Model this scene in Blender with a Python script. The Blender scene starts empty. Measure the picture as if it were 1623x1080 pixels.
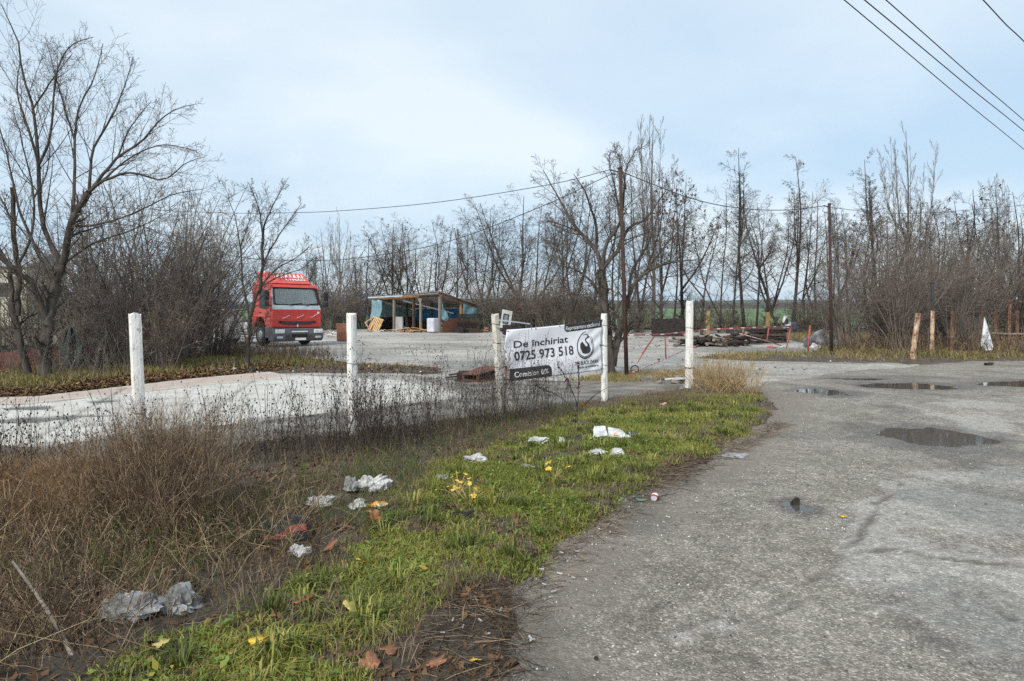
import bpy, bmesh, math
import numpy as np
from mathutils import Vector, Matrix, noise as mnoise
from math import radians as R, pi, sin, cos

scene = bpy.context.scene
C = scene.collection
EYE, FPX, PX0, PY0 = 1.65, 1082.0, 811.5, 488.0

# ------------------------------------------------------------------ camera
cam_d = bpy.data.cameras.new('camera')
cam = bpy.data.objects.new('camera', cam_d)
C.objects.link(cam)
cam.location = (0, 0, EYE)
cam.rotation_euler = (R(90), 0, 0)
cam_d.lens, cam_d.sensor_width = 24.0, 36.0
cam_d.shift_y = -(540 - PY0) / 1623.0
cam_d.clip_start, cam_d.clip_end = 0.05, 9000
scene.camera = cam

# ------------------------------------------------------------------ sky, sun, exposure
SUN_EL, SUN_AZ = R(38), R(205)      # azimuth clockwise from +Y: over the camera's shoulder
world = bpy.data.worlds.new('World')
scene.world = world
world.use_nodes = True
nt = world.node_tree
for n in list(nt.nodes):
    nt.nodes.remove(n)
def wn(t, **k):
    n = nt.nodes.new(t)
    for a, b in k.items():
        setattr(n, a, b)
    return n
sky = wn('ShaderNodeTexSky', sky_type='NISHITA', sun_disc=False, sun_elevation=SUN_EL, sun_rotation=SUN_AZ,
         air_density=1.0, dust_density=1.5, ozone_density=1.0)
tc = wn('ShaderNodeTexCoord')
sep = wn('ShaderNodeSeparateXYZ')
nt.links.new(tc.outputs['Generated'], sep.inputs[0])
mx = wn('ShaderNodeMath', operation='MAXIMUM'); mx.inputs[1].default_value = 0.0
nt.links.new(sep.outputs[2], mx.inputs[0])
ad = wn('ShaderNodeMath', operation='ADD'); ad.inputs[1].default_value = 0.22
nt.links.new(mx.outputs[0], ad.inputs[0])
dx = wn('ShaderNodeMath', operation='DIVIDE'); dy = wn('ShaderNodeMath', operation='DIVIDE')
nt.links.new(sep.outputs[0], dx.inputs[0]); nt.links.new(ad.outputs[0], dx.inputs[1])
nt.links.new(sep.outputs[1], dy.inputs[0]); nt.links.new(ad.outputs[0], dy.inputs[1])
cmb = wn('ShaderNodeCombineXYZ')
nt.links.new(dx.outputs[0], cmb.inputs[0]); nt.links.new(dy.outputs[0], cmb.inputs[1])
cmb.inputs[2].default_value = 3.7
cl = wn('ShaderNodeTexNoise'); cl.inputs['Scale'].default_value = 0.8; cl.inputs['Detail'].default_value = 6
cl.inputs['Roughness'].default_value = 0.47; cl.inputs['Distortion'].default_value = 0.25
nt.links.new(cmb.outputs[0], cl.inputs['Vector'])
cr = wn('ShaderNodeValToRGB')
cr.color_ramp.elements[0].position = 0.38; cr.color_ramp.elements[0].color = (3.4, 4.5, 5.55, 1)
cr.color_ramp.elements[1].position = 0.64; cr.color_ramp.elements[1].color = (5.35, 5.95, 6.35, 1)
nt.links.new(cl.outputs[0], cr.inputs[0])
mixs = wn('ShaderNodeMix', data_type='RGBA'); mixs.inputs[0].default_value = 0.86
nt.links.new(sky.outputs[0], mixs.inputs[6]); nt.links.new(cr.outputs[0], mixs.inputs[7])
bg = wn('ShaderNodeBackground'); bg.inputs[1].default_value = 0.1
nt.links.new(mixs.outputs[2], bg.inputs[0])
wo = wn('ShaderNodeOutputWorld')
nt.links.new(bg.outputs[0], wo.inputs[0])

sd = bpy.data.lights.new('sun', 'SUN')
sd.energy, sd.angle, sd.color = 2.4, R(12), (1.0, 0.95, 0.87)
sun = bpy.data.objects.new('sun', sd)
C.objects.link(sun)
sdir = Vector((sin(SUN_AZ) * cos(SUN_EL), cos(SUN_AZ) * cos(SUN_EL), sin(SUN_EL)))
sun.rotation_euler = (-sdir).to_track_quat('-Z', 'Y').to_euler()
sun.location = sdir * 80

scene.cycles.use_denoising = False
scene.view_settings.view_transform = 'Standard'
scene.view_settings.look = 'None'
scene.view_settings.exposure = 0.76
scene.view_settings.gamma = 1.0
scene.view_settings.use_curve_mapping = False

# ------------------------------------------------------------------ helpers: places
def gp(px, py, h=0.0):
    y = (EYE - h) * FPX / (py - PY0)
    return ((px - PX0) * y / FPX, y)
def at(px, y):
    return (px - PX0) * y / FPX
def zat(py, y):
    return EYE - (py - PY0) * y / FPX
def pxp(px, py, y):
    return (at(px, y), y, zat(py, y))

# ------------------------------------------------------------------ helpers: noise
def vnoise(x, y, s=0):
    xi = np.floor(x).astype(np.int64); yi = np.floor(y).astype(np.int64)
    fx = x - xi; fy = y - yi
    fx = fx * fx * (3 - 2 * fx); fy = fy * fy * (3 - 2 * fy)
    def h(a, b):
        n = (a * 374761393 + b * 668265263 + s * 974634777) & 0xffffffff
        n = ((n ^ (n >> 13)) * 1274126177) & 0xffffffff
        n = n ^ (n >> 16)
        return (n & 0xffff) / 65535.0
    return (h(xi, yi) * (1 - fx) + h(xi + 1, yi) * fx) * (1 - fy) + (h(xi, yi + 1) * (1 - fx) + h(xi + 1, yi + 1) * fx) * fy
def fbm(x, y, o=4, s=0):
    x = np.asarray(x, float); y = np.asarray(y, float)
    t = 0; a = 0.5; n = 0
    for i in range(o):
        t = t + a * vnoise(x * 2 ** i + 17.3 * i, y * 2 ** i - 9.1 * i, s + i); n += a; a *= 0.5
    return t / n
def sstep(a, b, x):
    t = np.clip((x - a) / (b - a), 0, 1)
    return t * t * (3 - 2 * t)
def sdpoly(x, y, poly):
    """signed distance, positive inside"""
    p = np.asarray(poly, float); x = np.asarray(x, float); y = np.asarray(y, float)
    d = np.full(x.shape, 1e9); ins = np.zeros(x.shape, bool)
    for i in range(len(p)):
        a = p[i]; b = p[(i + 1) % len(p)]
        ex, ey = b - a
        wx, wy = x - a[0], y - a[1]
        t = np.clip((wx * ex + wy * ey) / (ex * ex + ey * ey + 1e-12), 0, 1)
        d = np.minimum(d, np.hypot(wx - ex * t, wy - ey * t))
        c = ((a[1] <= y) & (b[1] > y)) | ((b[1] <= y) & (a[1] > y))
        with np.errstate(divide='ignore', invalid='ignore'):
            xi = a[0] + (y - a[1]) / (ey if abs(ey) > 1e-12 else 1e-12) * ex
        ins ^= c & (x < xi)
    return np.where(ins, d, -d)
def dline(x, y, pts):
    d = np.full(np.shape(x), 1e9)
    for a, b in zip(pts[:-1], pts[1:]):
        ex, ey = b[0] - a[0], b[1] - a[1]
        wx, wy = x - a[0], y - a[1]
        t = np.clip((wx * ex + wy * ey) / (ex * ex + ey * ey + 1e-12), 0, 1)
        d = np.minimum(d, np.hypot(wx - ex * t, wy - ey * t))
    return d

# ------------------------------------------------------------------ helpers: meshes and objects
def mesh_np(name, V, F, mats, smooth=False, attrs=None, midx=None):
    me = bpy.data.meshes.new(name)
    V = np.ascontiguousarray(V, np.float32)
    if not isinstance(F, (list, tuple)):
        F = [F]
    F = [np.asarray(f, np.int32) for f in F if len(f)]
    me.vertices.add(len(V)); me.vertices.foreach_set('co', V.ravel())
    li = np.concatenate([f.ravel() for f in F]).astype(np.int32)
    lt = np.concatenate([np.full(len(f), f.shape[1], np.int32) for f in F])
    ls = np.concatenate([[0], np.cumsum(lt)[:-1]]).astype(np.int32)
    me.loops.add(len(li)); me.loops.foreach_set('vertex_index', li)
    me.polygons.add(len(lt)); me.polygons.foreach_set('loop_start', ls); me.polygons.foreach_set('loop_total', lt)
    if smooth:
        me.polygons.foreach_set('use_smooth', np.ones(len(lt), bool))
    if not isinstance(mats, (list, tuple)):
        mats = [mats]
    for m in mats:
        me.materials.append(m)
    if midx is not None:
        me.polygons.foreach_set('material_index', np.asarray(midx, np.int32))
    for k, v in (attrs or {}).items():
        a = me.attributes.new(k, 'FLOAT', 'POINT')
        a.data.foreach_set('value', np.ascontiguousarray(v, np.float32))
    me.update(calc_edges=True)
    return me
def link(name, me, parent=None, loc=(0, 0, 0), rot=(0, 0, 0)):
    o = bpy.data.objects.new(name, me)
    C.objects.link(o)
    o.location = loc; o.rotation_euler = rot
    if parent is not None:
        o.parent = parent
    return o
def tag(o, label=None, cat=None, group=None, kind=None):
    if label: o['label'] = label
    if cat: o['category'] = cat
    if group: o['group'] = group
    if kind: o['kind'] = kind
    return o
def thing(name, label, cat, loc=(0, 0, 0), rotz=0.0, group=None):
    return tag(link(name, None, None, loc, (0, 0, rotz)), label, cat, group)
def copy_tree(o, parent=None):
    c = o.copy(); C.objects.link(c); c.parent = parent
    for ch in o.children:
        copy_tree(ch, c)
    return c
def root_of(o):
    while o.parent is not None:
        o = o.parent
    return o

class MB:
    def __init__(s):
        s.v = []; s.f = []; s.m = []
    def add(s, vs, fs, mi=0):
        b = len(s.v)
        s.v += [tuple(v) for v in vs]
        for f in fs:
            s.f.append(tuple(i + b for i in f)); s.m.append(mi)
        return s
    def box(s, c, d, rot=None, mi=0, taper=1.0):
        hx, hy, hz = d[0] / 2, d[1] / 2, d[2] / 2
        vs = [Vector((sx * hx * (taper if sz > 0 else 1), sy * hy * (taper if sz > 0 else 1), sz * hz))
              for sz in (-1, 1) for sx, sy in ((-1, -1), (1, -1), (1, 1), (-1, 1))]
        if rot is not None:
            vs = [rot @ v for v in vs]
        c = Vector(c)
        return s.add([v + c for v in vs], [(3, 2, 1, 0), (4, 5, 6, 7), (0, 1, 5, 4), (1, 2, 6, 5), (2, 3, 7, 6), (3, 0, 4, 7)], mi)
    def beam(s, a, b, w, h, up=(0, 0, 1), mi=0):
        a = Vector(a); b = Vector(b); t = (b - a); L = t.length; t.normalize()
        u = Vector(up)
        if abs(t.dot(u)) > 0.95: u = Vector((1, 0, 0))
        x = t.cross(u).normalized(); z = x.cross(t).normalized()
        m = Matrix((x, t, z)).transposed()
        return s.box((a + b) / 2, (w, L, h), m, mi)
    def tube(s, pts, r, k=8, mi=0, cap=True):
        P = np.asarray(pts, float)[None]; n = P.shape[1]
        rr = np.full((1, n), r) if np.isscalar(r) else np.asarray(r, float)[None]
        V, F = tubes(P, rr, k)
        b = len(s.v); s.v += [tuple(v) for v in V]
        for f in F:
            s.f.append(tuple(int(i) + b for i in f)); s.m.append(mi)
        if cap:
            s.f.append(tuple(b + i for i in range(k - 1, -1, -1))); s.m.append(mi)
            s.f.append(tuple(b + (n - 1) * k + i for i in range(k))); s.m.append(mi)
        return s
    def prism(s, poly, mat, depth, mi=0):
        """poly in local XY (counter-clockwise), extruded along local +Z by depth, placed by 4x4 mat"""
        n = len(poly)
        vs = [mat @ Vector((x, y, 0)) for x, y in poly] + [mat @ Vector((x, y, depth)) for x, y in poly]
        fs = [tuple(range(n - 1, -1, -1)), tuple(range(n, 2 * n))] + [(i, (i + 1) % n, n + (i + 1) % n, n + i) for i in range(n)]
        return s.add(vs, fs, mi)
    def lathe(s, prof, c, k=16, axis='Z', mi=0):
        b = []
        for r, z in prof:
            for i in range(k):
                a = 2 * pi * i / k
                p = (r * cos(a), r * sin(a), z)
                if axis == 'X': p = (p[2], p[0], p[1])
                if axis == 'Y': p = (p[0], p[2], p[1])
                b.append(Vector(p) + Vector(c))
        fs = []
        for j in range(len(prof) - 1):
            for i in range(k):
                fs.append((j * k + i, j * k + (i + 1) % k, (j + 1) * k + (i + 1) % k, (j + 1) * k + i))
        fs.append(tuple(range(k - 1, -1, -1))); fs.append(tuple((len(prof) - 1) * k + i for i in range(k)))
        return s.add(b, fs, mi)
    def mesh(s, name, mats, off=(0, 0, 0), smooth=False):
        me = bpy.data.meshes.new(name)
        off = Vector(off)
        me.from_pydata([tuple(Vector(v) - off) for v in s.v], [], s.f)
        for m in (mats if isinstance(mats, (list, tuple)) else [mats]):
            me.materials.append(m)
        me.polygons.foreach_set('material_index', s.m)
        if smooth:
            me.polygons.foreach_set('use_smooth', [True] * len(s.f))
        bm = bmesh.new(); bm.from_mesh(me)
        bmesh.ops.recalc_face_normals(bm, faces=bm.faces)
        bm.to_mesh(me); bm.free()
        me.update()
        return me
    def build(s, name, mats, parent=None, world=False, bevel=0.0, smooth=False, seg=2):
        off = root_of(parent).location if (world and parent is not None) else (0, 0, 0)
        o = link(name, s.mesh(name, mats, off, smooth), parent)
        if bevel:
            bv = o.modifiers.new('bevel', 'BEVEL'); bv.width = bevel; bv.segments = seg; bv.limit_method = 'ANGLE'
            bv.angle_limit = R(35)
        return o
    def solo(s, name, mats, loc, label, cat, group=None, world=True, bevel=0.0, smooth=False, rot=(0, 0, 0)):
        o = link(name, s.mesh(name, mats, loc if world else (0, 0, 0), smooth), None, loc, rot)
        if bevel:
            bv = o.modifiers.new('bevel', 'BEVEL'); bv.width = bevel; bv.segments = 2; bv.limit_method = 'ANGLE'
        return tag(o, label, cat, group)

def nrm(a):
    return a / (np.linalg.norm(a, axis=-1, keepdims=True) + 1e-9)
def frames(P):
    T = nrm(np.gradient(P, axis=1))
    mt = nrm(P[:, -1] - P[:, 0])
    ref = np.where(np.abs(mt[:, 2:3]) > 0.8, np.array([[1.0, 0.13, 0]]), np.array([[0.1, 0, 1.0]]))[:, None, :]
    U = nrm(ref - (ref * T).sum(-1, keepdims=True) * T)
    W = np.cross(T, U)
    return T, U, W
def tubes(P, rr, k):
    B, n, _ = P.shape
    T, U, W = frames(P)
    a = np.arange(k) * 2 * pi / k
    V = P[:, :, None, :] + rr[:, :, None, None] * (np.cos(a)[None, None, :, None] * U[:, :, None, :] + np.sin(a)[None, None, :, None] * W[:, :, None, :])
    base = (np.arange(B) * n * k)[:, None, None] + (np.arange(n - 1) * k)[None, :, None]
    i = np.arange(k)[None, None, :]; j = (np.arange(k)[None, None, :] + 1) % k
    F = np.stack([base + i, base + j, base + k + j, base + k + i], -1).reshape(-1, 4)
    return V.reshape(-1, 3), F
def ribbons(P, rr, rg):
    B, n, _ = P.shape
    T, U, W = frames(P)
    a = rg.uniform(0, 2 * pi, (B, 1, 1))
    S = np.cos(a) * U + np.sin(a) * W
    V = np.stack([P - S * rr[..., None], P + S * rr[..., None]], 2)
    base = (np.arange(B) * n * 2)[:, None] + (np.arange(n - 1) * 2)[None, :]
    F = np.stack([base, base + 1, base + 3, base + 2], -1).reshape(-1, 4)
    return V.reshape(-1, 3), F
def join(parts):
    Vs, Fs, o = [], [], 0
    for V, F in parts:
        Vs.append(V); Fs.append(F + o); o += len(V)
    return np.concatenate(Vs), np.concatenate(Fs)

# ------------------------------------------------------------------ helpers: materials
def new_mat(name):
    m = bpy.data.materials.new(name); m.use_nodes = True
    t = m.node_tree
    for n in list(t.nodes): t.nodes.remove(n)
    o = t.nodes.new('ShaderNodeOutputMaterial'); b = t.nodes.new('ShaderNodeBsdfPrincipled')
    t.links.new(b.outputs[0], o.inputs[0])
    return m, t, b
def N(t, typ, **k):
    n = t.nodes.new(typ)
    for a, b in k.items():
        if a.startswith('i_'): n.inputs[a[2:].replace('_', ' ')].default_value = b
        else: setattr(n, a, b)
    return n
def ramp(t, fac, stops):
    r = t.nodes.new('ShaderNodeValToRGB')
    e = r.color_ramp.elements
    while len(e) < len(stops): e.new(0.5)
    for q, (p, c) in zip(e, stops):
        q.position = p; q.color = (c[0], c[1], c[2], 1)
    t.links.new(fac, r.inputs[0])
    return r.outputs[0]
def mixc(t, fac, a, b, typ='MIX'):
    m = t.nodes.new('ShaderNodeMix'); m.data_type = 'RGBA'; m.blend_type = typ
    for i, v in ((0, fac), (6, a), (7, b)):
        if hasattr(v, 'default_value') or hasattr(v, 'links'): t.links.new(v, m.inputs[i])
        else: m.inputs[i].default_value = v if i == 0 else (v[0], v[1], v[2], 1)
    return m.outputs[2]
def noise_n(t, scale, detail=6, rough=0.6, vec=None, dist=0.0):
    n = t.nodes.new('ShaderNodeTexNoise')
    n.inputs['Scale'].default_value = scale; n.inputs['Detail'].default_value = detail
    n.inputs['Roughness'].default_value = rough; n.inputs['Distortion'].default_value = dist
    if vec is not None: t.links.new(vec, n.inputs['Vector'])
    return n.outputs[0]
def mathn(t, op, a, b=0.5, clamp=False):
    m = t.nodes.new('ShaderNodeMath'); m.operation = op; m.use_clamp = clamp
    for i, v in ((0, a), (1, b)):
        if hasattr(v, 'links'): t.links.new(v, m.inputs[i])
        else: m.inputs[i].default_value = v
    return m.outputs[0]
def attr(t, name):
    a = t.nodes.new('ShaderNodeAttribute'); a.attribute_name = name
    return a.outputs['Fac']
def bump(t, b, h, strength=0.3, dist=0.02):
    n = t.nodes.new('ShaderNodeBump'); n.inputs['Strength'].default_value = strength; n.inputs['Distance'].default_value = dist
    t.links.new(h, n.inputs['Height']); t.links.new(n.outputs[0], b.inputs['Normal'])
def mat(name, c1, c2=None, scale=6, rough=0.8, bmp=0.3, bscale=None, metal=0.0, c3=None, spec=0.3, stretch=None, lo=0.35, hi=0.65, bdist=0.02, coat=0.0):
    """two or three colours blotched by noise, fine relief"""
    m, t, b = new_mat(name)
    c2 = c2 or c1
    tcn = N(t, 'ShaderNodeTexCoord'); vec = tcn.outputs['Object']
    if stretch:
        mp = N(t, 'ShaderNodeMapping'); mp.inputs['Scale'].default_value = stretch
        t.links.new(vec, mp.inputs[0]); vec = mp.outputs[0]
    n1 = noise_n(t, scale, 7, 0.62, vec)
    stops = [(lo, c1), (hi, c2)] if c3 is None else [(lo, c1), ((lo + hi) / 2, c2), (hi, c3)]
    t.links.new(ramp(t, n1, stops), b.inputs['Base Color'])
    b.inputs['Roughness'].default_value = rough; b.inputs['Metallic'].default_value = metal
    b.inputs['Specular IOR Level'].default_value = spec
    b.inputs['Coat Weight'].default_value = coat
    if bmp:
        bump(t, b, noise_n(t, bscale or scale * 4, 6, 0.65, vec), bmp, bdist)
    return m
def tint_mat(name, stops, rough=0.75, transl=0.0, spec=0.2):
    """colour from each blade's own random number"""
    m, t, b = new_mat(name)
    c = ramp(t, attr(t, 'tint'), stops)
    t.links.new(c, b.inputs['Base Color'])
    b.inputs['Roughness'].default_value = rough; b.inputs['Specular IOR Level'].default_value = spec
    if transl:
        o = [n for n in t.nodes if n.type == 'OUTPUT_MATERIAL'][0]
        tr = N(t, 'ShaderNodeBsdfTranslucent'); t.links.new(c, tr.inputs[0])
        ms = N(t, 'ShaderNodeMixShader'); ms.inputs[0].default_value = transl
        t.links.new(b.outputs[0], ms.inputs[1]); t.links.new(tr.outputs[0], ms.inputs[2]); t.links.new(ms.outputs[0], o.inputs[0])
    return m

M = {}
M['bark'] = mat('bark', (0.03, 0.025, 0.02), (0.10, 0.086, 0.072), 9, 0.9, 0.9, 30, stretch=(1, 1, 0.25), bdist=0.03)
M['bark_far'] = mat('bark_far', (0.025, 0.02, 0.017), (0.07, 0.058, 0.05), 5, 0.9, 0.4, 12, stretch=(1, 1, 0.3))
M['twig'] = mat('twig', (0.075, 0.061, 0.052), (0.135, 0.114, 0.098), 2, 0.85, 0)
M['twig_dark'] = mat('twig_dark', (0.045, 0.036, 0.031), (0.09, 0.075, 0.064), 2, 0.85, 0)
M['twig_bush'] = mat('twig_bush', (0.095, 0.078, 0.066), (0.175, 0.148, 0.126), 2, 0.85, 0)
M['twig_bush_red'] = mat('twig_bush_red', (0.11, 0.078, 0.062), (0.18, 0.138, 0.112), 2, 0.85, 0)
M['bark_pale'] = mat('bark_pale', (0.09, 0.076, 0.064), (0.17, 0.148, 0.126), 5, .9, .2)
M['twig_pale'] = mat('twig_pale', (0.16, 0.135, 0.115), (0.24, 0.21, 0.185), 2, 0.85, 0)
M['twig_red'] = mat('twig_red', (0.085, 0.062, 0.051), (0.14, 0.107, 0.09), 2, 0.85, 0)
M['dead_leaf'] = tint_mat('dead_leaf', [(0.0, (0.05, 0.032, 0.02)), (0.6, (0.11, 0.062, 0.03)), (1.0, (0.22, 0.12, 0.035))], 0.8)
M['litter'] = tint_mat('litter', [(0.0, (0.05, 0.03, 0.02)), (0.5, (0.125, 0.068, 0.036)), (0.85, (0.19, 0.115, 0.05)), (1.0, (0.30, 0.21, 0.06))], 0.8)
M['concrete_post'] = mat('concrete_post', (0.40, 0.38, 0.34), (0.68, 0.665, 0.63), 9, 0.85, 0.5, 60, c3=(0.76, 0.75, 0.72), stretch=(1, 1, .4), lo=.30, hi=.58, bdist=0.012)
M['concrete_old'] = mat('concrete_old', (0.42, 0.385, 0.32), (0.62, 0.6, 0.55), 9, 0.9, 0.5, 50, bdist=0.01)
m_, t_, b_p = M['concrete_post'], M['concrete_post'].node_tree, M['concrete_post'].node_tree.nodes['Principled BSDF']
tc_ = N(t_, 'ShaderNodeTexCoord'); mp_ = N(t_, 'ShaderNodeMapping'); mp_.inputs['Scale'].default_value = (1, 1, .45); t_.links.new(tc_.outputs['Object'], mp_.inputs[0])
base_ = b_p.inputs['Base Color'].links[0].from_socket
spots_ = ramp(t_, noise_n(t_, 26, 8, .75, mp_.outputs[0]), [(0.565, (0,) * 3), (0.63, (1,) * 3)])
t_.links.new(mixc(t_, mathn(t_, 'MULTIPLY', spots_, .75), base_, (0.20, 0.14, 0.09)), b_p.inputs['Base Color'])
M['wire'] = mat('wire', (0.05, 0.045, 0.04), (0.11, 0.09, 0.08), 40, 0.6, 0, metal=0.5)
M['cable'] = mat('cable', (0.03, 0.03, 0.032), (0.05, 0.05, 0.052), 4, 0.6, 0)
M['rust'] = mat('rust', (0.055, 0.025, 0.018), (0.16, 0.07, 0.045), 8, 0.85, 0.4, 40, c3=(0.11, 0.045, 0.03), bdist=0.006)
M['rust_post'] = mat('rust_post', (0.03, 0.02, 0.017), (0.075, 0.04, 0.03), 12, 0.85, 0.4, 50, stretch=(1, 1, 0.2), bdist=0.005)
M['wood_grey'] = mat('wood_grey', (0.12, 0.10, 0.085), (0.26, 0.225, 0.19), 6, 0.9, 0.4, 30, stretch=(1, 1, 0.12))
M['wood_dark'] = mat('wood_dark', (0.03, 0.022, 0.018), (0.085, 0.06, 0.045), 5, 0.9, 0.4, 30)
M['wood_new'] = mat('wood_new', (0.42, 0.25, 0.11), (0.6, 0.4, 0.21), 5, 0.8, 0.3, 30)
M['wood_orange'] = mat('wood_orange', (0.26, 0.12, 0.05), (0.42, 0.22, 0.11), 5, 0.85, 0.3, 30)
M['char'] = mat('char', (0.012, 0.011, 0.01), (0.04, 0.034, 0.03), 9, 0.95, 0.5, 40)
M['black_sheet'] = mat('black_sheet', (0.014, 0.015, 0.016), (0.03, 0.031, 0.033), 3, 0.55, 0.2, 12)
M['bag_white'] = mat('bag_white', (0.26, 0.25, 0.23), (0.56, 0.565, 0.57), 9, .4, .3, 20, bdist=.01)
M['bag_grey'] = mat('bag_grey', (0.15, 0.145, 0.14), (0.33, 0.335, 0.34), 8, .4, .3, 20, bdist=.01)
# ------------------------------------------------------------------ the setting
# outlines on the ground
VERGE = [(-0.35, -3), (-0.05, 1.0), gp(822, 1080), gp(838, 960), gp(886, 890), gp(960, 832), gp(1060, 772), gp(1130, 736), gp(1188, 702),
         gp(1238, 668), gp(1250, 645), gp(1205, 617), gp(1160, 606), gp(1092, 613), gp(957, 634), gp(788, 655), gp(557, 682), gp(232, 722),
         (-6.6, 5.6), (-14, 0.5), (-14, -3)]
PAD = [gp(44, 710), gp(735, 630), gp(640, 606), gp(470, 597), gp(280, 612), gp(60, 640), (-10.6, 11.6), (-8.1, 9.0)]
PINK = [gp(40, 645), gp(280, 619), gp(395, 607), gp(480, 601), gp(430, 591), gp(300, 603), gp(60, 631), (-11.5, 11.6)]
PUDDLES = [  # x, y, half width, half depth, seed
    (5.32, 8.75, 0.64, 0.78, 8), (6.15, 13.5, 0.52, 0.62, 2), (8.2, 14.5, 1.15, 0.58, 3), (11.0, 14.9, 1.1, 0.65, 4),
    (2.36, 5.66, 0.115, 0.17, 5), (8.0, 15.9, 0.6, 0.25, 6)]
CRACKS = [[gp(1180, 975), gp(1215, 955), gp(1268, 935), gp(1308, 905), gp(1312, 880), gp(1420, 878), gp(1520, 895), gp(1660, 905)],
          [gp(1110, 1010), gp(1180, 975), gp(1225, 980), gp(1290, 945)], [gp(1312, 880), gp(1360, 860), gp(1390, 800), gp(1440, 765)],
          [gp(1200, 925), gp(1268, 935)], [gp(1490, 980), gp(1530, 940), gp(1610, 985)], [gp(1380, 800), gp(1480, 830), gp(1560, 850)]]
PATCH = [gp(1090, 1015), gp(1150, 960), gp(1215, 925), gp(1300, 880), gp(1370, 800), gp(1450, 750), gp(1640, 735), (7.5, 6), (6, 2.2),
         gp(1640, 1085), gp(1520, 1020), gp(1400, 985), gp(1300, 985), gp(1180, 990)]
PATCH2 = [gp(1420, 640), gp(1640, 625), gp(1640, 690), gp(1540, 690)]

def pud_d(x, y, p):
    a = (x - p[0]) / p[2]; b = (y - p[1]) / p[3]
    d = np.hypot(a, b)
    k = 1.2 / max(p[2], .1)
    return d + 1.25 * (fbm(x * k + p[4] * 7, y * k * 1.25, 4, p[4]) - 0.46)

def road_z(x, y):
    x = np.asarray(x, float); y = np.asarray(y, float)
    z = 0.05 * (fbm(x * 0.35, y * 0.35, 3, 11) - 0.5) + 0.016 * (fbm(x * 2.2, y * 2.2, 4, 12) - 0.5)
    pt = road_patch(x, y)
    z = z + 0.010 * sstep(0.3, 0.6, pt)
    for c in CRACKS:
        d = dline(x, y, c) + 0.06 * (fbm(x * 6, y * 6, 3, 14) - 0.5)
        z = z - 0.014 * sstep(0.04, 0.0, d)
    for p in PUDDLES:
        d = pud_d(x, y, p)
        w = sstep(2.3, 1.3, d)
        z = z * (1 - w) + w * (-0.038 * sstep(1.12, 0.75, d) + 0.010 * (fbm(x * 7, y * 7, 3, 15) - 0.42))
    return z
def road_patch(x, y):
    n = 0.75 * (fbm(x * 1.3, y * 1.3, 4, 21) - 0.5) + 0.6 * (fbm(x * 4, y * 4, 5, 22) - 0.5)
    a = sstep(-0.01, 0.05, np.maximum(sdpoly(x, y, PATCH), sdpoly(x, y, PATCH2)) + n)
    holes = sstep(0.54, 0.59, fbm(x * 1.3 + 5, y * 1.3, 6, 23))
    return a * (1 - 0.85 * holes)
def verge_sd(x, y):
    return sdpoly(x, y, VERGE) + 0.22 * (fbm(x * 2.5, y * 2.5, 4, 31) - 0.5) * 2 * 0.6
def verge_z(x, y):
    s = verge_sd(x, y)
    return -0.07 + 0.12 * sstep(-0.12, 0.35, s) + 0.05 * sstep(0.3, 2.0, s) * fbm(x * 0.9, y * 0.9, 3, 32) + 0.02 * (fbm(x * 5, y * 5, 3, 33) - 0.5)

def grid(xs, ys):
    X, Y = np.meshgrid(xs, ys)
    nx, ny = len(xs), len(ys)
    i = (np.arange(ny - 1) * nx)[:, None] + np.arange(nx - 1)[None]
    F = np.stack([i, i + 1, i + nx + 1, i + nx], -1).reshape(-1, 4)
    return X.ravel(), Y.ravel(), F
def sheet(name, xs, ys, zf, keep, m, attrs=None, smooth=True):
    X, Y, F = grid(xs, ys)
    k = keep(X, Y)
    F = F[k[F].any(1)]
    u, inv = np.unique(F.ravel(), return_inverse=True)
    X, Y, F = X[u], Y[u], inv.reshape(-1, 4)
    at_ = {a: f(X, Y) for a, f in (attrs or {}).items()}
    me = mesh_np(name, np.stack([X, Y, zf(X, Y)], 1), F, m, smooth, at_)
    return tag(link(name, me), kind='structure')

# --- ground, reaching the horizon
m, t, b = new_mat('ground_dirt')
g = N(t, 'ShaderNodeNewGeometry')
c = ramp(t, noise_n(t, 0.35, 9, 0.65, g.outputs['Position']), [(0.35, (0.12, 0.10, 0.08)), (0.5, (0.16, 0.145, 0.11)), (0.62, (0.10, 0.105, 0.05)), (0.75, (0.09, 0.11, 0.045))])
t.links.new(c, b.inputs['Base Color']); b.inputs['Roughness'].default_value = 0.95
bump(t, b, noise_n(t, 9, 8, 0.7, g.outputs['Position']), 0.8, 0.05)
M['dirt'] = m
rs = np.concatenate([[0.0], np.geomspace(3, 2900, 60)])
na = 72
aa = np.arange(na) * 2 * pi / na
V = [(0, 0, -0.11)]; F = []
for r_ in rs[1:]:
    for a_ in aa: V.append((r_ * cos(a_), r_ * sin(a_), -0.11 - 0.05 * min(1, r_ / 30)))
T3 = [(0, 1 + i, 1 + (i + 1) % na) for i in range(na)]
for j in range(len(rs) - 2):
    for i in range(na):
        F.append((1 + j * na + i, 1 + (j + 1) * na + i, 1 + (j + 1) * na + (i + 1) % na, 1 + j * na + (i + 1) % na))
tag(link('ground', mesh_np('ground', V, [np.array(T3), np.array(F)], M['dirt'])), kind='structure')

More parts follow.
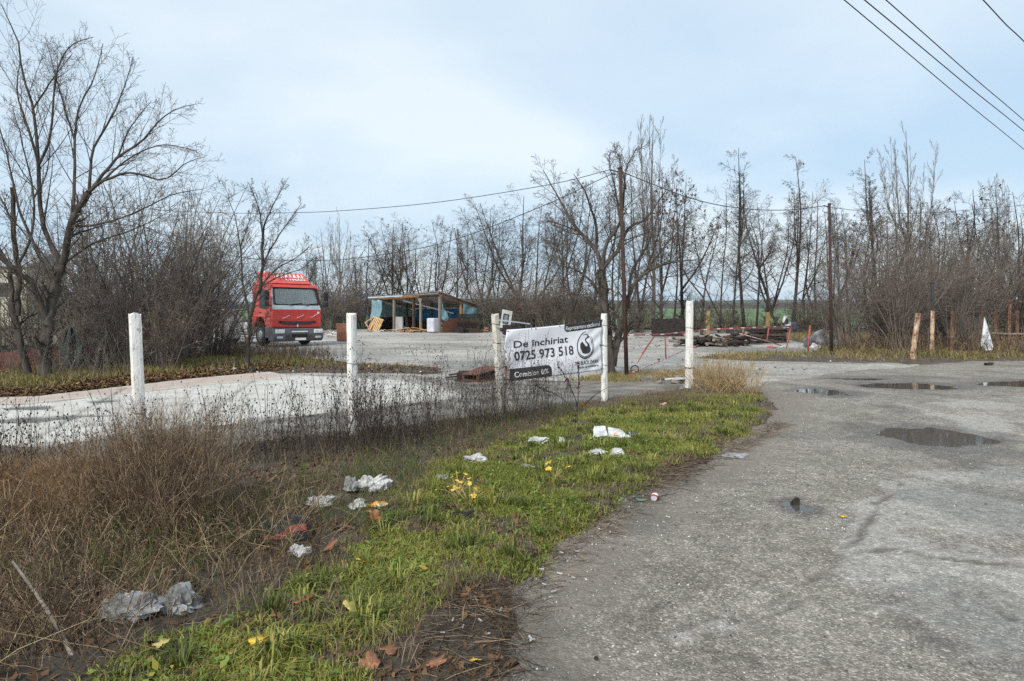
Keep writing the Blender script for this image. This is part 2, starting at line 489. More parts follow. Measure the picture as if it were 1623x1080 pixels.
# --- green crop field behind the trees
m, t, b = new_mat('crop_green')
g = N(t, 'ShaderNodeNewGeometry')
mp = N(t, 'ShaderNodeMapping'); mp.inputs['Scale'].default_value = (1, 0.35, 1); t.links.new(g.outputs['Position'], mp.inputs[0])
c = ramp(t, noise_n(t, 0.6, 9, 0.7, mp.outputs[0]), [(0.3, (0.06, 0.095, 0.038)), (0.5, (0.085, 0.15, 0.052)), (0.7, (0.13, 0.18, 0.075))])
t.links.new(c, b.inputs['Base Color']); b.inputs['Roughness'].default_value = 0.9
bump(t, b, noise_n(t, 3, 8, 0.7, g.outputs['Position']), 0.9, 0.15)
xs = np.linspace(-420, 520, 120); ys = np.concatenate([np.linspace(54, 120, 40), np.geomspace(124, 800, 40)])
sheet('field', xs, ys, lambda x, y: -0.02 + 0.5 * sstep(60, 500, y) + 0.15 * fbm(x * .08, y * .08, 3, 41), lambda x, y: y > 0, m)
m2 = mat('wood_far', (0.035, 0.036, 0.03), (0.075, 0.07, 0.058), 0.08, 0.95, 0.5, 0.5)
xs = np.linspace(-1400, 1500, 400)
top = 3.5 + 6 * fbm(xs * 0.02, xs * 0, 5, 44) + 2 * fbm(xs * .2, xs * 0, 2, 45)
Vb = [(x, 800 + 40 * sin(x * .01), -1) for x in xs] + [(x, 806 + 40 * sin(x * .01), z * .7) for x, z in zip(xs, top)] + [(x, 826 + 40 * sin(x * .01), z) for x, z in zip(xs, top)] + [(x, 900, -1) for x in xs]
n_ = len(xs); Fb = [(j * n_ + i, j * n_ + i + 1, (j + 1) * n_ + i + 1, (j + 1) * n_ + i) for j in range(3) for i in range(n_ - 1)]
tag(link('far_wood', mesh_np('far_wood', Vb, np.array(Fb), m2)), 'dark line of woodland on the far edge of the green field', 'woodland', kind='stuff')
m3 = mat('hill_green', (0.05, 0.06, 0.05), (0.09, 0.095, 0.075), 0.004, 0.95, 0)
xs = np.linspace(-2000, 2000, 160); ys = np.linspace(1300, 2050, 24)
sheet('hills', xs, ys, lambda x, y: -3 + (11 + 27 * fbm(x * .0022, y * .0022, 4, 47)) * sstep(1300, 1750, y), lambda x, y: y > 0, m3)

# --- gravel yard
m, t, b = new_mat('gravel_yard')
g = N(t, 'ShaderNodeNewGeometry'); pos = g.outputs['Position']
mp = N(t, 'ShaderNodeMapping'); mp.inputs['Scale'].default_value = (0.6, 1, 1); t.links.new(pos, mp.inputs[0])
big = noise_n(t, 0.28, 6, 0.55, mp.outputs[0], 0.6)
fine = noise_n(t, 16, 5, 0.7, pos)
c1 = ramp(t, big, [(0.34, (0.22, 0.202, 0.175)), (0.5, (0.34, 0.318, 0.285)), (0.64, (0.45, 0.425, 0.385))])
c2 = ramp(t, fine, [(0.35, (0.45, 0.44, 0.42)), (0.5, (1, 1, 1)), (0.68, (1.5, 1.48, 1.44))])
mid = ramp(t, noise_n(t, 2.6, 10, 0.85, mp.outputs[0]), [(0.36, (0.60, 0.59, 0.58)), (0.5, (1.0, 1.0, 1.0)), (0.62, (1.35, 1.35, 1.34))])
t.links.new(mixc(t, 0.9, mixc(t, 0.85, c1, c2, 'MULTIPLY'), mid, 'MULTIPLY'), b.inputs['Base Color'])
t.links.new(ramp(t, big, [(0.36, (0.55,) * 3), (0.5, (0.9,) * 3)]), b.inputs['Roughness'])
bump(t, b, fine, 0.8, 0.05)
M['yard'] = m
YARD = [(-22, 40), (-13.5, 30), (-9, 20.5), (-6.5, 16.4), (-4, 14.9), (-3, 11.4), (-6, 7.6), (-6, 6.4), (0, 9.8), (3.4, 12.9), (7, 17), (14, 22.5), (16, 26), (16, 50), (-6, 56), (-22, 54)]
sheet('yard', np.arange(-24, 18, 0.3), np.arange(6, 57, 0.3),
      lambda x, y: -0.10 + 0.075 * sstep(-0.5, 0.3, sdpoly(x, y, YARD) + .8 * (fbm(x * .8, y * .8, 3, 51) - .5)) + 0.05 * (fbm(x * .5, y * .5, 4, 52) - 0.5) * sstep(9, 16, y),
      lambda x, y: sdpoly(x, y, YARD) > -0.8, m)

# --- road of worn asphalt and gravel
m, t, b = new_mat('worn_asphalt')
g = N(t, 'ShaderNodeNewGeometry'); pos = g.outputs['Position']
vo = N(t, 'ShaderNodeTexVoronoi'); vo.inputs['Scale'].default_value = 85; t.links.new(pos, vo.inputs['Vector'])
vo2 = N(t, 'ShaderNodeTexVoronoi'); vo2.inputs['Scale'].default_value = 38; t.links.new(pos, vo2.inputs['Vector'])
sepc = N(t, 'ShaderNodeSeparateColor'); t.links.new(vo.outputs['Color'], sepc.inputs[0])
sepc2 = N(t, 'ShaderNodeSeparateColor'); t.links.new(vo2.outputs['Color'], sepc2.inputs[0])
chip = ramp(t, sepc.outputs[0], [(0.0, (0.065, 0.058, 0.050)), (0.4, (0.18, 0.165, 0.145)), (0.75, (0.32, 0.298, 0.265)), (0.9, (0.51, 0.48, 0.435)), (1.0, (0.80, 0.765, 0.71))])
chip2 = ramp(t, sepc2.outputs[1], [(0.0, (0.62, 0.61, 0.6)), (0.6, (0.98, 0.98, 0.98)), (0.9, (1.25, 1.22, 1.18)), (1.0, (1.7, 1.68, 1.6))])
fin = mixc(t, 0.8, chip, chip2, 'MULTIPLY')
grit = mixc(t, 0.55, fin, ramp(t, noise_n(t, 60, 5, 0.8, pos), [(0.3, (0.10, 0.09, 0.078)), (0.5, (0.24, 0.22, 0.192)), (0.72, (0.46, 0.43, 0.385))]))
bigt = ramp(t, noise_n(t, 0.9, 9, 0.68, pos, 0.4), [(0.34, (0.62, 0.585, 0.54)), (0.46, (0.86, 0.825, 0.775)), (0.58, (1.03, 1.0, 0.955)), (0.68, (1.3, 1.27, 1.23))])
mid = ramp(t, noise_n(t, 7, 10, 0.82, pos), [(0.36, (0.62, 0.61, 0.60)), (0.5, (1.0, 1.0, 1.0)), (0.62, (1.38, 1.37, 1.36))])
col = mixc(t, 0.9, mixc(t, 0.9, grit, mid, 'MULTIPLY'), bigt, 'MULTIPLY')
# old concrete skin still lying on part of it
conc = ramp(t, noise_n(t, 14, 9, 0.7, pos), [(0.3, (0.27, 0.25, 0.22)), (0.5, (0.39, 0.368, 0.33)), (0.7, (0.51, 0.485, 0.44))])
conc = mixc(t, 0.45, mixc(t, 0.40, conc, fin), mid, 'MULTIPLY')
col = mixc(t, attr(t, 'patch'), col, conc)
# earth along the verge and in the cracks
earth = ramp(t, noise_n(t, 30, 7, 0.75, pos), [(0.3, (0.07, 0.06, 0.048)), (0.7, (0.21, 0.185, 0.15))])
col = mixc(t, attr(t, 'crack'), col, earth)
col = mixc(t, attr(t, 'earth'), col, ramp(t, noise_n(t, 25, 7, 0.75, pos), [(0.3, (0.13, 0.11, 0.09)), (0.7, (0.27, 0.235, 0.19))]))
damp = attr(t, 'damp')
col = mixc(t, damp, col, mixc(t, 1.0, col, (0.55, 0.54, 0.52), 'MULTIPLY'))
t.links.new(col, b.inputs['Base Color'])
t.links.new(ramp(t, damp, [(0.0, (0.92,) * 3), (1.0, (0.38,) * 3)]), b.inputs['Roughness'])
hgt = mathn(t, 'ADD', mathn(t, 'MULTIPLY', vo.outputs['Distance'], -1.0), mathn(t, 'MULTIPLY', noise_n(t, 45, 6, 0.75, pos), 1.6))
bump(t, b, hgt, 0.75, 0.012)
M['road'] = m
def damp_f(x, y):
    d = np.full(x.shape, 9.0)
    for p in PUDDLES: d = np.minimum(d, pud_d(x, y, p) - (0.25 if p[2] < .2 else 0))
    return np.maximum(sstep(1.75, 1.1, d), 0.6 * sstep(0.60, 0.70, fbm(x * .8, y * 0.8, 4, 62)))
def crack_f(x, y):
    r = np.zeros(x.shape)
    for c_ in CRACKS:
        r = np.maximum(r, sstep(0.035, 0.008, dline(x + .10 * (fbm(x * 3, y * 3, 3, 15) - .5), y + .10 * (fbm(x * 3, y * 3, 3, 16) - .5), c_) + 0.11 * (fbm(x * 5, y * 5, 4, 14) - 0.42)))
    return r
ROADX = [(-2.2, -3), (-1.2, 1), (-0.9, 4), (0.2, 7), (2.2, 9.5), (3.2, 12.6), (5.4, 15.2), (8.5, 18.0), (14, 21.3), (30, 22.6), (30, -3)]
xs = np.concatenate([np.arange(-2.2, 7.6, 0.055), np.arange(7.6, 30.2, 0.16)])
ys = np.concatenate([np.arange(-3, 2.4, 0.3), np.geomspace(2.4, 23.6, 250)])
sheet('road', xs, ys,
      lambda x, y: road_z(x, y) - 0.14 * sstep(0.5, -0.4, sdpoly(x, y, ROADX) + 0.9 * (fbm(x * .9, y * .9, 4, 61) - .5)),
      lambda x, y: sdpoly(x, y, ROADX) > -0.5, m,
      {'patch': road_patch, 'damp': damp_f, 'crack': crack_f,
       'earth': lambda x, y: sstep(-0.75, 0.05, sdpoly(x, y, VERGE) + 0.7 * (fbm(x * 2, y * 2, 4, 63) - 0.5)) * 0.8})

# --- puddles
m, t, b = new_mat('muddy_water')
b.inputs['Base Color'].default_value = (0.075, 0.068, 0.058, 1); b.inputs['Roughness'].default_value = 0.03
b.inputs['IOR'].default_value = 1.33
g = N(t, 'ShaderNodeNewGeometry')
bump(t, b, noise_n(t, 5, 3, 0.5, g.outputs['Position']), 0.02, 0.02)
for p in PUDDLES:
    nseg = 40
    V = [(p[0], p[1], -0.0135)]
    for i in range(nseg):
        a_ = 2 * pi * i / nseg
        V.append((p[0] + 1.45 * p[2] * cos(a_), p[1] + 1.45 * p[3] * sin(a_), -0.0135))
    tag(link('puddle', mesh_np('puddle', V, np.array([(0, 1 + i, 1 + (i + 1) % nseg) for i in range(nseg)]), m)), kind='structure')

# --- verge soil
m, t, b = new_mat('verge_soil')
g = N(t, 'ShaderNodeNewGeometry'); pos = g.outputs['Position']
c = ramp(t, noise_n(t, 7, 9, 0.7, pos), [(0.3, (0.035, 0.027, 0.02)), (0.48, (0.075, 0.058, 0.043)), (0.62, (0.12, 0.095, 0.065)), (0.75, (0.09, 0.09, 0.04))])
t.links.new(c, b.inputs['Base Color']); b.inputs['Roughness'].default_value = 0.95
bump(t, b, noise_n(t, 35, 8, 0.75, pos), 1.0, 0.03)
M['soil'] = m
sheet('verge', np.arange(-14, 5.6, 0.07), np.concatenate([np.arange(-3, 2, .3), np.arange(2, 16, 0.07)]), verge_z, lambda x, y: verge_sd(x, y) > -0.3, m)

# --- pale concrete slab
m, t, b = new_mat('slab_concrete')
g = N(t, 'ShaderNodeNewGeometry'); pos = g.outputs['Position']
c = ramp(t, noise_n(t, 2.2, 8, 0.65, pos), [(0.30, (0.31, 0.28, 0.24)), (0.43, (0.46, 0.435, 0.39)), (0.56, (0.53, 0.51, 0.47)), (0.72, (0.59, 0.575, 0.54))])
pk = ramp(t, noise_n(t, 3, 8, 0.65, pos), [(0.3, (0.36, 0.28, 0.225)), (0.7, (0.48, 0.385, 0.325))])
c = mixc(t, attr(t, 'pink'), c, pk)
gr = ramp(t, noise_n(t, 5, 8, 0.7, pos), [(0.35, (0.10, 0.095, 0.09)), (0.7, (0.20, 0.19, 0.175))])
c = mixc(t, attr(t, 'hole'), c, gr)
t.links.new(c, b.inputs['Base Color'])
b.inputs['Roughness'].default_value = 0.8
bump(t, b, noise_n(t, 40, 6, 0.7, pos), 0.35, 0.01)
HOLES = [gp(130, 640), gp(60, 651), gp(160, 640)]
def hole_f(x, y):
    r = np.zeros(x.shape)
    for px, py, hw, hd in ((52, 651, 38, 0.22), (162, 640, 24, 0.18), (70, 668, 60, 0.16), (20, 672, 50, 0.2), (130, 664, 46, 0.12)):
        cx, cy = gp(px, py); w = hw * cy / FPX
        r = np.maximum(r, sstep(1.25, 0.8, np.hypot((x - cx) / w, (y - cy) / hd) + 0.9 * (fbm(x * 3, y * 3, 4, 71) - 0.5)))
    seam = sstep(0.09, 0.03, np.abs(sdpoly(x, y, PINK)) + 0.1 * (fbm(x * 4, y * 4, 3, 72) - .4)) * sstep(-4.6, -6.2, x)
    joints = np.zeros(x.shape)
    for a_, b_ in ((gp(44, 708), gp(200, 618)), (gp(300, 686), gp(400, 607)), (gp(520, 660), gp(560, 606)), (gp(170, 655), gp(640, 618))):
        joints = np.maximum(joints, sstep(.05, .015, dline(x + .08 * (fbm(x * 2, y * 2, 3, 77) - .5), y + .08 * (fbm(x * 2, y * 2, 3, 78) - .5), [a_, b_]) + .04 * (fbm(x * 6, y * 6, 3, 79) - .5)))
    rim = sstep(.10, .0, pad_sd(x, y)) * sstep(.35, .6, fbm(x * 3, y * 3, 4, 80))
    return np.maximum.reduce([r, seam * 0.9, joints * .7, rim * .7])
def pad_sd(x, y):
    return np.maximum(sdpoly(x, y, PAD), sdpoly(x, y, PINK)) + 0.10 * (fbm(x * 1.7, y * 1.7, 4, 73) - 0.5)
sheet('concrete_slab', np.arange(-14, 0, 0.05), np.arange(7.5, 18.5, 0.06),
      lambda x, y: -0.09 + 0.135 * sstep(-0.04, 0.02, pad_sd(x, y)) - 0.02 * hole_f(x, y),
      lambda x, y: pad_sd(x, y) > -0.08, m, {'hole': hole_f, 'pink': lambda x, y: .85 * sstep(-0.1, 0.35, sdpoly(x, y, PINK) + .5 * (fbm(x * 1.5, y * 1.5, 4, 74) - .5))})
# worn concrete apron between slab and fence
m = mat('apron_concrete', (0.09, 0.08, 0.066), (0.17, 0.152, 0.128), 1.6, 0.85, 0.5, 30, c3=(0.26, 0.24, 0.21), bdist=0.015)
APRON = [(-9.5, 6.5), (-6.2, 6.2), gp(232, 738), gp(560, 690), gp(788, 660), gp(960, 640), gp(1075, 622), gp(1085, 600), gp(985, 606), gp(800, 600), gp(700, 600), gp(640, 592), gp(735, 625), gp(44, 704), (-8.6, 9.3), (-11, 9.3)]
sheet('apron', np.arange(-11.5, 4.4, 0.1), np.arange(6, 19, 0.1),
      lambda x, y: -0.13 + 0.125 * sstep(-0.25, 0.1, sdpoly(x, y, APRON) + .3 * (fbm(x * 1.5, y * 1.5, 4, 75) - .5)) + 0.012 * fbm(x * 3, y * 3, 3, 76),
      lambda x, y: sdpoly(x, y, APRON) > -0.4, m)
# grassy ground behind the slab and along the far side of the road
LEAFY = [(-20, 12.2), (-11.5, 11.9), gp(60, 629), gp(290, 602), gp(430, 590), gp(520, 590), gp(700, 592), gp(700, 583), gp(560, 576), gp(440, 560), (-13.5, 27), (-30, 30)]
FARV = [gp(1090, 566), gp(1200, 572), gp(1350, 573), gp(1660, 572), (40, 22), (40, 52), (16, 52), (14.6, 40), (13.6, 30), (11.2, 25.4), gp(1230, 562), gp(1140, 563)]
PITG = [gp(985, 606), gp(1100, 600), gp(1160, 604), gp(1100, 588), gp(1000, 590), gp(900, 603)]
def strip(name, poly, xs, ys, seed, hgt=0.07):
    zf = lambda x, y: -0.11 + (0.11 + hgt * 0.5) * sstep(-0.3, 0.25, sdpoly(x, y, poly) + 0.6 * (fbm(x * 1.5, y * 1.5, 4, seed) - 0.5)) + hgt * fbm(x * .7, y * .7, 3, seed + 1) * sstep(0, 1.5, sdpoly(x, y, poly))
    sheet(name, xs, ys, zf, lambda x, y: sdpoly(x, y, poly) > -0.6, M['soil'])
    return zf
leafy_z = strip('grass_bank', LEAFY, np.arange(-30, -1, 0.25), np.arange(11, 30, 0.25), 81)
farv_z = strip('roadside_strip', FARV, np.arange(4, 40.5, 0.35), np.arange(20, 53, 0.35), 84)
# ------------------------------------------------------------------ trees
def resample(pts, n):
    p = np.asarray(pts, float)
    d = np.concatenate([[0], np.cumsum(np.linalg.norm(np.diff(p, axis=0), axis=1))])
    # Catmull-Rom for roundness
    if len(p) > 2:
        q = np.vstack([2 * p[0] - p[1], p, 2 * p[-1] - p[-2]])
        out = []
        for i in range(len(p) - 1):
            for u in np.linspace(0, 1, 8, endpoint=False):
                a, b, c, e = q[i:i + 4]
                out.append(0.5 * (2 * b + (c - a) * u + (2 * a - 5 * b + 4 * c - e) * u * u + (3 * b - a - 3 * c + e) * u ** 3))
        out.append(p[-1]); p = np.array(out)
        d = np.concatenate([[0], np.cumsum(np.linalg.norm(np.diff(p, axis=0), axis=1))])
    s = np.linspace(0, d[-1], n)
    return np.stack([np.interp(s, d, p[:, k]) for k in range(3)], 1)
def grow(P, Rd, m, t0, t1, a0, a1, l0, l1, n, wob, up, rk, rmin, rg, gamma=1.0, maxL=None):
    """m side shoots on every branch of P; l0..l1 length as a share of the parent's, shorter towards its tip"""
    B, k, _ = P.shape
    T, U, W = frames(P)
    L = np.linalg.norm(np.diff(P, axis=1), axis=2).sum(1)
    tt = t0 + (t1 - t0) * ((np.arange(m)[None] + rg.uniform(0, 1, (B, m))) / m)
    f = tt * (k - 1); i0 = np.clip(f.astype(int), 0, k - 2); fr = (f - i0)[..., None]
    bi = np.arange(B)[:, None]
    o = P[bi, i0] * (1 - fr) + P[bi, i0 + 1] * fr
    T_, U_, W_ = T[bi, i0], U[bi, i0], W[bi, i0]
    r_ = Rd[bi, i0] * (1 - fr[..., 0]) + Rd[bi, i0 + 1] * fr[..., 0]
    ang = np.radians(rg.uniform(a0, a1, (B, m)))[..., None]
    az = (rg.uniform(0, 2 * pi, (B, 1)) + np.arange(m)[None] * 2.4 + rg.normal(0, .5, (B, m)))[..., None]
    d = np.cos(ang) * T_ + np.sin(ang) * (np.cos(az) * U_ + np.sin(az) * W_)
    d = d.reshape(-1, 3); o = o.reshape(-1, 3)
    ln = (L[:, None] * rg.uniform(l0, l1, (B, m)) * (1.12 - 0.75 * tt ** gamma)).reshape(-1)
    if maxL: ln = np.minimum(ln, maxL * rg.uniform(.6, 1, ln.shape))
    pts = [o]; dd = nrm(d)
    for j in range(n - 1):
        dd = nrm(dd + rg.normal(0, wob, dd.shape) + np.array([0, 0, up]))
        pts.append(pts[-1] + dd * (ln / (n - 1))[:, None])
    Q = np.stack(pts, 1)
    rb = np.maximum(r_.reshape(-1) * rk, rmin * 1.3)
    Rq = rb[:, None] * (1 - np.linspace(0, 1, n)[None] ** 1.1 * 0.8)
    return Q, np.maximum(Rq, rmin)

def tree_meshes(skels, levels, rg, rmin, name='tree', bark='bark_far', twig='twig', k0=8, first_rib=2, pods=0, skn=14, pod_t=2, rsc=1.0):
    """skels: list of (points, r0, r1). levels: list of dicts for grow(). Returns trunk mesh, crown mesh, dead leaf mesh or None"""
    P = np.stack([resample(p, skn) for p, a, b in skels])
    P[:, 1:-1] += rg.normal(0, 1, P[:, 1:-1].shape) * (np.minimum(np.array([b for _, a, b in skels]) * 0.25, .014) + 0.003)[:, None, None]
    u = np.linspace(0, 1, skn)[None]
    Rd = rsc * np.array([a for _, a, b in skels])[:, None] * (1 - u) + rsc * np.array([b for _, a, b in skels])[:, None] * u
    base = np.array([s[0][0][2] for s in skels])
    flare = np.where((np.abs(base) < 0.25)[:, None], 1 + 0.3 * np.exp(-u * 9), 1)
    thick = [tubes(P, Rd * flare, k0)]
    thin = []; last = None
    cur, cr_ = P, Rd
    for i, lv in enumerate(levels):
        lv = dict(lv); lv.setdefault('rmin', rmin)
        cur, cr_ = grow(cur, cr_, rg=rg, **lv)
        (thick if i == 0 else thin).append(tubes(cur, cr_, 4 if i == 0 else 3) if i < first_rib else ribbons(cur, cr_, rg))
        last = cur
    tr = join(thick); cw = join(thin)
    tm = mesh_np('trunk', tr[0], tr[1], M[bark], True)
    cm = mesh_np('crown', cw[0], cw[1], M[twig], False)
    pm = None
    if pods:
        e = last[rg.integers(0, len(last), pods), -1]
        e = e[e[:, 2] > np.quantile(last[:, -1, 2], 0.45)]
        n = len(e); V = []
        sz = rg.uniform(.05, .11, (n, 1)); d = nrm(rg.normal(0, 1, (n, 3)) + [0, 0, -1.6]); s = nrm(np.cross(d, rg.normal(0, 1, (n, 3)))) * .3
        V = np.stack([e - s * sz, e + s * sz, e + (d + s) * sz * 1.8, e + (d - s) * sz * 1.8], 1).reshape(-1, 3)
        F = np.arange(n * 4).reshape(-1, 4)
        pm = mesh_np('dead_leaves', V, F, M['dead_leaf'], attrs={'tint': np.repeat(rg.uniform(0, .5, n), 4)})
    return tm, cm, pm
def place_tree(name, ms, label, cat, x, y, z, s, rz, group=None, sxy=None, tilt=0.0):
    o = thing(name, label, cat, (x, y, z), rz, group)
    o.scale = ((sxy or s), (sxy or s), s)
    if tilt: o.rotation_euler = (rt.normal(0, tilt), rt.normal(0, tilt), rz)
    link('trunk', ms[0], o)
    if ms[1]: link('crown', ms[1], o)
    if ms[2]: tag(link('dead_leaves', ms[2], o), kind='stuff')
    return o

def spread_tree(rg, h=10, fork=0.3, nl=3, spread=0.34, lean=0.06, twl=(10, 9, 8), r=0.12, rmin=0.0055, up=.015, **kw):
    sk = []
    lx, ly = rg.normal(0, lean, 2) * h
    f = np.array([lx * .3, ly * .3, h * fork])
    sk.append(([(0, 0, -.1), (lx * .1, ly * .1, h * fork * .5), tuple(f)], r, r * .8))
    a0 = rg.uniform(0, 2 * pi)
    for i in range(nl):
        a = a0 + i * 2 * pi / nl + rg.normal(0, .4)
        q = spread * h * rg.uniform(.5, 1.1) * (0.35 if i == 0 else 1)
        hh = h * rg.uniform(.78, 1.0) if i else h
        e = f + [cos(a) * q, sin(a) * q, 0]
        sk.append(([tuple(f), (f[0] + cos(a) * q * .45 + rg.normal(0, .15), f[1] + sin(a) * q * .45, f[2] + (hh - f[2]) * .33),
                    (f[0] + cos(a) * q * .75, f[1] + sin(a) * q * .75 + rg.normal(0, .2), f[2] + (hh - f[2]) * .68), (e[0], e[1], hh)], r * .62, r * .12))
    lv = [dict(m=twl[0], t0=.12, t1=.96, a0=32, a1=66, l0=.3, l1=.6, n=7, wob=.10, up=up, rk=.42),
          dict(m=twl[1], t0=.12, t1=.98, a0=32, a1=66, l0=.3, l1=.6, n=5, wob=.11, up=up, rk=.5),
          dict(m=twl[2], t0=.12, t1=1.0, a0=30, a1=66, l0=.35, l1=.7, n=3, wob=.10, up=up * .6, rk=.55)]
    return tree_meshes(sk, lv, rg, rmin, **kw)
def poplar(rg, h=16, r=0.2, rmin=0.007, **kw):
    sk = [([(0, 0, -.1), (.1, 0, h * .3), (-.05, .1, h * .65), (0.1, 0, h)], r, r * .1)]
    for i in range(9):
        a = rg.uniform(0, 2 * pi); z = h * rg.uniform(.12, .45); q = h * rg.uniform(.05, .125); e = z + (h - z) * rg.uniform(.7, .97)
        sk.append(([(0, 0, z), (cos(a) * q * .7, sin(a) * q * .7, z + (e - z) * .25), (cos(a) * q, sin(a) * q, z + (e - z) * .6), (cos(a) * q * 1.15, sin(a) * q * 1.15, e)], r * .27, r * .05))
    lv = [dict(m=14, t0=.15, t1=.97, a0=18, a1=34, l0=.13, l1=.26, n=6, wob=.05, up=.13, rk=.45),
          dict(m=8, t0=.15, t1=.97, a0=18, a1=38, l0=.3, l1=.5, n=4, wob=.07, up=.12, rk=.55),
          dict(m=4, t0=.2, t1=1, a0=18, a1=40, l0=.3, l1=.5, n=3, wob=.07, up=.12, rk=.6)]
    return tree_meshes(sk, lv, rg, rmin, twig='twig_pale', bark='bark_pale', rsc=.8, **kw)
def slender(rg, h=11, r=0.10, rmin=0.0055, pods=0, **kw):
    sk = [([(0, 0, -.1), (rg.normal(0, .12), rg.normal(0, .1), h * .35), (rg.normal(0, .18), rg.normal(0, .1), h * .7), (rg.normal(0, .35), 0, h)], r, r * .12)]
    for i in range(2):
        a = rg.uniform(0, 2 * pi); z = h * rg.uniform(.35, .55); q = h * rg.uniform(.09, .14)
        sk.append(([(0, 0, z), (cos(a) * q * .6, sin(a) * q * .6, z + h * .14), (cos(a) * q, sin(a) * q, z + h * .38)], r * .5, r * .1))
    lv = [dict(m=18, t0=.2, t1=.98, a0=32, a1=64, l0=.12, l1=.30, n=7, wob=.10, up=.03, rk=.4),
          dict(m=8, t0=.12, t1=.98, a0=30, a1=64, l0=.3, l1=.6, n=5, wob=.11, up=.01, rk=.5),
          dict(m=8, t0=.15, t1=1, a0=28, a1=66, l0=.35, l1=.7, n=3, wob=.10, up=.01, rk=.55)]
    return tree_meshes(sk, lv, rg, rmin, pods=pods, **kw)
def thicket(rg, h=5, stems=16, spread=.38, r=0.032, rmin=0.0038, twl=(6, 6, 5), up=.03, twig='twig', base=.35, **kw):
    sk = []
    for i in range(stems):
        a = rg.uniform(0, 2 * pi); q = spread * h * rg.uniform(.15, 1); hh = h * rg.uniform(.55, 1) * (1 - .25 * (q / (spread * h)) ** 2); b = rg.uniform(0, base)
        bx, by = cos(a) * b, sin(a) * b
        sk.append(([(bx, by, -.05), (bx + cos(a) * q * .25 + rg.normal(0, .06), by + sin(a) * q * .25, hh * .35),
                    (bx + cos(a) * q * .65, by + sin(a) * q * .65 + rg.normal(0, .1), hh * .72), (bx + cos(a) * q, by + sin(a) * q, hh)], r * rg.uniform(.6, 1.2), r * .15))
    lv = [dict(m=twl[0], t0=.12, t1=.95, a0=22, a1=56, l0=.25, l1=.55, n=6, wob=.08, up=up, rk=.45),
          dict(m=twl[1], t0=.1, t1=.98, a0=28, a1=62, l0=.3, l1=.6, n=4, wob=.09, up=up, rk=.5),
          dict(m=twl[2], t0=.1, t1=1, a0=25, a1=60, l0=.35, l1=.7, n=3, wob=.08, up=up * .5, rk=.55)]
    return tree_meshes(sk, lv, rg, rmin, twig=twig, k0=5, first_rib=1, skn=8, **kw)

rt = np.random.default_rng(5)
SPREAD = [spread_tree(np.random.default_rng(100 + i), nl=2 + (i % 3), spread=.22 + .06 * (i % 4), fork=.10 + .07 * (i % 4), lean=.05 + .05 * (i % 3), twig=('twig', 'twig_dark')[i % 2], pods=(0, 90, 0, 160, 0, 60, 0)[i]) for i in range(7)]
SLEND = [slender(np.random.default_rng(120 + i), twig=('twig_dark', 'twig')[i % 2], pods=(0, 40, 0, 0)[i]) for i in range(4)]
PODDY = [spread_tree(np.random.default_rng(140 + i), h=10, nl=3, spread=.36, fork=.28, twig='twig_dark', pods=420, up=.0) for i in range(2)]
POPL = [poplar(np.random.default_rng(150 + i)) for i in range(2)]
THICK = [thicket(np.random.default_rng(160 + i), stems=20 + 3 * i, spread=.34 + .05 * i, twl=(7, 5, 3), twig=('twig_bush', 'twig_bush', 'twig_bush_red')[i % 3], bark='twig_bush') for i in range(4)]
BUSH = [thicket(np.random.default_rng(170 + i), h=3, stems=24, spread=.5, r=.02, twl=(7, 5, 4), twig=('twig_bush_red', 'twig_bush', 'twig')[i], bark='twig_bush') for i in range(3)]

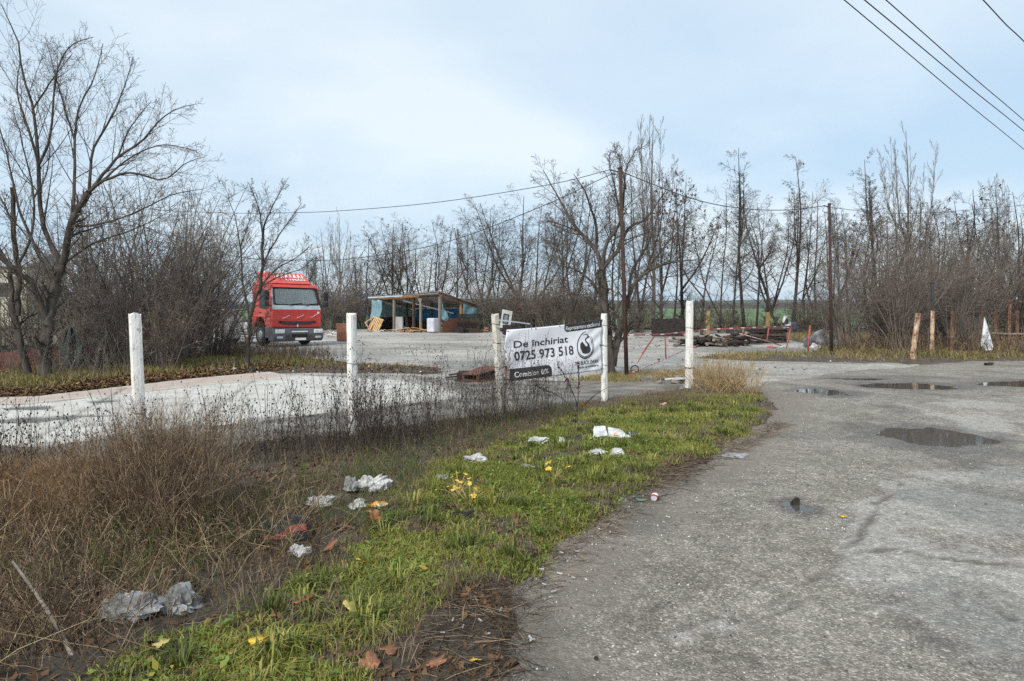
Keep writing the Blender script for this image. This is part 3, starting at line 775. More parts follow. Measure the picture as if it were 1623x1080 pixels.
G_ROW = 'bare trees along the edge of the green field'
ROW = [  # px, distance, top px, kind, variant, label
    (502, 56, 398, 'slender', 0, 'thin bare tree just beside the red truck cab'),
    (540, 84, 336, 'poplar', 0, 'pale bare poplar rising between red truck and shed'),
    (588, 60, 374, 'spread', 0, 'bare tree behind the blue sheeted end of the shed'),
    (614, 64, 352, 'spread', 1, 'bare forked tree behind the shed, above its pallets'),
    (648, 60, 352, 'spread', 2, 'many-limbed bare tree behind the middle of the shed roof'),
    (690, 64, 362, 'slender', 1, 'bare tree behind the high corner of the shed'),
    (724, 58, 366, 'spread', 3, 'bare tree with dark pods behind the low end of the shed'),
    (758, 57, 322, 'spread', 4, 'tall bare tree just past the low end of the shed'),
    (800, 60, 344, 'spread', 1, 'bare tree behind the leaning white cabinet'),
    (830, 52, 312, 'spread', 2, 'bare tree standing behind the upper edge of the banner'),
    (858, 56, 320, 'slender', 2, 'straight bare tree above the words De închiriat'),
    (884, 44, 300, 'spread', 0, 'dark stout bare tree behind the middle of the banner'),
    (917, 43, 288, 'spread', 3, 'dark bare tree above the swan emblem of the banner'),
    (1006, 46, 268, 'spread', 4, 'bare tree close behind the rusty gate pole with wires'),
    (1035, 50, 188, 'poplar', 1, 'tall narrow bare poplar behind the rusty gate pole with wires'),
    (1048, 42, 300, 'poddy', 0, 'bare tree hung with dark pods above the dark board'),
    (1082, 44, 290, 'poddy', 1, 'bare tree hung with pods behind the tallest white post'),
    (1112, 41, 340, 'spread', 1, 'low bare tree over the charred log pile'),
    (1180, 47, 232, 'slender', 0, 'tallest slim bare tree between white post and rusted cable pole'),
    (1199, 45, 330, 'slender', 3, 'thin bare tree beside the stacked dark pallets'),
    (1217, 48, 300, 'spread', 2, 'bare tree with pale gaps behind the dark pallets'),
    (1238, 43, 315, 'spread', 0, 'forked bare tree behind the red gate end post'),
    (1256, 47, 238, 'slender', 1, 'tall bare tree with hanging pods in its top by the red gate end'),
    (1290, 45, 318, 'spread', 3, 'bare tree behind the grey tarpaulin heap'),
    (1334, 46, 312, 'slender', 2, 'slim bare tree close behind the rusted cable pole'),
    (1362, 46, 330, 'spread', 1, 'bare tree above the thicket beside the rusted cable pole'),
    (1386, 45, 245, 'slender', 3, 'tall forking bare tree rising over the thicket near the poplar'),
    (1442, 72, 203, 'poplar', 0, 'broad pale poplar towering over the roadside thicket'),
    (1424, 38, 335, 'spread', 4, 'bare tree in the thicket under the broad poplar'),
    (1492, 42, 335, 'spread', 2, 'bare tree behind the dark steel post on the flaking post'),
    (1532, 43, 300, 'spread', 0, 'bare tree reaching above the thicket over the white board'),
    (1562, 46, 322, 'slender', 1, 'thin bare tree in the thicket above the white triangular board'),
    (1586, 54, 278, 'poplar', 1, 'slim poplar at the far end of the roadside thicket'),
    (1606, 40, 312, 'spread', 3, 'bare tree at the very end of the roadside thicket'),
    (372, 42, 400, 'spread', 2, 'bare tree behind the roof of the red truck'),
    (458, 47, 405, 'spread', 4, 'bare tree straight behind the red truck cab'),
    (482, 52, 392, 'slender', 3, 'slim bare tree behind the mirror of the red truck'),
    (305, 46, 305, 'poplar', 0, 'pale poplar behind the dense roadside thicket by the truck'),
    (336, 50, 335, 'poplar', 1, 'shorter pale poplar behind the thicket by the truck'),
]
KIND = {'spread': (SPREAD, 10.), 'slender': (SLEND, 11.), 'poplar': (POPL, 16.), 'poddy': (PODDY, 10.)}
for px, y, ty, kd, v, lab in ROW:
    ms, h0 = KIND[kd]
    y += rt.uniform(-3, 4)
    if kd == 'spread': v = int(rt.integers(7))
    hgt = zat(ty, y)
    s = hgt / h0
    place_tree('poplar_tree' if kd == 'poplar' else 'bare_tree', ms[v % len(ms)], lab, 'tree', at(px, y), y, -0.05, s, rt.uniform(0, 6.28), G_ROW,
               sxy=s * (rt.uniform(.8, 1.0) if kd == 'poplar' else rt.uniform(.85, 1.3)), tilt=.02 if kd == 'poplar' else .07)
# far second belt of trees, one mass
Vs, Fs, off = [], [], 0
src = []
for ms in (SPREAD[0], SPREAD[2], SLEND[0], SPREAD[4]):
    vv = np.empty(len(ms[1].vertices) * 3, np.float32); ms[1].vertices.foreach_get('co', vv)
    vt = np.empty(len(ms[0].vertices) * 3, np.float32); ms[0].vertices.foreach_get('co', vt)
    def quads(me):
        q = np.empty(len(me.loops), np.int32); me.loops.foreach_get('vertex_index', q); return q.reshape(-1, 4)
    q1, q0 = quads(ms[1]), quads(ms[0])
    keep = rt.random(len(q1) // 3) < 0.2
    q1 = q1[:len(keep) * 3].reshape(-1, 3, 4)[keep].reshape(-1, 4)
    src.append((np.concatenate([vt.reshape(-1, 3), vv.reshape(-1, 3)]), np.concatenate([q0, q1 + len(vt) // 3])))
for i in range(24):
    V, F = src[i % 4]
    y = rt.uniform(64, 80); x = at(rt.uniform(470, 1010), y) if i < 18 else at(rt.uniform(1350, 1640), y)
    s = rt.uniform(.55, .95); a = rt.uniform(0, 6.28)
    W = V * s
    W = np.stack([W[:, 0] * cos(a) - W[:, 1] * sin(a) + x, W[:, 0] * sin(a) + W[:, 1] * cos(a) + y, W[:, 2] - .1], 1)
    Vs.append(W); Fs.append(F + off); off += len(V)
tag(link('tree_belt', mesh_np('tree_belt', np.concatenate(Vs), np.concatenate(Fs), M['twig'])), 'grey mass of more bare trees behind the shed and field edge', 'trees', kind='stuff')

# --- thickets
TH = [  # px, distance, top px, source, variant, label
    (1345, 25.5, 402, 'T', 0, 'bare multi-stemmed bush at the foot of the rusted cable pole', None),
    (1388, 27, 372, 'T', 1, 'bare thicket bush between the cable pole and the leaning post', None),
    (1428, 25, 380, 'T', 2, 'bare bush behind the leaning flaking post', None),
    (1462, 27, 372, 'T', 3, 'bare bush between the two flaking orange posts', None),
    (1506, 26, 392, 'T', 0, 'bare bush behind the dark steel post on the flaking post', None),
    (1548, 28, 385, 'T', 1, 'bare bush behind the white triangular board', None),
    (1590, 30, 395, 'T', 2, 'bare bush beside the white triangular board and pale pipe', None),
    (1632, 30, 375, 'T', 3, 'bare bush cut by the photo edge beyond the pale pipe', None),
    (1410, 30, 430, 'B', 0, 'low reddish brush under the bare thicket by the leaning post', None),
    (1480, 29, 440, 'B', 1, 'low grey brush behind the flaking post with steel on top', None),
    (1535, 24.5, 500, 'B', 2, 'small tangled bush between the flaking posts and white board', None),
    (1622, 22.6, 540, 'B', 1, 'low dry bush under the pale pipe', None),
    (128, 20, 345, 'T', 1, 'bare thicket bush behind the big forked tree and dark green tarpaulin', None),
    (172, 21.5, 300, 'T', 2, 'tall bare thicket bush above the first white post', None),
    (222, 20, 318, 'T', 3, 'dense bare bush right behind the first white post', None),
    (262, 22.5, 300, 'T', 3, 'tall bare bush beside the pale poplars', None),
    (300, 20.5, 352, 'T', 2, 'bare bush over the white scrap vehicle', None),
    (338, 22.5, 380, 'T', 1, 'bare bush near the rear wheels of the red truck', None),
    (205, 18, 420, 'B', 2, 'dark low brush at the foot of the thicket by the first white post', None),
    (262, 17.5, 455, 'B', 0, 'reddish low brush beside the leaf strewn slab edge', None),
    (150, 17.8, 470, 'B', 1, 'low grey brush by the hanging dark green tarpaulin', None),
    (8, 19, 440, 'T', 0, 'bare bush at the photo edge beside the pale building', None),
    (60, 22, 380, 'T', 3, 'bare bush behind the twin trunks by the rust red boards', None),
    (1448, 31, 362, 'T', 0, 'bare thicket bush under the broad poplar', None),
    (1525, 32, 375, 'T', 2, 'bare thicket bush deeper in, behind the slim flaking post', None),
    (1612, 31, 385, 'T', 1, 'bare thicket bush deeper in, behind the tall pale flaking post', None),
    (318, 26, 372, 'T', 0, 'bare bush deeper in the thicket by the poplars', None),
]
for px, y, ty, src_, v, lab, _ in TH:
    ms, h0 = (THICK, 5.) if src_ == 'T' else (BUSH, 3.)
    s = zat(ty, y) / h0 * 1.22
    w = s * rt.uniform(.85, 1.05)
    if px < 420 and src_ == 'T': w = s * 1.05
    place_tree('bare_bush', ms[v], lab, 'bush', at(px, y), y, 0.0, s, rt.uniform(0, 6.28), 'bare thicket bushes', sxy=w)
place_tree('small_bare_tree', BUSH[1], 'knee of bare stems on the grass before the white scrap vehicle', 'bush', at(303, 24), 24, 0, zat(488, 24) / 3 * 1.1, 1.0, 'bare thicket bushes', sxy=.7)
place_tree('small_bare_tree', BUSH[2], 'small forked bush on the grass near the truck rear wheels', 'bush', at(353, 21.5), 21.5, 0, zat(492, 21.5) / 3 * 1.1, 2.0, 'bare thicket bushes', sxy=.5)

MORE = [  # the gaps between them
    (512, 60, 388, 'spread', 3, 'bare tree between the red truck mirror and the brown cabinet'),
    (566, 62, 384, 'slender', 2, 'thin bare tree just before the blue sheeted end of the shed'),
    (632, 58, 372, 'slender', 0, 'thin bare tree behind the shed, over its new pallet side'),
    (672, 60, 368, 'spread', 0, 'bare tree behind the white fridge and the shed roof'),
    (706, 62, 352, 'spread', 4, 'bare tree just behind the highest corner of the shed roof'),
    (742, 56, 352, 'slender', 3, 'thin bare tree behind the crate stack of the shed'),
    (780, 58, 335, 'spread', 2, 'bare tree behind the cream stained post'),
    (816, 56, 338, 'slender', 1, 'thin bare tree above the scrap cart'),
    (846, 50, 330, 'spread', 4, 'dark bare tree over the start of the banner words'),
    (900, 48, 300, 'slender', 0, 'straight bare tree among those above the banner'),
    (938, 45, 300, 'spread', 1, 'bare tree close behind the broad tree trunk'),
    (975, 47, 290, 'slender', 3, 'slim bare tree just behind the crown of the broad tree'),
    (1066, 46, 310, 'slender', 2, 'slim bare tree behind the dark board'),
    (1140, 46, 300, 'spread', 0, 'bare tree between the tallest white post and the tallest slim tree'),
    (1160, 43, 330, 'slender', 1, 'thin bare tree near the weathered yellow fence stake'),
    (1275, 48, 305, 'spread', 2, 'bare tree between the hanging cloth and the tarpaulin heap'),
    (1312, 42, 335, 'spread', 4, 'bare tree right behind the rusted cable pole'),
    (1348, 43, 320, 'slender', 0, 'thin tree in the thicket next to the rusted cable pole'),
    (1405, 42, 300, 'spread', 1, 'bare tree in the thicket on the cable pole side of the poplar'),
    (1462, 43, 320, 'slender', 2, 'thin bare tree right next to the broad poplar'),
    (1510, 40, 325, 'spread', 4, 'bare tree among the thicket above the brown flaking post'),
    (1546, 40, 310, 'slender', 3, 'thin bare tree above the slim flaking post'),
    (1618, 44, 300, 'spread', 0, 'bare tree cut off by the photo edge over the last flaking post'),
    (425, 45, 402, 'slender', 0, 'thin bare tree behind the roof deflector of the truck'),
    (350, 40, 400, 'spread', 3, 'bare tree behind the coupling of the red truck'),
]
for px, y, ty, kd, v, lab in MORE:
    ms, h0 = KIND[kd]
    if kd == 'spread': v = int(rt.integers(7))
    s = zat(ty, y) / h0
    place_tree('bare_tree', ms[v % len(ms)], lab, 'tree', at(px, y), y, -0.05, s, rt.uniform(0, 6.28), G_ROW, sxy=s * rt.uniform(.85, 1.3), tilt=.09)

UNDER = [
    (520, 51, 440, 'low bare shrub beside the brown cabinet, under the trees'), (548, 54, 436, 'low bare shrub right behind the second white post'),
    (575, 55, 442, 'low bare shrub at the blue sheeted end of the shed'), (770, 50, 446, 'low bare shrub behind the logs past the dark crates'),
    (795, 49, 440, 'low bare shrub behind the leaning white door'), (822, 47, 436, 'low bare shrub behind the scrap cart'),
    (848, 46, 440, 'low bare shrub over the first banner letters'), (872, 45, 432, 'low bare shrub over the middle of the banner'),
    (900, 44, 436, 'low bare shrub over the dark top tab of the banner'), (930, 44, 440, 'low bare shrub behind the swan end post'),
    (1012, 46, 452, 'low bare shrub behind the red top rail, near the gate pole'), (1100, 47, 462, 'low bare shrub right behind the tallest white post'),
    (1150, 45, 468, 'low bare shrub behind the charred pile'), (1278, 44, 462, 'low bare shrub behind the short red gate post'),
    (1318, 40, 450, 'low bare shrub behind the rusted cable pole'),
]
for i, (px, y, ty, lab) in enumerate(UNDER):
    s = zat(ty, y) / 3 * 1.15
    place_tree('bare_bush', BUSH[i % 3], lab, 'bush', at(px, y), y, 0, s, rt.uniform(0, 6.28), 'low shrubs under the field edge trees', sxy=s * rt.uniform(.9, 1.4), tilt=.05)

# --- the trees one can follow limb by limb
def px_tree(name, y0, limbs, label, levels, seed, rmin, jit=0.5, **kw):
    rg = np.random.default_rng(seed)
    bx = at(limbs[0][0][0][0], y0)
    ends = {}
    sk = []
    for pts, r0, r1 in limbs:
        k0 = tuple(pts[0]); dep = ends.get(k0, 0.0); out = []; d_dir = rg.uniform(-1, 1) * jit
        for i, p in enumerate(pts):
            u = i / max(1, len(pts) - 1)
            dd = dep + d_dir * u * (1 if pts[0][1] < 560 else 0.12)
            Y = y0 + dd
            ends.setdefault(tuple(p), dd)
            z = EYE - (p[1] - PY0) * Y / FPX
            out.append((at(p[0], Y) - bx, dd, z))
        sk.append((out, r0, r1))
    ms = tree_meshes(sk, levels, rg, rmin, bark='bark', **kw)
    o = thing(name, label, 'tree', (bx, y0, 0))
    link('trunk', ms[0], o); link('crown', ms[1], o)
    if ms[2]: tag(link('dead_leaves', ms[2], o), kind='stuff')
    return o
LV = lambda a, b, c, up=.03: [dict(m=a, t0=.15, t1=.98, a0=22, a1=52, l0=.22, l1=.55, n=8, wob=.06, up=up, rk=.34, maxL=2.2),
                  dict(m=b, t0=.1, t1=.98, a0=25, a1=58, l0=.3, l1=.65, n=5, wob=.07, up=up, rk=.45),
                  dict(m=c, t0=.1, t1=1, a0=28, a1=64, l0=.3, l1=.7, n=3, wob=.08, up=up * .5, rk=.5)]
px_tree('forked_tree', 15.25, [
    ([(71, 606), (72, 560), (77, 512)], .20, .165),
    ([(77, 512), (60, 470), (40, 440), (12, 418), (-25, 380)], .10, .05),
    ([(77, 512), (86, 462), (98, 420)], .15, .13),
    ([(98, 420), (82, 395), (66, 345), (61, 262), (52, 174), (33, 110), (33, 78), (2, 7)], .085, .012),
    ([(61, 262), (44, 200), (28, 150), (32, 90)], .05, .01),
    ([(61, 262), (80, 215), (89, 118), (111, 74), (148, 59)], .045, .009),
    ([(52, 174), (89, 118), (115, 85)], .03, .009),
    ([(98, 420), (112, 358), (141, 305)], .12, .095),
    ([(112, 358), (118, 300), (118, 222), (126, 170), (148, 126), (163, 70)], .06, .01),
    ([(118, 222), (96, 150), (72, 60)], .035, .008),
    ([(141, 305), (148, 237), (178, 185), (200, 130), (211, 89)], .05, .009),
    ([(141, 305), (185, 252), (226, 222), (259, 185), (290, 170), (308, 166)], .055, .009),
    ([(185, 252), (205, 205), (240, 160)], .03, .008),
    ([(141, 305), (159, 289), (204, 274), (259, 285), (290, 262), (318, 250)], .05, .009),
    ([(159, 289), (210, 248), (260, 230), (312, 240)], .035, .008),
    ([(112, 358), (160, 355), (220, 335), (270, 310), (322, 300)], .04, .009),
    ([(98, 420), (150, 385), (210, 365), (280, 330)], .04, .009),
    ([(86, 462), (60, 400), (30, 330), (12, 250), (-10, 170)], .06, .01),
    ], 'big forked bare tree with fanning limbs beside the rust red boards', LV(14, 8, 4, .035), 31, .0024, jit=.9, rsc=.72, twig='twig')
px_tree('leaning_tree', 15.5, [
    ([(48, 606), (36, 560), (26, 520), (19, 480)], .12, .09),
    ([(19, 480), (15, 430), (2, 400), (-30, 370)], .07, .04),
    ([(28, 500), (31, 440), (28, 420), (22, 360), (19, 297)], .085, .06),
    ([(28, 420), (48, 380), (54, 315), (38, 240), (20, 170)], .045, .01),
    ([(22, 360), (4, 320), (-18, 290)], .04, .015),
    ([(54, 315), (75, 270), (80, 210)], .025, .008),
    ([(26, 520), (50, 500), (70, 495)], .03, .012),
    ], 'slimmer leaning bare tree with a sawn off stub next to the forked tree', LV(9, 7, 4), 32, .0024, jit=.5, rsc=.75, twig='twig')
px_tree('slim_tree', 18.4, [
    ([(391, 586), (394, 545), (396, 505)], .085, .07),
    ([(396, 505), (406, 470), (412, 455), (416, 420), (417, 385)], .065, .05),
    ([(417, 385), (418, 361), (428, 335), (440, 312), (454, 288)], .042, .008),
    ([(416, 420), (432, 390), (451, 360), (466, 340), (478, 322)], .035, .008),
    ([(412, 455), (438, 427), (470, 408), (496, 386)], .035, .008),
    ([(412, 455), (440, 440), (480, 425), (500, 405)], .025, .008),
    ([(396, 505), (385, 449), (381, 392), (372, 342), (360, 312)], .045, .008),
    ([(417, 385), (412, 340), (405, 315), (394, 291)], .035, .008),
    ([(381, 392), (395, 350), (400, 330)], .02, .007),
    ([(394, 545), (372, 500), (350, 480)], .03, .008), ([(391, 560), (408, 520), (425, 500)], .02, .007),
    ], 'slim bare tree standing before the red truck cab', LV(11, 9, 5), 33, .003, jit=.5, rsc=.75, twig='twig')
px_tree('broad_tree', 16.8, [
    ([(966, 596), (962, 540), (957, 470), (953, 428)], .20, .15),
    ([(953, 428), (945, 398), (918, 367), (902, 345), (894, 328), (876, 298), (861, 270)], .085, .011),
    ([(945, 398), (945, 358), (936, 330), (928, 305), (909, 276)], .06, .010),
    ([(953, 428), (966, 412), (980, 397), (996, 362), (1025, 346), (1057, 300)], .085, .011),
    ([(953, 428), (962, 385), (983, 352), (990, 300), (992, 269), (1010, 233)], .075, .010),
    ([(983, 352), (975, 300), (966, 260), (968, 238)], .04, .009),
    ([(992, 300), (985, 262), (975, 236)], .03, .009),
    ([(918, 367), (885, 355), (860, 350)], .03, .009),
    ([(970, 580), (984, 520), (998, 465), (1016, 438), (1043, 422), (1072, 415), (1104, 412)], .12, .015),
    ([(998, 465), (1002, 430), (1030, 380), (1046, 330)], .06, .010),
    ([(1016, 438), (1050, 395), (1080, 360), (1090, 340)], .04, .009),
    ([(957, 470), (930, 440), (905, 425), (872, 420)], .055, .01),
    ([(960, 520), (938, 480), (915, 465), (890, 470)], .045, .01),
    ([(966, 560), (1000, 520), (1018, 480), (1040, 470)], .05, .01),
    ([(905, 425), (880, 390), (862, 380)], .03, .009),
    ], 'broad bare tree spreading its crown behind the swan end of the banner', LV(12, 9, 5, .01), 34, .003, jit=1.3, rsc=.75, twig='twig')
# ------------------------------------------------------------------ grass, weeds and litter (nobody could count them)
rv = np.random.default_rng(77)
def blades(n_try, xr, yr, dens, zf, hmin, hmax, w, lean=.5, near=True):
    if near:  # even cover in the picture: more and smaller where it is close
        y = np.exp(rv.uniform(np.log(yr[0]), np.log(yr[1]), n_try)); x = rv.uniform(0, 1, n_try)
        x = xr[0] + x * (xr[1] - xr[0])
    else:
        x = rv.uniform(*xr, n_try); y = rv.uniform(*yr, n_try)
    k = rv.random(n_try) < dens(x, y)
    x, y = x[k], y[k]; n = len(x); z = zf(x, y)
    a = rv.uniform(0, 2 * pi, n); l = rv.uniform(.1, 1, n) * lean; h = rv.uniform(hmin, hmax, n) * (0.6 + 0.8 * fbm(x * 1.5, y * 1.5, 3, 5)); ww = w * rv.uniform(.6, 1.4, n)
    b = rv.uniform(0, 2 * pi, n)
    sx, sy = np.cos(b) * ww, np.sin(b) * ww
    dx_, dy_ = np.cos(a) * l * h, np.sin(a) * l * h
    p0 = np.stack([x, y, z - .01], 1); s = np.stack([sx, sy, 0 * sx], 1)
    p1 = p0 + np.stack([dx_ * .35, dy_ * .35, h * .6], 1)
    p2 = p0 + np.stack([dx_, dy_, h * (1 - .35 * l)], 1)
    V = np.stack([p0 - s, p0 + s, p1 - s * .75, p1 + s * .75, p2], 1).reshape(-1, 3)
    i = np.arange(n) * 5
    return V, [np.stack([i, i + 1, i + 3, i + 2], 1), np.stack([i + 2, i + 3, i + 4], 1)], n
GREEN = [gp(60, 1140), gp(230, 1060), gp(330, 1005), gp(430, 930), gp(510, 880), gp(590, 842), gp(640, 785), gp(700, 745), gp(820, 702), gp(900, 668), gp(1000, 645), gp(1080, 632),
         gp(1200, 632), gp(1225, 655), gp(1150, 712), gp(1060, 752), gp(960, 808), gp(890, 868), gp(830, 925), gp(720, 938), gp(650, 990), gp(590, 1050), gp(510, 1140)]
def green_d(x, y):
    return sdpoly(x, y, GREEN) + 0.35 * (fbm(x * 1.6, y * 1.6, 4, 91) - 0.5) * 2 * .6
def gdens(x, y):
    s = green_d(x, y)
    return sstep(-0.12, 0.25, s) * (0.07 + 0.93 * sstep(.385, .56, fbm(x * 2.6, y * 2.6, 5, 92)))
GRASS_STOPS = [(0.0, (0.065, 0.085, 0.018)), (0.3, (0.14, 0.175, 0.03)), (0.58, (0.255, 0.27, 0.055)), (0.8, (0.36, 0.33, 0.085)), (1.0, (0.44, 0.36, 0.18))]
M['grass'] = tint_mat('grass_blade', GRASS_STOPS, 0.55, 0.3, 0.35)
def tints(x, y, n, k, seed, bias=0.0):
    return np.repeat(np.clip(0.55 * fbm(x * 1.3, y * 1.3, 3, seed) + rv.uniform(-.05, .62, n) * .75 + bias, 0, 1), k)
def stuff_mesh(name, V, F, m, tint, label, cat='grass'):
    return tag(link(name, mesh_np(name, V, F, m, attrs={'tint': tint})), label, cat, kind='stuff')
V, F, n = blades(1050000, (-2.9, 5.2), (2.4, 14), lambda x, y: gdens(x, y) * np.clip(1.0, 0, 1), verge_z, .022, .078, .0034, 1.3)
stuff_mesh('grass', V, F, M['grass'], tints(V[::5, 0], V[::5, 1], n, 5, 94, .05), 'short green grass growing along the verge beside the road')
print('grass', n)
DEAD = [gp(640, 1130), gp(660, 1030), gp(710, 975), gp(785, 930), gp(860, 880), gp(950, 815), gp(1060, 750), gp(1160, 705), gp(1235, 668), gp(1240, 680), gp(1130, 740), gp(1060, 780), gp(960, 842), gp(890, 900), gp(845, 965), gp(830, 1080), gp(800, 1140)]
# coarser tufts and rosettes
rc_ = np.random.default_rng(55)
tuft = []
while len(tuft) < 210:
    yy = np.exp(rc_.uniform(np.log(2.6), np.log(12))); xx = rc_.uniform(-2.6, 5)
    if green_d(np.array([xx]), np.array([yy]))[0] > .1: tuft.append((xx, yy, rc_.uniform(.5, 1.4)))
tuft = np.array(tuft); tt = np.repeat(tuft, 46, 0); xy = tt[:, :2] + rc_.normal(0, .028, (len(tt), 2)) * tt[:, 2:3]
az = np.arctan2(xy[:, 1] - tt[:, 1], xy[:, 0] - tt[:, 0]) + rc_.normal(0, .5, len(tt)); hh = rc_.uniform(.06, .15, len(tt)) * tt[:, 2]; ln = rc_.uniform(.25, 1.0, len(tt))
b0 = np.stack([xy[:, 0], xy[:, 1], verge_z(xy[:, 0], xy[:, 1]) - .01], 1); dr = np.stack([np.cos(az), np.sin(az), 0 * az], 1) * (ln * hh)[:, None]; sd_ = np.stack([-np.sin(az), np.cos(az), 0 * az], 1) * rc_.uniform(.0022, .0048, len(tt))[:, None]
m1 = b0 + dr * .4 + np.stack([0 * hh, 0 * hh, hh * .65], 1); e1 = b0 + dr * 1.15 + np.stack([0 * hh, 0 * hh, hh * (.9 - .45 * ln)], 1)
V = np.stack([b0 - sd_, b0 + sd_, m1 - sd_, m1 + sd_, e1], 1).reshape(-1, 3); i = np.arange(len(tt)) * 5
stuff_mesh('grass_tufts', V, [np.stack([i, i + 1, i + 3, i + 2], 1), np.stack([i + 2, i + 3, i + 4], 1)], M['grass'], np.repeat(np.clip(np.repeat(rc_.uniform(.1, .75, len(tuft)), 46) + rc_.normal(0, .12, len(tt)), 0, 1), 5), 'coarser grass tufts standing out of the verge turf')
# thin dry grass everywhere else on the verge
def ddens(x, y):
    s = np.minimum(verge_sd(x, y), .25 - 1.1 * sstep(-.05, .12, sdpoly(x, y, DEAD)) * (rv.random(np.shape(x)) < .93))
    return sstep(0.0, .25, s) * (1 - .93 * sstep(-.05, .25, green_d(x, y)) * sstep(.36, .48, fbm(x * 2.6, y * 2.6, 5, 92))) * (0.12 + 0.88 * sstep(.4, .6, fbm(x * 2.1, y * 2.1, 4, 96)))
M['straw'] = tint_mat('straw', [(0.0, (0.10, 0.072, 0.045)), (0.5, (0.20, 0.15, 0.095)), (0.85, (0.31, 0.245, 0.16)), (1.0, (0.14, 0.17, 0.05))], 0.8, .15)
V, F, n = blades(200000, (-9, 5.2), (2.3, 14), ddens, verge_z, .04, .16, .0018, 1.6)
stuff_mesh('dry_grass', V, F, M['straw'], tints(V[::5, 0], V[::5, 1], n, 5, 97), 'dry straw grass lying among the weeds on the verge')
print('dry', n)
# broad little leaves in the green
def leafcards(n_try, xr, yr, dens, zf, s0, s1, lift, flat=.5):
    y = np.exp(rv.uniform(np.log(yr[0]), np.log(yr[1]), n_try)); x = rv.uniform(*xr, n_try)
    k = rv.random(n_try) < dens(x, y); x, y = x[k], y[k]; n = len(x)
    z = zf(x, y) + rv.uniform(0.004, 1, n) * lift
    a = rv.uniform(0, 2 * pi, n); t = rv.normal(0, flat, n); sz = rv.uniform(s0, s1, n)
    d = np.stack([np.cos(a) * np.cos(t), np.sin(a) * np.cos(t), np.sin(t)], 1); w = np.stack([-np.sin(a), np.cos(a), rv.normal(0, .35, n)], 1)
    c = np.stack([x, y, z], 1); up = np.stack([0 * x, 0 * x, sz * rv.uniform(-.1, .35, n)], 1)
    q = sz[:, None]
    V = np.stack([c - d * q, c - d * q * .2 + w * q * .55 + up, c + d * q * 1.1, c - d * q * .2 - w * q * .55 + up], 1).reshape(-1, 3)
    i = np.arange(n) * 4
    return V, [np.stack([i, i + 1, i + 2], 1), np.stack([i, i + 2, i + 3], 1)], n
M['herb'] = tint_mat('herb_leaf', [(0.0, (0.07, 0.11, 0.02)), (0.45, (0.14, 0.22, 0.035)), (0.72, (0.23, 0.29, 0.05)), (0.86, (0.33, 0.31, 0.05)), (1.0, (0.42, 0.30, 0.04))], .5, .3, .4)
V, F, n = leafcards(60000, (-2.6, 5.2), (2.5, 14), lambda x, y: gdens(x, y) * sstep(.45, .6, fbm(x * 2, y * 2, 4, 98)), verge_z, .010, .026, .05)
stuff_mesh('ground_herbs', V, F, M['herb'], tints(V[::4, 0], V[::4, 1], n, 4, 99, -.03), 'small broad leaved herbs growing through the verge grass', 'herbs')
def sdens(x, y):
    s = verge_sd(x, y)
    return sstep(0.0, .2, s) * (.10 + .6 * sstep(.5, .62, fbm(x * 2.4, y * 2.4, 4, 100))) * np.where(x < 3.5, 1, .3)
V, F, n = leafcards(95000, (-7, 5.2), (2.4, 13), sdens, lambda x, y: verge_z(x, y), .012, .034, .015)
stuff_mesh('leaf_litter', V, F, M['litter'], np.repeat(rv.uniform(0, .8, n), 4), 'brown dead leaves strewn over the soil of the verge', 'litter')
V, F, n = leafcards(16000, (-2.6, 5.2), (2.6, 13), lambda x, y: gdens(x, y) * sstep(.5, .62, fbm(x * 1.7 + 3, y * 1.7, 4, 102)), verge_z, .012, .030, .06, .4)
stuff_mesh('broad_herbs', V, F, M['herb'], np.repeat(np.clip(rv.beta(1.6, 2.2, n) * 1.15, 0, 1), 4), 'broad dock and clover leaves in the verge, some gone yellow', 'herbs')
# leaf carpet and grass along the back of the slab, and roadside grass
def lfd(x, y):
    d1 = (1 - .93 * sstep(-6.6, -5.4, x + .8 * fbm(x, y, 3, 8))) * sstep(-.35, .1, sdpoly(x, y, LEAFY) + .3 * (fbm(x * 2, y * 2, 3, 101) - .5)); near = sstep(2.4, .2, sdpoly(x, y, LEAFY) - .3 * fbm(x, y, 3, 3))
    return d1 * near
V, F, n = leafcards(110000, (-16, -1.5), (11.6, 20), lambda x, y: lfd(x, y), leafy_z, .03, .06, .03)
stuff_mesh('leaf_carpet', V, F, M['litter'], np.repeat(np.clip(rv.normal(.45, .28, n), 0, 1), 4), 'carpet of brown and yellow leaves behind the pale slab', 'litter')
def lgr(x, y):
    s = sdpoly(x, y, LEAFY)
    return sstep(.5, 1.5, s + .5 * (fbm(x * 1.2, y * 1.2, 3, 103) - .5)) * (.25 + .75 * sstep(.38, .55, fbm(x * 1.1, y * 1.1, 4, 104)))
M['grass_bank'] = tint_mat('grass_bank', [(0.0, (0.09, 0.085, 0.03)), (0.35, (0.19, 0.175, 0.05)), (0.65, (0.27, 0.21, 0.10)), (1.0, (0.35, 0.26, 0.16))], .7, .25)
V, F, n = blades(110000, (-19, -1.5), (12.5, 29), lgr, leafy_z, .06, .24, .008, 1.1)
stuff_mesh('bank_grass', V, F, M['grass_bank'], tints(V[::5, 0], V[::5, 1], n, 5, 105), 'yellowing grass between the slab and the red truck')
def fgr(x, y):
    s = sdpoly(x, y, FARV)
    return sstep(-.1, .5, s + .4 * (fbm(x * 1.2, y * 1.2, 3, 106) - .5)) * (.2 + .8 * sstep(.4, .55, fbm(x * .9, y * .9, 4, 107)))
V, F, n = blades(90000, (4, 30), (20.3, 42), fgr, farv_z, .05, .24, .010, 1.2)
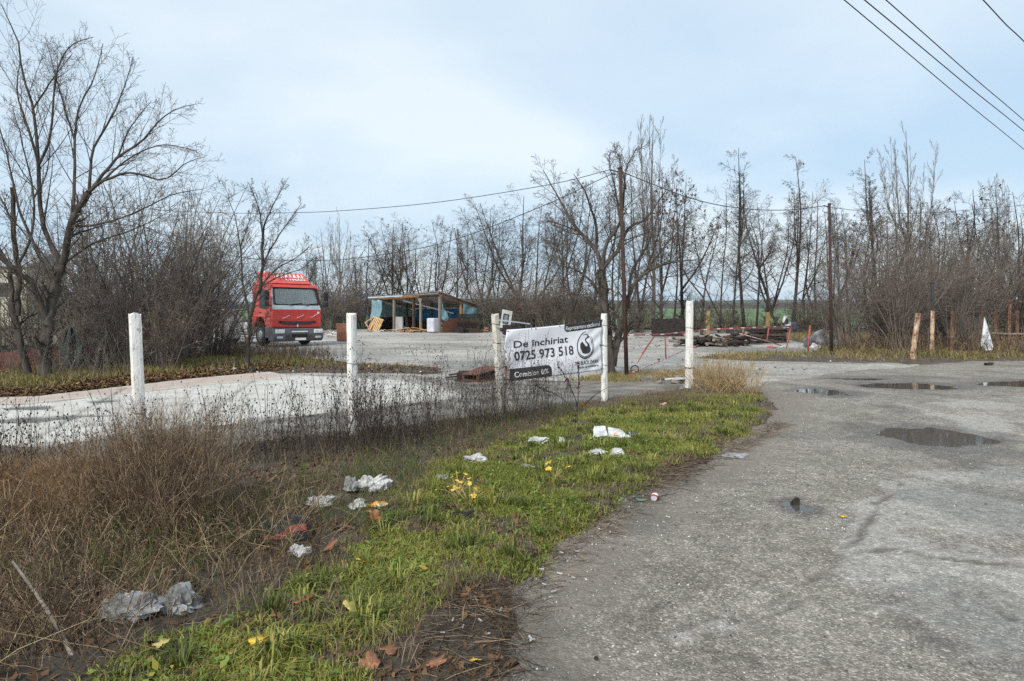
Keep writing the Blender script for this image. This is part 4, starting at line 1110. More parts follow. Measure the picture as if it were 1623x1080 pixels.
stuff_mesh('roadside_grass', V, F, M['grass_bank'], tints(V[::5, 0], V[::5, 1], n, 5, 108, .05), 'yellow brown grass in front of the roadside thicket')
V, F, n = blades(26000, (1.2, 5), (14.2, 18), lambda x, y: sstep(-.2, .2, sdpoly(x, y, PITG) + .3 * (fbm(x * 2, y * 2, 3, 9) - .5)) * .6, lambda x, y: 0 * x - .02, .04, .16, .007, 1.0)
stuff_mesh('pit_grass', V, F, M['grass_bank'], tints(V[::5, 0], V[::5, 1], n, 5, 109, .15), 'sparse yellow grass round the broken pit by the gate pole')

# --- weeds
def stems(base, h, lean, npt, wob, r0, r1, rg, up=.0):
    n = len(base); a = rg.uniform(0, 2 * pi, n)
    d = nrm(np.stack([np.cos(a) * lean, np.sin(a) * lean, np.ones(n)], 1))
    pts = [base]
    for j in range(npt - 1):
        d = nrm(d + rg.normal(0, wob, d.shape) + [0, 0, up]); pts.append(pts[-1] + d * (h / (npt - 1))[:, None])
    P = np.stack(pts, 1)
    Rr = np.linspace(r0, r1, npt)[None] * rg.uniform(.7, 1.3, (n, 1))
    return P, Rr
def weed_field(name, centers, per, spread, h0, h1, lean, mats, label, twigs=(5, 0), seeds=0, r=.0022, wob=.09, tw_ang=(20, 55), twl=(.2, .45), seed=1, zf=verge_z, sub=0):
    rg = np.random.default_rng(seed)
    c = np.repeat(np.asarray(centers), per, 0)
    xy = c[:, :2] + rg.normal(0, 1, (len(c), 2)) * spread
    k = verge_sd(xy[:, 0], xy[:, 1]) > -0.05 if zf is verge_z else np.ones(len(xy), bool)
    xy = xy[k]; hs = (c[k, 2] if c.shape[1] > 2 else 1.0) * rg.uniform(h0, h1, len(xy))
    base = np.stack([xy[:, 0], xy[:, 1], zf(xy[:, 0], xy[:, 1]) - .02], 1)
    P, Rr = stems(base, hs, rg.uniform(.1, 1, len(xy)) * lean, 6, wob, r, r * .45, rg)
    parts = [tubes(P, Rr, 3)]; tn = [np.repeat(rg.uniform(0, 1, len(P)), P.shape[1] * 3)]
    Q, Rq = grow(P, Rr, twigs[0], .25, .98, tw_ang[0], tw_ang[1], twl[0], twl[1], 4, .12, .05, .6, r * .35, rg)
    parts.append(ribbons(Q, Rq, rg)); tn.append(np.repeat(rg.uniform(0, 1, len(Q)), Q.shape[1] * 2))
    tips = Q[:, -1]
    if sub:
        Q2, R2 = grow(Q, Rq, sub, .3, 1, 25, 60, .35, .6, 3, .12, .03, .6, r * .3, rg)
        parts.append(ribbons(Q2, R2, rg)); tn.append(np.repeat(rg.uniform(0, 1, len(Q2)), Q2.shape[1] * 2)); tips = np.concatenate([tips, Q2[:, -1]])
    V, F = join(parts); Fs = [F]; tn = np.concatenate(tn)
    if seeds:
        k = rg.random(len(tips)) < seeds; e = tips[k]; n = len(e)
        sz = rg.uniform(.004, .010, (n, 1))
        o = np.array([[0, 0, 1.4], [1, 0, 0], [-.5, .87, 0], [-.5, -.87, 0], [0, 0, -1.2]])
        S = (e[:, None] + o[None] * sz[:, None]).reshape(-1, 3)
        i = np.arange(n)[:, None] * 5 + len(V)
        T = np.concatenate([i + np.array(q)[None] for q in ((0, 1, 2), (0, 2, 3), (0, 3, 1), (4, 2, 1), (4, 3, 2), (4, 1, 3))])
        V = np.concatenate([V, S]); Fs.append(T); tn = np.concatenate([tn, np.repeat(rg.uniform(0, .25, n), 5)])
    print(name, len(V))
    return stuff_mesh(name, V, Fs, mats, tn, label, 'weeds')
M['weed_brown'] = tint_mat('weed_brown', [(0.0, (0.04, 0.025, 0.016)), (0.4, (0.10, 0.068, 0.044)), (0.75, (0.21, 0.148, 0.095)), (1.0, (0.42, 0.325, 0.21))], .85)
M['weed_rust'] = tint_mat('weed_rust', [(0.0, (0.11, 0.062, 0.032)), (0.5, (0.21, 0.125, 0.062)), (1.0, (0.31, 0.20, 0.105))], .85)
M['weed_dark'] = tint_mat('weed_dark', [(0.0, (0.025, 0.02, 0.018)), (0.5, (0.06, 0.047, 0.04)), (1.0, (0.13, 0.105, 0.085))], .85)
M['weed_grey'] = tint_mat('weed_grey', [(0.0, (0.07, 0.06, 0.052)), (0.5, (0.14, 0.12, 0.10)), (1.0, (0.25, 0.225, 0.19))], .85)
M['weed_bush'] = tint_mat('weed_bush', [(0.0, (0.05, 0.04, 0.033)), (0.6, (0.11, 0.09, 0.073)), (1.0, (0.19, 0.155, 0.12))], .85)
M['weed_straw'] = tint_mat('weed_straw', [(0.0, (0.22, 0.15, 0.07)), (0.5, (0.40, 0.28, 0.14)), (1.0, (0.54, 0.41, 0.23))], .8, .1)
def scatter(poly, n, rg, hf=lambda x, y: 1.0 + 0 * x):
    p = np.array(poly); out = []
    while len(out) < n:
        x = rg.uniform(p[:, 0].min(), p[:, 0].max(), 400); y = rg.uniform(p[:, 1].min(), p[:, 1].max(), 400)
        k = sdpoly(x, y, poly) > 0
        out += list(zip(x[k], y[k], hf(x[k], y[k])))
    return np.array(out[:n])
rw = np.random.default_rng(9)
BRUSH = [(-3.6, 2.2), gp(-40, 1120), gp(160, 1090), gp(330, 1020), gp(420, 930), gp(470, 890), gp(520, 850), gp(400, 815), gp(230, 812), gp(-60, 825), (-5.2, 3)]
weed_field('dry_brush', scatter(BRUSH, 120, rw, lambda x, y: .6 + 1.15 * fbm(x * 1.3, y * 1.3, 3, 111)), 16, .13, .18, .50, 1.9, M['weed_brown'], 'tangled dry brown weeds filling the corner of the verge', twigs=(5, 0), sub=3, r=.0024, wob=.24, seed=2)
RUSTY = [(-4.2, 4.0), gp(20, 905), gp(120, 860), gp(150, 780), gp(60, 760), (-5.0, 5.6)]
weed_field('rusty_weeds', scatter(RUSTY, 30, rw), 30, .12, .3, .55, 1.2, M['weed_rust'], 'rust coloured feathery weeds at the edge of the brown brush', twigs=(8, 0), sub=3, r=.0016, wob=.12, seed=3)
MIDB = [gp(200, 900), gp(320, 890), gp(330, 830), gp(280, 800), gp(210, 810)]
weed_field('feather_weeds', scatter(MIDB, 12, rw), 30, .09, .55, .95, .6, M['weed_brown'], 'tall feathery tan weeds standing in front of the first white post', twigs=(12, 0), sub=4, r=.0019, wob=.06, tw_ang=(15, 40), seed=4)
FENCE = [gp(-30, 800), gp(150, 765), gp(320, 752), gp(560, 740), gp(760, 700), gp(880, 672), gp(905, 650), gp(790, 668), gp(557, 702), gp(232, 738), (-6.4, 5.5), (-5.8, 4.7)]
weed_field('seed_stalks', scatter(FENCE, 230, rw, lambda x, y: .25 + 1.25 * fbm(x * 1.6, y * 1.6, 4, 112)), 3, .07, .5, 1.15, .34, M['weed_dark'], 'dark upright seed stalks standing along the fence posts', twigs=(11, 0), seeds=.7, r=.0031, wob=.06, tw_ang=(25, 55), twl=(.14, .34), seed=5)
weed_field('low_stalks', scatter(FENCE, 210, rw, lambda x, y: .8 + .4 * fbm(x, y, 3, 113)), 9, .16, .10, .33, .8, M['weed_dark'], 'grey dead stalks in the lower growth along the fence', twigs=(5, 0), seeds=.12, r=.0021, wob=.10, seed=6)
MID = [gp(420, 900), gp(600, 840), gp(660, 770), gp(820, 700), gp(920, 665), gp(840, 660), gp(600, 725), gp(420, 790), gp(350, 850)]
weed_field('verge_weeds', scatter(MID, 110, rw, lambda x, y: .7 + .5 * fbm(x, y, 3, 114)), 10, .15, .10, .32, 1.2, M['weed_brown'], 'thin brown weeds between the fence growth and the green grass', twigs=(4, 0), r=.0017, wob=.2, seed=7)
weed_field('green_weeds', scatter(MID, 60, rw), 16, .12, .08, .26, .7, tint_mat('weed_green', [(0, (.05, .09, .02)), (.6, (.10, .17, .035)), (1, (.22, .22, .07))], .7, .2), 'green leafy weeds under the dry stalks', twigs=(5, 0), r=.0022, wob=.12, seed=8)
BG = [gp(20, 1000), gp(330, 960), gp(480, 860), gp(600, 770), gp(300, 800), gp(60, 860)]
weed_field('brush_greens', scatter(BG, 40, rw), 13, .12, .10, .32, .8, tint_mat('brush_green', [(0, (.05, .075, .02)), (.6, (.10, .14, .035)), (1, (.20, .20, .07))], .7, .2), 'green stems showing through the brown brush', twigs=(6, 0), r=.0026, wob=.12, seed=23)
# long loose straws in the brush
weed_field('loose_straws', scatter(BRUSH, 40, rw), 4, .25, .3, .7, 2.2, M['weed_straw'], 'long pale straws bent over the brown brush', twigs=(1, 0), r=.0026, wob=.13, seed=10)
# flattened dead stems beside the road
def flat_stems(name, poly, n, m, lab, seed, l0=.05, l1=.30, r=.0013):
    rg = np.random.default_rng(seed)
    c = scatter(poly, n, rg); k = rg.random(n) < .25 + .75 * sstep(.4, .58, fbm(c[:, 0] * 3, c[:, 1] * 3, 3, seed)); c = c[k]; n = len(c)
    a = rg.uniform(0, 2 * pi, n); d = np.stack([np.cos(a), np.sin(a), rg.normal(.06, .1, n)], 1); L = rg.uniform(l0, l1, n)
    pts = [np.stack([c[:, 0], c[:, 1], verge_z(c[:, 0], c[:, 1]) + .006], 1)]
    for j in range(4):
        d = nrm(d + rg.normal(0, .16, d.shape) * [1, 1, .5]); q = pts[-1] + d * (L / 4)[:, None]
        q[:, 2] = np.maximum(q[:, 2], np.maximum(verge_z(q[:, 0], q[:, 1]), road_z(q[:, 0], q[:, 1])) + .003); pts.append(q)
    P = np.stack(pts, 1); V, F = tubes(P, np.linspace(r, r * .5, 5)[None] * rg.uniform(.6, 1.6, (n, 1)), 3)
    return stuff_mesh(name, V, F, m, np.repeat(rg.uniform(0, 1, n), 15), lab, 'stems')
flat_stems('dead_stems', DEAD, 2600, M['weed_brown'], 'flattened dead stems lying along the edge of the asphalt', 12)
flat_stems('dark_twigs', DEAD, 1900, M['weed_dark'], 'dark twigs scattered on bare soil beside the asphalt', 13, .04, .24, .0016)
# straw tuft by the last white post
TUFT = [gp(1100, 618), gp(1150, 616), gp(1205, 622), gp(1195, 632), gp(1130, 634)]
weed_field('straw_tuft', scatter(TUFT, 12, rw), 45, .16, .35, .85, 1.1, M['weed_straw'], 'clump of tall pale straw beside the tallest white post', twigs=(2, 0), r=.0035, wob=.13, seed=11)
LOWE = [gp(960, 660), gp(1000, 640), gp(1090, 630), gp(1180, 640), gp(1090, 650), gp(1000, 668)]
weed_field('low_straw', scatter(LOWE, 40, rw), 14, .18, .10, .30, 1.2, M['straw'], 'low dry grass round the foot of the tallest white post', twigs=(2, 0), r=.0028, wob=.13, seed=14)
# weeds beyond the slab
BACKW = [gp(340, 570), gp(520, 582), gp(560, 574), gp(480, 558), gp(340, 560)]
weed_field('bank_weeds', scatter(BACKW, 60, rw), 14, .35, .2, .55, .5, M['weed_brown'], 'dry weeds growing in front of the red truck bumper', twigs=(5, 0), sub=2, r=.006, wob=.1, seed=15, zf=lambda x, y: leafy_z(x, y))
THW = [gp(1320, 568), gp(1640, 570), (26, 27), (12, 27)]
weed_field('thicket_weeds', scatter(THW, 90, rw), 10, .4, .35, 1.0, .7, M['weed_brown'], 'dry weeds and brambles at the foot of the roadside thicket', twigs=(5, 0), sub=2, r=.006, wob=.12, seed=16, zf=lambda x, y: farv_z(x, y))
LW = [gp(0, 606), gp(190, 606), gp(300, 590), gp(300, 570), gp(0, 585)]
weed_field('wall_weeds', scatter(LW, 60, rw), 10, .35, .4, 1.3, .6, M['weed_grey'], 'pale thin weeds in front of the rust red boards', twigs=(5, 0), sub=2, r=.0045, wob=.1, seed=17, zf=lambda x, y: leafy_z(x, y))

EDGE = [gp(470, 522), gp(575, 520), gp(600, 516), gp(770, 517), gp(1000, 524), gp(1000, 519), gp(760, 513), gp(470, 513)]
weed_field('field_edge_brush', scatter(EDGE, 240, rw, lambda x, y: .7 + .6 * fbm(x * .3, y * .3, 3, 118)), 5, .8, .9, 3.6, .4, M['weed_bush'], 'grey brown brush and old reeds growing between the trees behind the shed', twigs=(9, 0), sub=2, r=.014, wob=.07, seed=18, zf=lambda x, y: 0 * x)
EDGE2 = [gp(1000, 524), gp(1330, 527), gp(1330, 522), gp(1000, 519)]
weed_field('field_edge_weeds', scatter(EDGE2, 110, rw), 10, .6, .4, 1.0, .5, M['weed_brown'], 'low brown weeds between the trunks at the green field', twigs=(5, 0), sub=2, r=.012, wob=.09, seed=19, zf=lambda x, y: 0 * x)
# --- loose chips on the road
def chips(name, n, xr, yr, s0, s1, m, lab, dens, seed, zf=road_z):
    rg = np.random.default_rng(seed)
    y = np.exp(rg.uniform(np.log(yr[0]), np.log(yr[1]), n)); x = rg.uniform(*xr, n)
    k = rg.random(n) < dens(x, y); x, y = x[k], y[k]; n = len(x)
    s = s0 + (s1 - s0) * rg.random(n) ** 3
    o = np.array([[0, 0, .7], [1, 0, 0], [0, .8, 0], [-1, 0, 0], [0, -.8, 0], [0, 0, -.6]])
    P = o[None] * rg.uniform(.6, 1.3, (n, 6, 1)); a = rg.uniform(0, 6.28, n)
    P = np.stack([P[..., 0] * np.cos(a)[:, None] - P[..., 1] * np.sin(a)[:, None], P[..., 0] * np.sin(a)[:, None] + P[..., 1] * np.cos(a)[:, None], P[..., 2]], -1) * s[:, None, None]
    P += np.stack([x, y, zf(x, y) + s * .25], 1)[:, None]
    i = np.arange(n)[:, None] * 6
    F = np.concatenate([i + np.array(q)[None] for q in ((0, 1, 2), (0, 2, 3), (0, 3, 4), (0, 4, 1), (5, 2, 1), (5, 3, 2), (5, 4, 3), (5, 1, 4))])
    return stuff_mesh(name, P.reshape(-1, 3), F, m, np.repeat(rg.uniform(0, 1, n), 6), lab, 'gravel')
M['chip'] = tint_mat('stone_chip', [(0, (.07, .065, .06)), (.4, (.19, .18, .165)), (.8, (.33, .32, .30)), (1, (.62, .61, .58))], .85)
chips('gravel', 34000, (-.6, 8), (2.6, 14), .003, .012, M['chip'], 'loose stone chips lying on the worn asphalt', lambda x, y: (sdpoly(x, y, ROADX) > 0.1) * (verge_sd(x, y) < 0.1) * (.2 + .8 * sstep(.4, .6, fbm(x * 1.2, y * 1.2, 4, 121))) * (1 - .7 * road_patch(x, y)), 21)
chips('yard_stones', 5000, (-12, 16), (17, 44), .015, .06, M['chip'], 'bigger loose stones scattered over the gravel yard', lambda x, y: (sdpoly(x, y, YARD) > 0.3) * (.15 + .85 * sstep(.5, .65, fbm(x * .6, y * .6, 4, 122))), 22, lambda x, y: 0 * x)
# ------------------------------------------------------------------ white fence posts
ro = np.random.default_rng(21)
M['post_chip'] = mat('post_chip', (0.30, 0.20, 0.12), (0.5, 0.42, 0.32), 14, 0.9, 0.4, 60)
def fence_post(base, top, w, label, m, group, seed, wires=(0.35, 0.75, 1.1), chip=True):
    rg = np.random.default_rng(seed)
    root = thing('fence_post', label, 'post', base, 0, group)
    b = Vector(base); t = Vector(top)
    n = 14; V = []; F = []
    yaw = rg.uniform(-.25, .25) + 0.65
    for i in range(n + 1):
        u = i / n; c = (t - b) * u
        for k in range(12):
            side, f = divmod(k, 3); f /= 3
            cs = [(-1, -1), (1, -1), (1, 1), (-1, 1)]
            p, q = cs[side], cs[(side + 1) % 4]
            x, y = p[0] + (q[0] - p[0]) * f, p[1] + (q[1] - p[1]) * f
            if f == 0: x *= .9; y *= .9
            s = w / 2 * (1 - .06 * u) * (1 + rg.normal(0, .012))
            top_j = (rg.normal(0, .012) if i == n else 0)
            X, Y = x * s, y * s
            V.append((c.x + X * cos(yaw) - Y * sin(yaw), c.y + X * sin(yaw) + Y * cos(yaw), c.z + top_j - (.25 if i == 0 else 0)))
    for i in range(n):
        for k in range(12):
            F.append((i * 12 + k, i * 12 + (k + 1) % 12, (i + 1) * 12 + (k + 1) % 12, (i + 1) * 12 + k))
    me = bpy.data.meshes.new('shaft'); me.from_pydata(V, [], F + [tuple(n * 12 + k for k in range(12))]); me.materials.append(m); me.update()
    link('shaft', me, root)
    for z in wires:
        c = (t - b) * (z / (t.z - b.z)); g = MB(); r = w / 2 * 1.28; pts = []
        for k in range(17):
            a = 2 * pi * k / 16 + yaw; q = r / max(abs(cos(a - yaw)), abs(sin(a - yaw))) * .80
            pts.append((c.x + q * cos(a), c.y + q * sin(a), z + .006 * sin(a * 2)))
        g.tube(pts, .003, 4, cap=False)
        g.build('wire_tie', M['wire'], root)
    return root
GP = 'white concrete fence posts'
PB = [(-3.78, 7.15), (-2.03, 8.62), (-0.16, 10.1), (1.57, 11.7), (3.54, 13.65)]
def post_at(i, px_top, py_top, px_bot, w, label, wires, m='concrete_post'):
    x, y = PB[i]; zb = float(verge_z(np.array([x]), np.array([y]))[0])
    # bottom px at ground, top px at py_top, same distance
    xb = at(px_bot, y)
    return fence_post((xb, y, zb), (at(px_top, y), y, zat(py_top, y)), w * .84, label, M[m], GP, 40 + i, wires)
post_at(0, 213.5, 497, 224, .135, 'white concrete post deep in tall feathery tan weeds beside the pale slab', (.5,))
post_at(1, 557, 498, 560, .125, 'white concrete post standing in weeds between the slab tip and the yellow pallets', (.45, .9))
post_at(2, 784.5, 499, 796, .115, 'cream stained concrete post at the phone number end of the banner', (.35, .72, 1.08, 1.36), 'concrete_old')
post_at(3, 957.5, 498, 958, .105, 'white concrete post at the swan end of the banner', (.62, .95, 1.3))
post_at(4, 1093, 478, 1092, .145, 'tallest white post, black band near its foot, beside the straw tuft', (1.2,))
x, y = PB[4]
b_ = [o for o in C.objects if o.name.startswith('fence_post') and o.type == 'EMPTY'][-1]
g = MB(); g.box((0, 0, .40), (.128, .128, .018), Matrix.Rotation(.66, 3, 'Z')); g.box((.09, -.02, .395), (.05, .012, .012)); g.build('band', M['black_sheet'], b_)
# thin slack fence wires still strung between some of the posts
def strand(name, pts, r, m, label, cat, group=None, sag=0.0, n=24):
    pts = [Vector(p) for p in pts]; out = []
    if len(pts) == 2:
        for i in range(n + 1):
            u = i / n; p = pts[0].lerp(pts[1], u); p.z -= sag * 4 * u * (1 - u); out.append(p)
    else:
        out = [Vector(p) for p in resample(pts, n)]
    return MB().tube(out, r, 6).solo(name, m, out[0], label, cat, group)
strand('fence_wire', [(PB[2][0], PB[2][1], .35), (PB[3][0], PB[3][1], .38)], .0022, M['wire'], 'thin wire sagging under the banner between its two posts', 'wire', sag=.03)
strand('fence_wire', [(PB[3][0], PB[3][1], 1.0), (PB[4][0], PB[4][1], 1.2)], .002, M['wire'], 'thin slack wire from the swan end post to the tallest white post', 'wire', sag=.12)

# ------------------------------------------------------------------ banner
m, t, b = new_mat('banner_vinyl')
g = N(t, 'ShaderNodeTexCoord')
t.links.new(ramp(t, noise_n(t, 3, 5, .6, g.outputs['Object']), [(0.3, (0.76, 0.76, 0.80)), (0.7, (0.83, 0.83, 0.86))]), b.inputs['Base Color'])
b.inputs['Roughness'].default_value = 0.45
M['vinyl'] = m
m, t, b = new_mat('banner_ink'); b.inputs['Base Color'].default_value = (0.028, 0.027, 0.032, 1); b.inputs['Roughness'].default_value = 0.4; M['ink'] = m
m, t, b = new_mat('banner_white_ink'); b.inputs['Base Color'].default_value = (0.82, 0.82, 0.83, 1); b.inputs['Roughness'].default_value = 0.45; M['white_ink'] = m
yl, yr_ = 10.16, 11.60
BTL = Vector(pxp(803, 523, yl)); BBL = Vector(pxp(805.5, 605, yl)); BTR = Vector(pxp(954.5, 506.3, yr_)); BBR = Vector(pxp(955, 587, yr_))
bn = (BTR - BTL).cross(BBL - BTL).normalized()
if bn.y > 0: bn = -bn
def ban(u, v, off=0.0):
    # left edge drawn in between its two ties
    pinch = -0.020 * sin(pi * min(1, max(0, v / .62))) * 1.3 if v < .62 else 0.028 * sin(pi * (v - .62) / .38) * .6
    pu = u + (pinch * (1 - u) ** 4) * 1.0 + .012 * sin(pi * v) * u ** 6 * -1
    p = BTL.lerp(BTR, pu).lerp(BBL.lerp(BBR, pu), v)
    p.z -= .016 * sin(pi * u) * (1 - v) * 1.2
    w = .012 * sin(u * 9 + v * 3) * (.3 + .7 * u) + .012 * sin((u - v * .35) * 21) * max(0, u - .5) ** 1.2 * 2 + .012 * sin((u * 1.2 + v) * 13) * max(0, .3 - u) * 3 + .010 * sin(v * 7 + u * 4)
    w += .006 * sin((u + v * .8) * 34) * max(0, 1 - 4 * abs(u - .93)) 
    return p + bn * (w + off)
banner = thing('banner', 'white for rent banner with phone number and black swan emblem, tied between two posts', 'banner', tuple(BBL))
nu, nv = 90, 36
V = [ban(i / nu, j / nv) - BBL for j in range(nv + 1) for i in range(nu + 1)]
F = [(j * (nu + 1) + i, j * (nu + 1) + i + 1, (j + 1) * (nu + 1) + i + 1, (j + 1) * (nu + 1) + i) for j in range(nv) for i in range(nu)]
sh = link('sheet', mesh_np('sheet', V, np.array(F), M['vinyl'], True), banner)
so = sh.modifiers.new('solid', 'SOLIDIFY'); so.thickness = .002; so.offset = 0
def map_poly(name, polys, m, off, parent=banner, dens=.02):
    """flat print: polygons in banner coordinates, cut fine so that they follow the folds"""
    bm = bmesh.new()
    for poly in polys:
        vs = [bm.verts.new((u, v, 0)) for u, v in poly]
        bm.faces.new(vs)
    bmesh.ops.triangulate(bm, faces=bm.faces)
    for _ in range(4):
        e = [q for q in bm.edges if q.calc_length() > dens]
        if not e: break
        bmesh.ops.subdivide_edges(bm, edges=e, cuts=1)
        bmesh.ops.triangulate(bm, faces=bm.faces)
    for vtx in bm.verts:
        vtx.co = ban(vtx.co.x, vtx.co.y, off) - BBL
    me = bpy.data.meshes.new(name); bm.to_mesh(me); bm.free(); me.materials.append(m)
    return link(name, me, parent)
def text_mesh(s, **k):
    cu = bpy.data.curves.new('txt', 'FONT'); cu.body = s; cu.resolution_u = 3
    for a, v_ in k.items(): setattr(cu, a, v_)
    o = bpy.data.objects.new('txt', cu); C.objects.link(o)
    bpy.context.view_layer.update()
    me = bpy.data.meshes.new_from_object(o.evaluated_get(bpy.context.evaluated_depsgraph_get()))
    bpy.data.objects.remove(o); bpy.data.curves.remove(cu)
    return me
def word_gaps(bm):
    iv = sorted((min(v.co.x for v in f.verts), max(v.co.x for v in f.verts)) for f in bm.faces)
    out = []; hi = iv[0][1]
    for a, b_ in iv:
        if a - hi > .17: out.append((a + hi) / 2)
        hi = max(hi, b_)
    return out
def ban_text(s, u0, u1, v0, v1, m, name='lettering', bold=0.0, shear=0.0):
    """v0 top of the capitals, v1 base line"""
    me = text_mesh(s, offset=bold, shear=shear)
    co = np.array([tuple(v.co) for v in me.vertices])
    x0, x1 = co[:, 0].min(), co[:, 0].max()
    # capital height of the built in font
    cap = text_cap
    bm = bmesh.new(); bm.from_mesh(me)
    bmesh.ops.triangulate(bm, faces=bm.faces)
    rng_ = word_gaps(bm)
    for vtx in bm.verts:
        u = u0 + (vtx.co.x - x0) / (x1 - x0) * (u1 - u0); v = v1 - vtx.co.y / cap * (v1 - v0)
        vtx.co = ban(u, v, .0045) - BBL
    wid = [sum(c > g_ for g_ in rng_) for c in co[:, 0]]
    for k in range(len(rng_) + 1):   # every word a print of its own
        b2 = bm.copy(); b2.verts.ensure_lookup_table()
        bmesh.ops.delete(b2, geom=[v for v in b2.verts if wid[v.index] != k], context='VERTS')
        mw = bpy.data.meshes.new(name); b2.to_mesh(mw); b2.free(); mw.materials.append(m); link(name, mw, banner)
    bm.free(); bpy.data.meshes.remove(me)
tm_ = text_mesh('D'); text_cap = max(v.co.y for v in tm_.vertices); bpy.data.meshes.remove(tm_)
ban_text('De închiriat', .075, .612, .232, .360, M['ink'], bold=.014)
ban_text('0725 973 518', .070, .662, .440, .612, M['ink'], bold=.018)
def rr(u0, v0, u1, v1, r, corners, asp=2.55):
    p = []
    for cx, cy, sx, sy, key, a0 in ((u0, v0, 1, 1, 'tl', 180), (u1, v0, -1, 1, 'tr', 270), (u1, v1, -1, -1, 'br', 0), (u0, v1, 1, -1, 'bl', 90)):
        if key in corners:
            for k in range(7):
                a = R(a0 + 15 * k)
                p.append((cx + sx * r / asp + cos(a) * r / asp, cy + sy * r + sin(a) * r))
        else: p.append((cx, cy))
    return p
map_poly('corner_tab', [rr(.0, .765, .425, 1.0, .12, ('tr',))], M['ink'], .0022)
map_poly('corner_tab', [rr(.572, .0, 1.0, .155, .09, ('bl',))], M['ink'], .0022)
ban_text('Comision 0%', .048, .390, .835, .935, M['white_ink'], bold=.01)
ban_text('Reprezentare exclusivă', .588, .972, .040, .118, M['white_ink'], bold=.006)
ban_text('THE BLACK SWAN', .668, .955, .770, .842, M['ink'], bold=.012)
ban_text('Agenție de Imobiliare', .695, .955, .866, .914, M['ink'], bold=.01)
# emblem: a swan in a drawn-out double ring
ec, er = (.800, .468), (.098, .272)
def ell(rx, ry, a): # egg, narrower at the top
    a = R(a); return (ec[0] + er[0] * rx * cos(a) * (1 + .10 * sin(a)), ec[1] + er[1] * ry * sin(a) + .006 * cos(2 * a))
def arc_band(a0, a1, r_out, r_in, n=40, taper=True):
    o, i_ = [], []
    for k in range(n + 1):
        u = k / n; a = a0 + (a1 - a0) * u; w = sin(pi * u) ** .45 if taper else 1
        ro_, ri = r_out, r_out - (r_out - r_in) * (.25 + .75 * w)
        o.append(ell(ro_, ro_, a)); i_.append(ell(ri, ri, a))
    return [[o[k], o[k + 1], i_[k + 1], i_[k]] for k in range(n)]
map_poly('emblem', arc_band(-40, 275, 1.0, .90) + arc_band(-115, 60, .83, .77) + arc_band(30, 150, .86, .81) , M['ink'], .0045, dens=.03)
S = lambda x, y: (ec[0] + x * er[0] / 115, ec[1] + y * er[1] / 165)
neck = [(32, -118), (44, -104), (34, -92), (12, -86), (0, -66), (6, -44), (26, -20), (40, 10), (42, 40)]
nw = [3, 9, 9, 8, 8, 8.5, 10, 14, 18]
npts = resample([(x, y, 0) for x, y in neck], 30); nws = np.interp(np.linspace(0, 1, 30), np.linspace(0, 1, 9), nw)
tg = nrm(np.gradient(npts, axis=0)); no = np.stack([-tg[:, 1], tg[:, 0]], 1)
L_ = npts[:, :2] + no * nws[:, None]; R_ = npts[:, :2] - no * nws[:, None]
polys = [[S(*L_[i]), S(*L_[i + 1]), S(*R_[i + 1]), S(*R_[i])] for i in range(29)]
map_poly('emblem', [[S(28, -124), S(62, -100), S(44, -94), S(30, -100)]] + polys, M['ink'], .0050, dens=.03)
body = [(58, 20), (66, 50), (58, 78), (36, 94), (0, 100), (-34, 90), (-56, 66), (-46, 64), (-66, 42), (-54, 42), (-72, 14), (-58, 18), (-72, -14), (-56, -6), (-62, -38), (-42, -20), (-40, -50), (-22, -22), (-6, 6), (14, 30), (34, 42), (40, 30)]
map_poly('emblem', [[S(*p) for p in body]], M['ink'], .0048, dens=.03)
# eyelets and the wires that hold it
g = MB()
for u, v in ((.012, .03), (.27, .02), (.52, .015), (.985, .03), (.985, .5), (.985, .965), (.012, .965), (.25, .70), (.51, .975), (.005, .42)):
    p = ban(u, v, .004) - BBL
    g.add([p + Vector((cos(a) * .012, 0, sin(a) * .012)) for a in np.linspace(0, 2 * pi, 9)[:-1]], [tuple(range(8))])
tag(g.build('eyelets', M['ink'], banner), kind='stuff')
def ties(pairs):
    for a, b in pairs:
        MB().tube([Vector(a) - BBL, (Vector(a) + Vector(b)) / 2 - BBL + Vector((0, 0, -.01)), Vector(b) - BBL], .0035, 5).build('tie_wire', M['wire'], banner)
p2 = lambda z: Vector((at(784.5 + (1.55 - z) / 1.55 * 11, 10.1), 10.04, z)); p3 = lambda z: Vector((1.57, 11.63, z))
ties([(ban(.012, .03, .004), p2(1.36)), (ban(.005, .42, .004), p2(1.02)), (ban(.012, .965, .004), p2(.60)),
      (ban(.985, .03, .004), p3(1.43)), (ban(.985, .5, .004), p3(1.03)), (ban(.985, .965, .004), p3(.62))])

# ------------------------------------------------------------------ gate, its poles, wires
def rusty_pole(bx, by, top, label):
    root = thing('gate_pole', label, 'pole', (bx, by, 0), 0, 'rusty steel poles of the gate')
    MB().tube([(0, 0, -.2), ((top[0] - bx) * .5, 0, top[2] * .5), (top[0] - bx, top[1] - by, top[2])], [.052, .049, .045], 12).build('shaft', M['rust_post'], root, smooth=True)
    return root
pA = Vector(pxp(983, 268, 16.4)); A0 = (2.76, 16.4)
gp1 = rusty_pole(A0[0], A0[1], pA, 'rusty gate pole carrying wires next to the broad tree')
off = pA - Vector((A0[0], A0[1], 0))
g = MB(); g.beam(off + Vector((-.16, 0, -.05)), off + Vector((.02, 0, -.06)), .02, .02); g.tube([off + Vector((-.26, 0, -.02)), off + Vector((-.12, 0, -.05))], .016, 6); g.tube([off + Vector((-.22, .0, -.11)), off + Vector((-.1, 0, -.13))], .018, 6); g.build('cable_clamp', M['cable'], gp1)
MB().lathe([(.058, 0), (.058, .03), (.03, .05)], off, 10).build('cap', M['rust_post'], gp1)
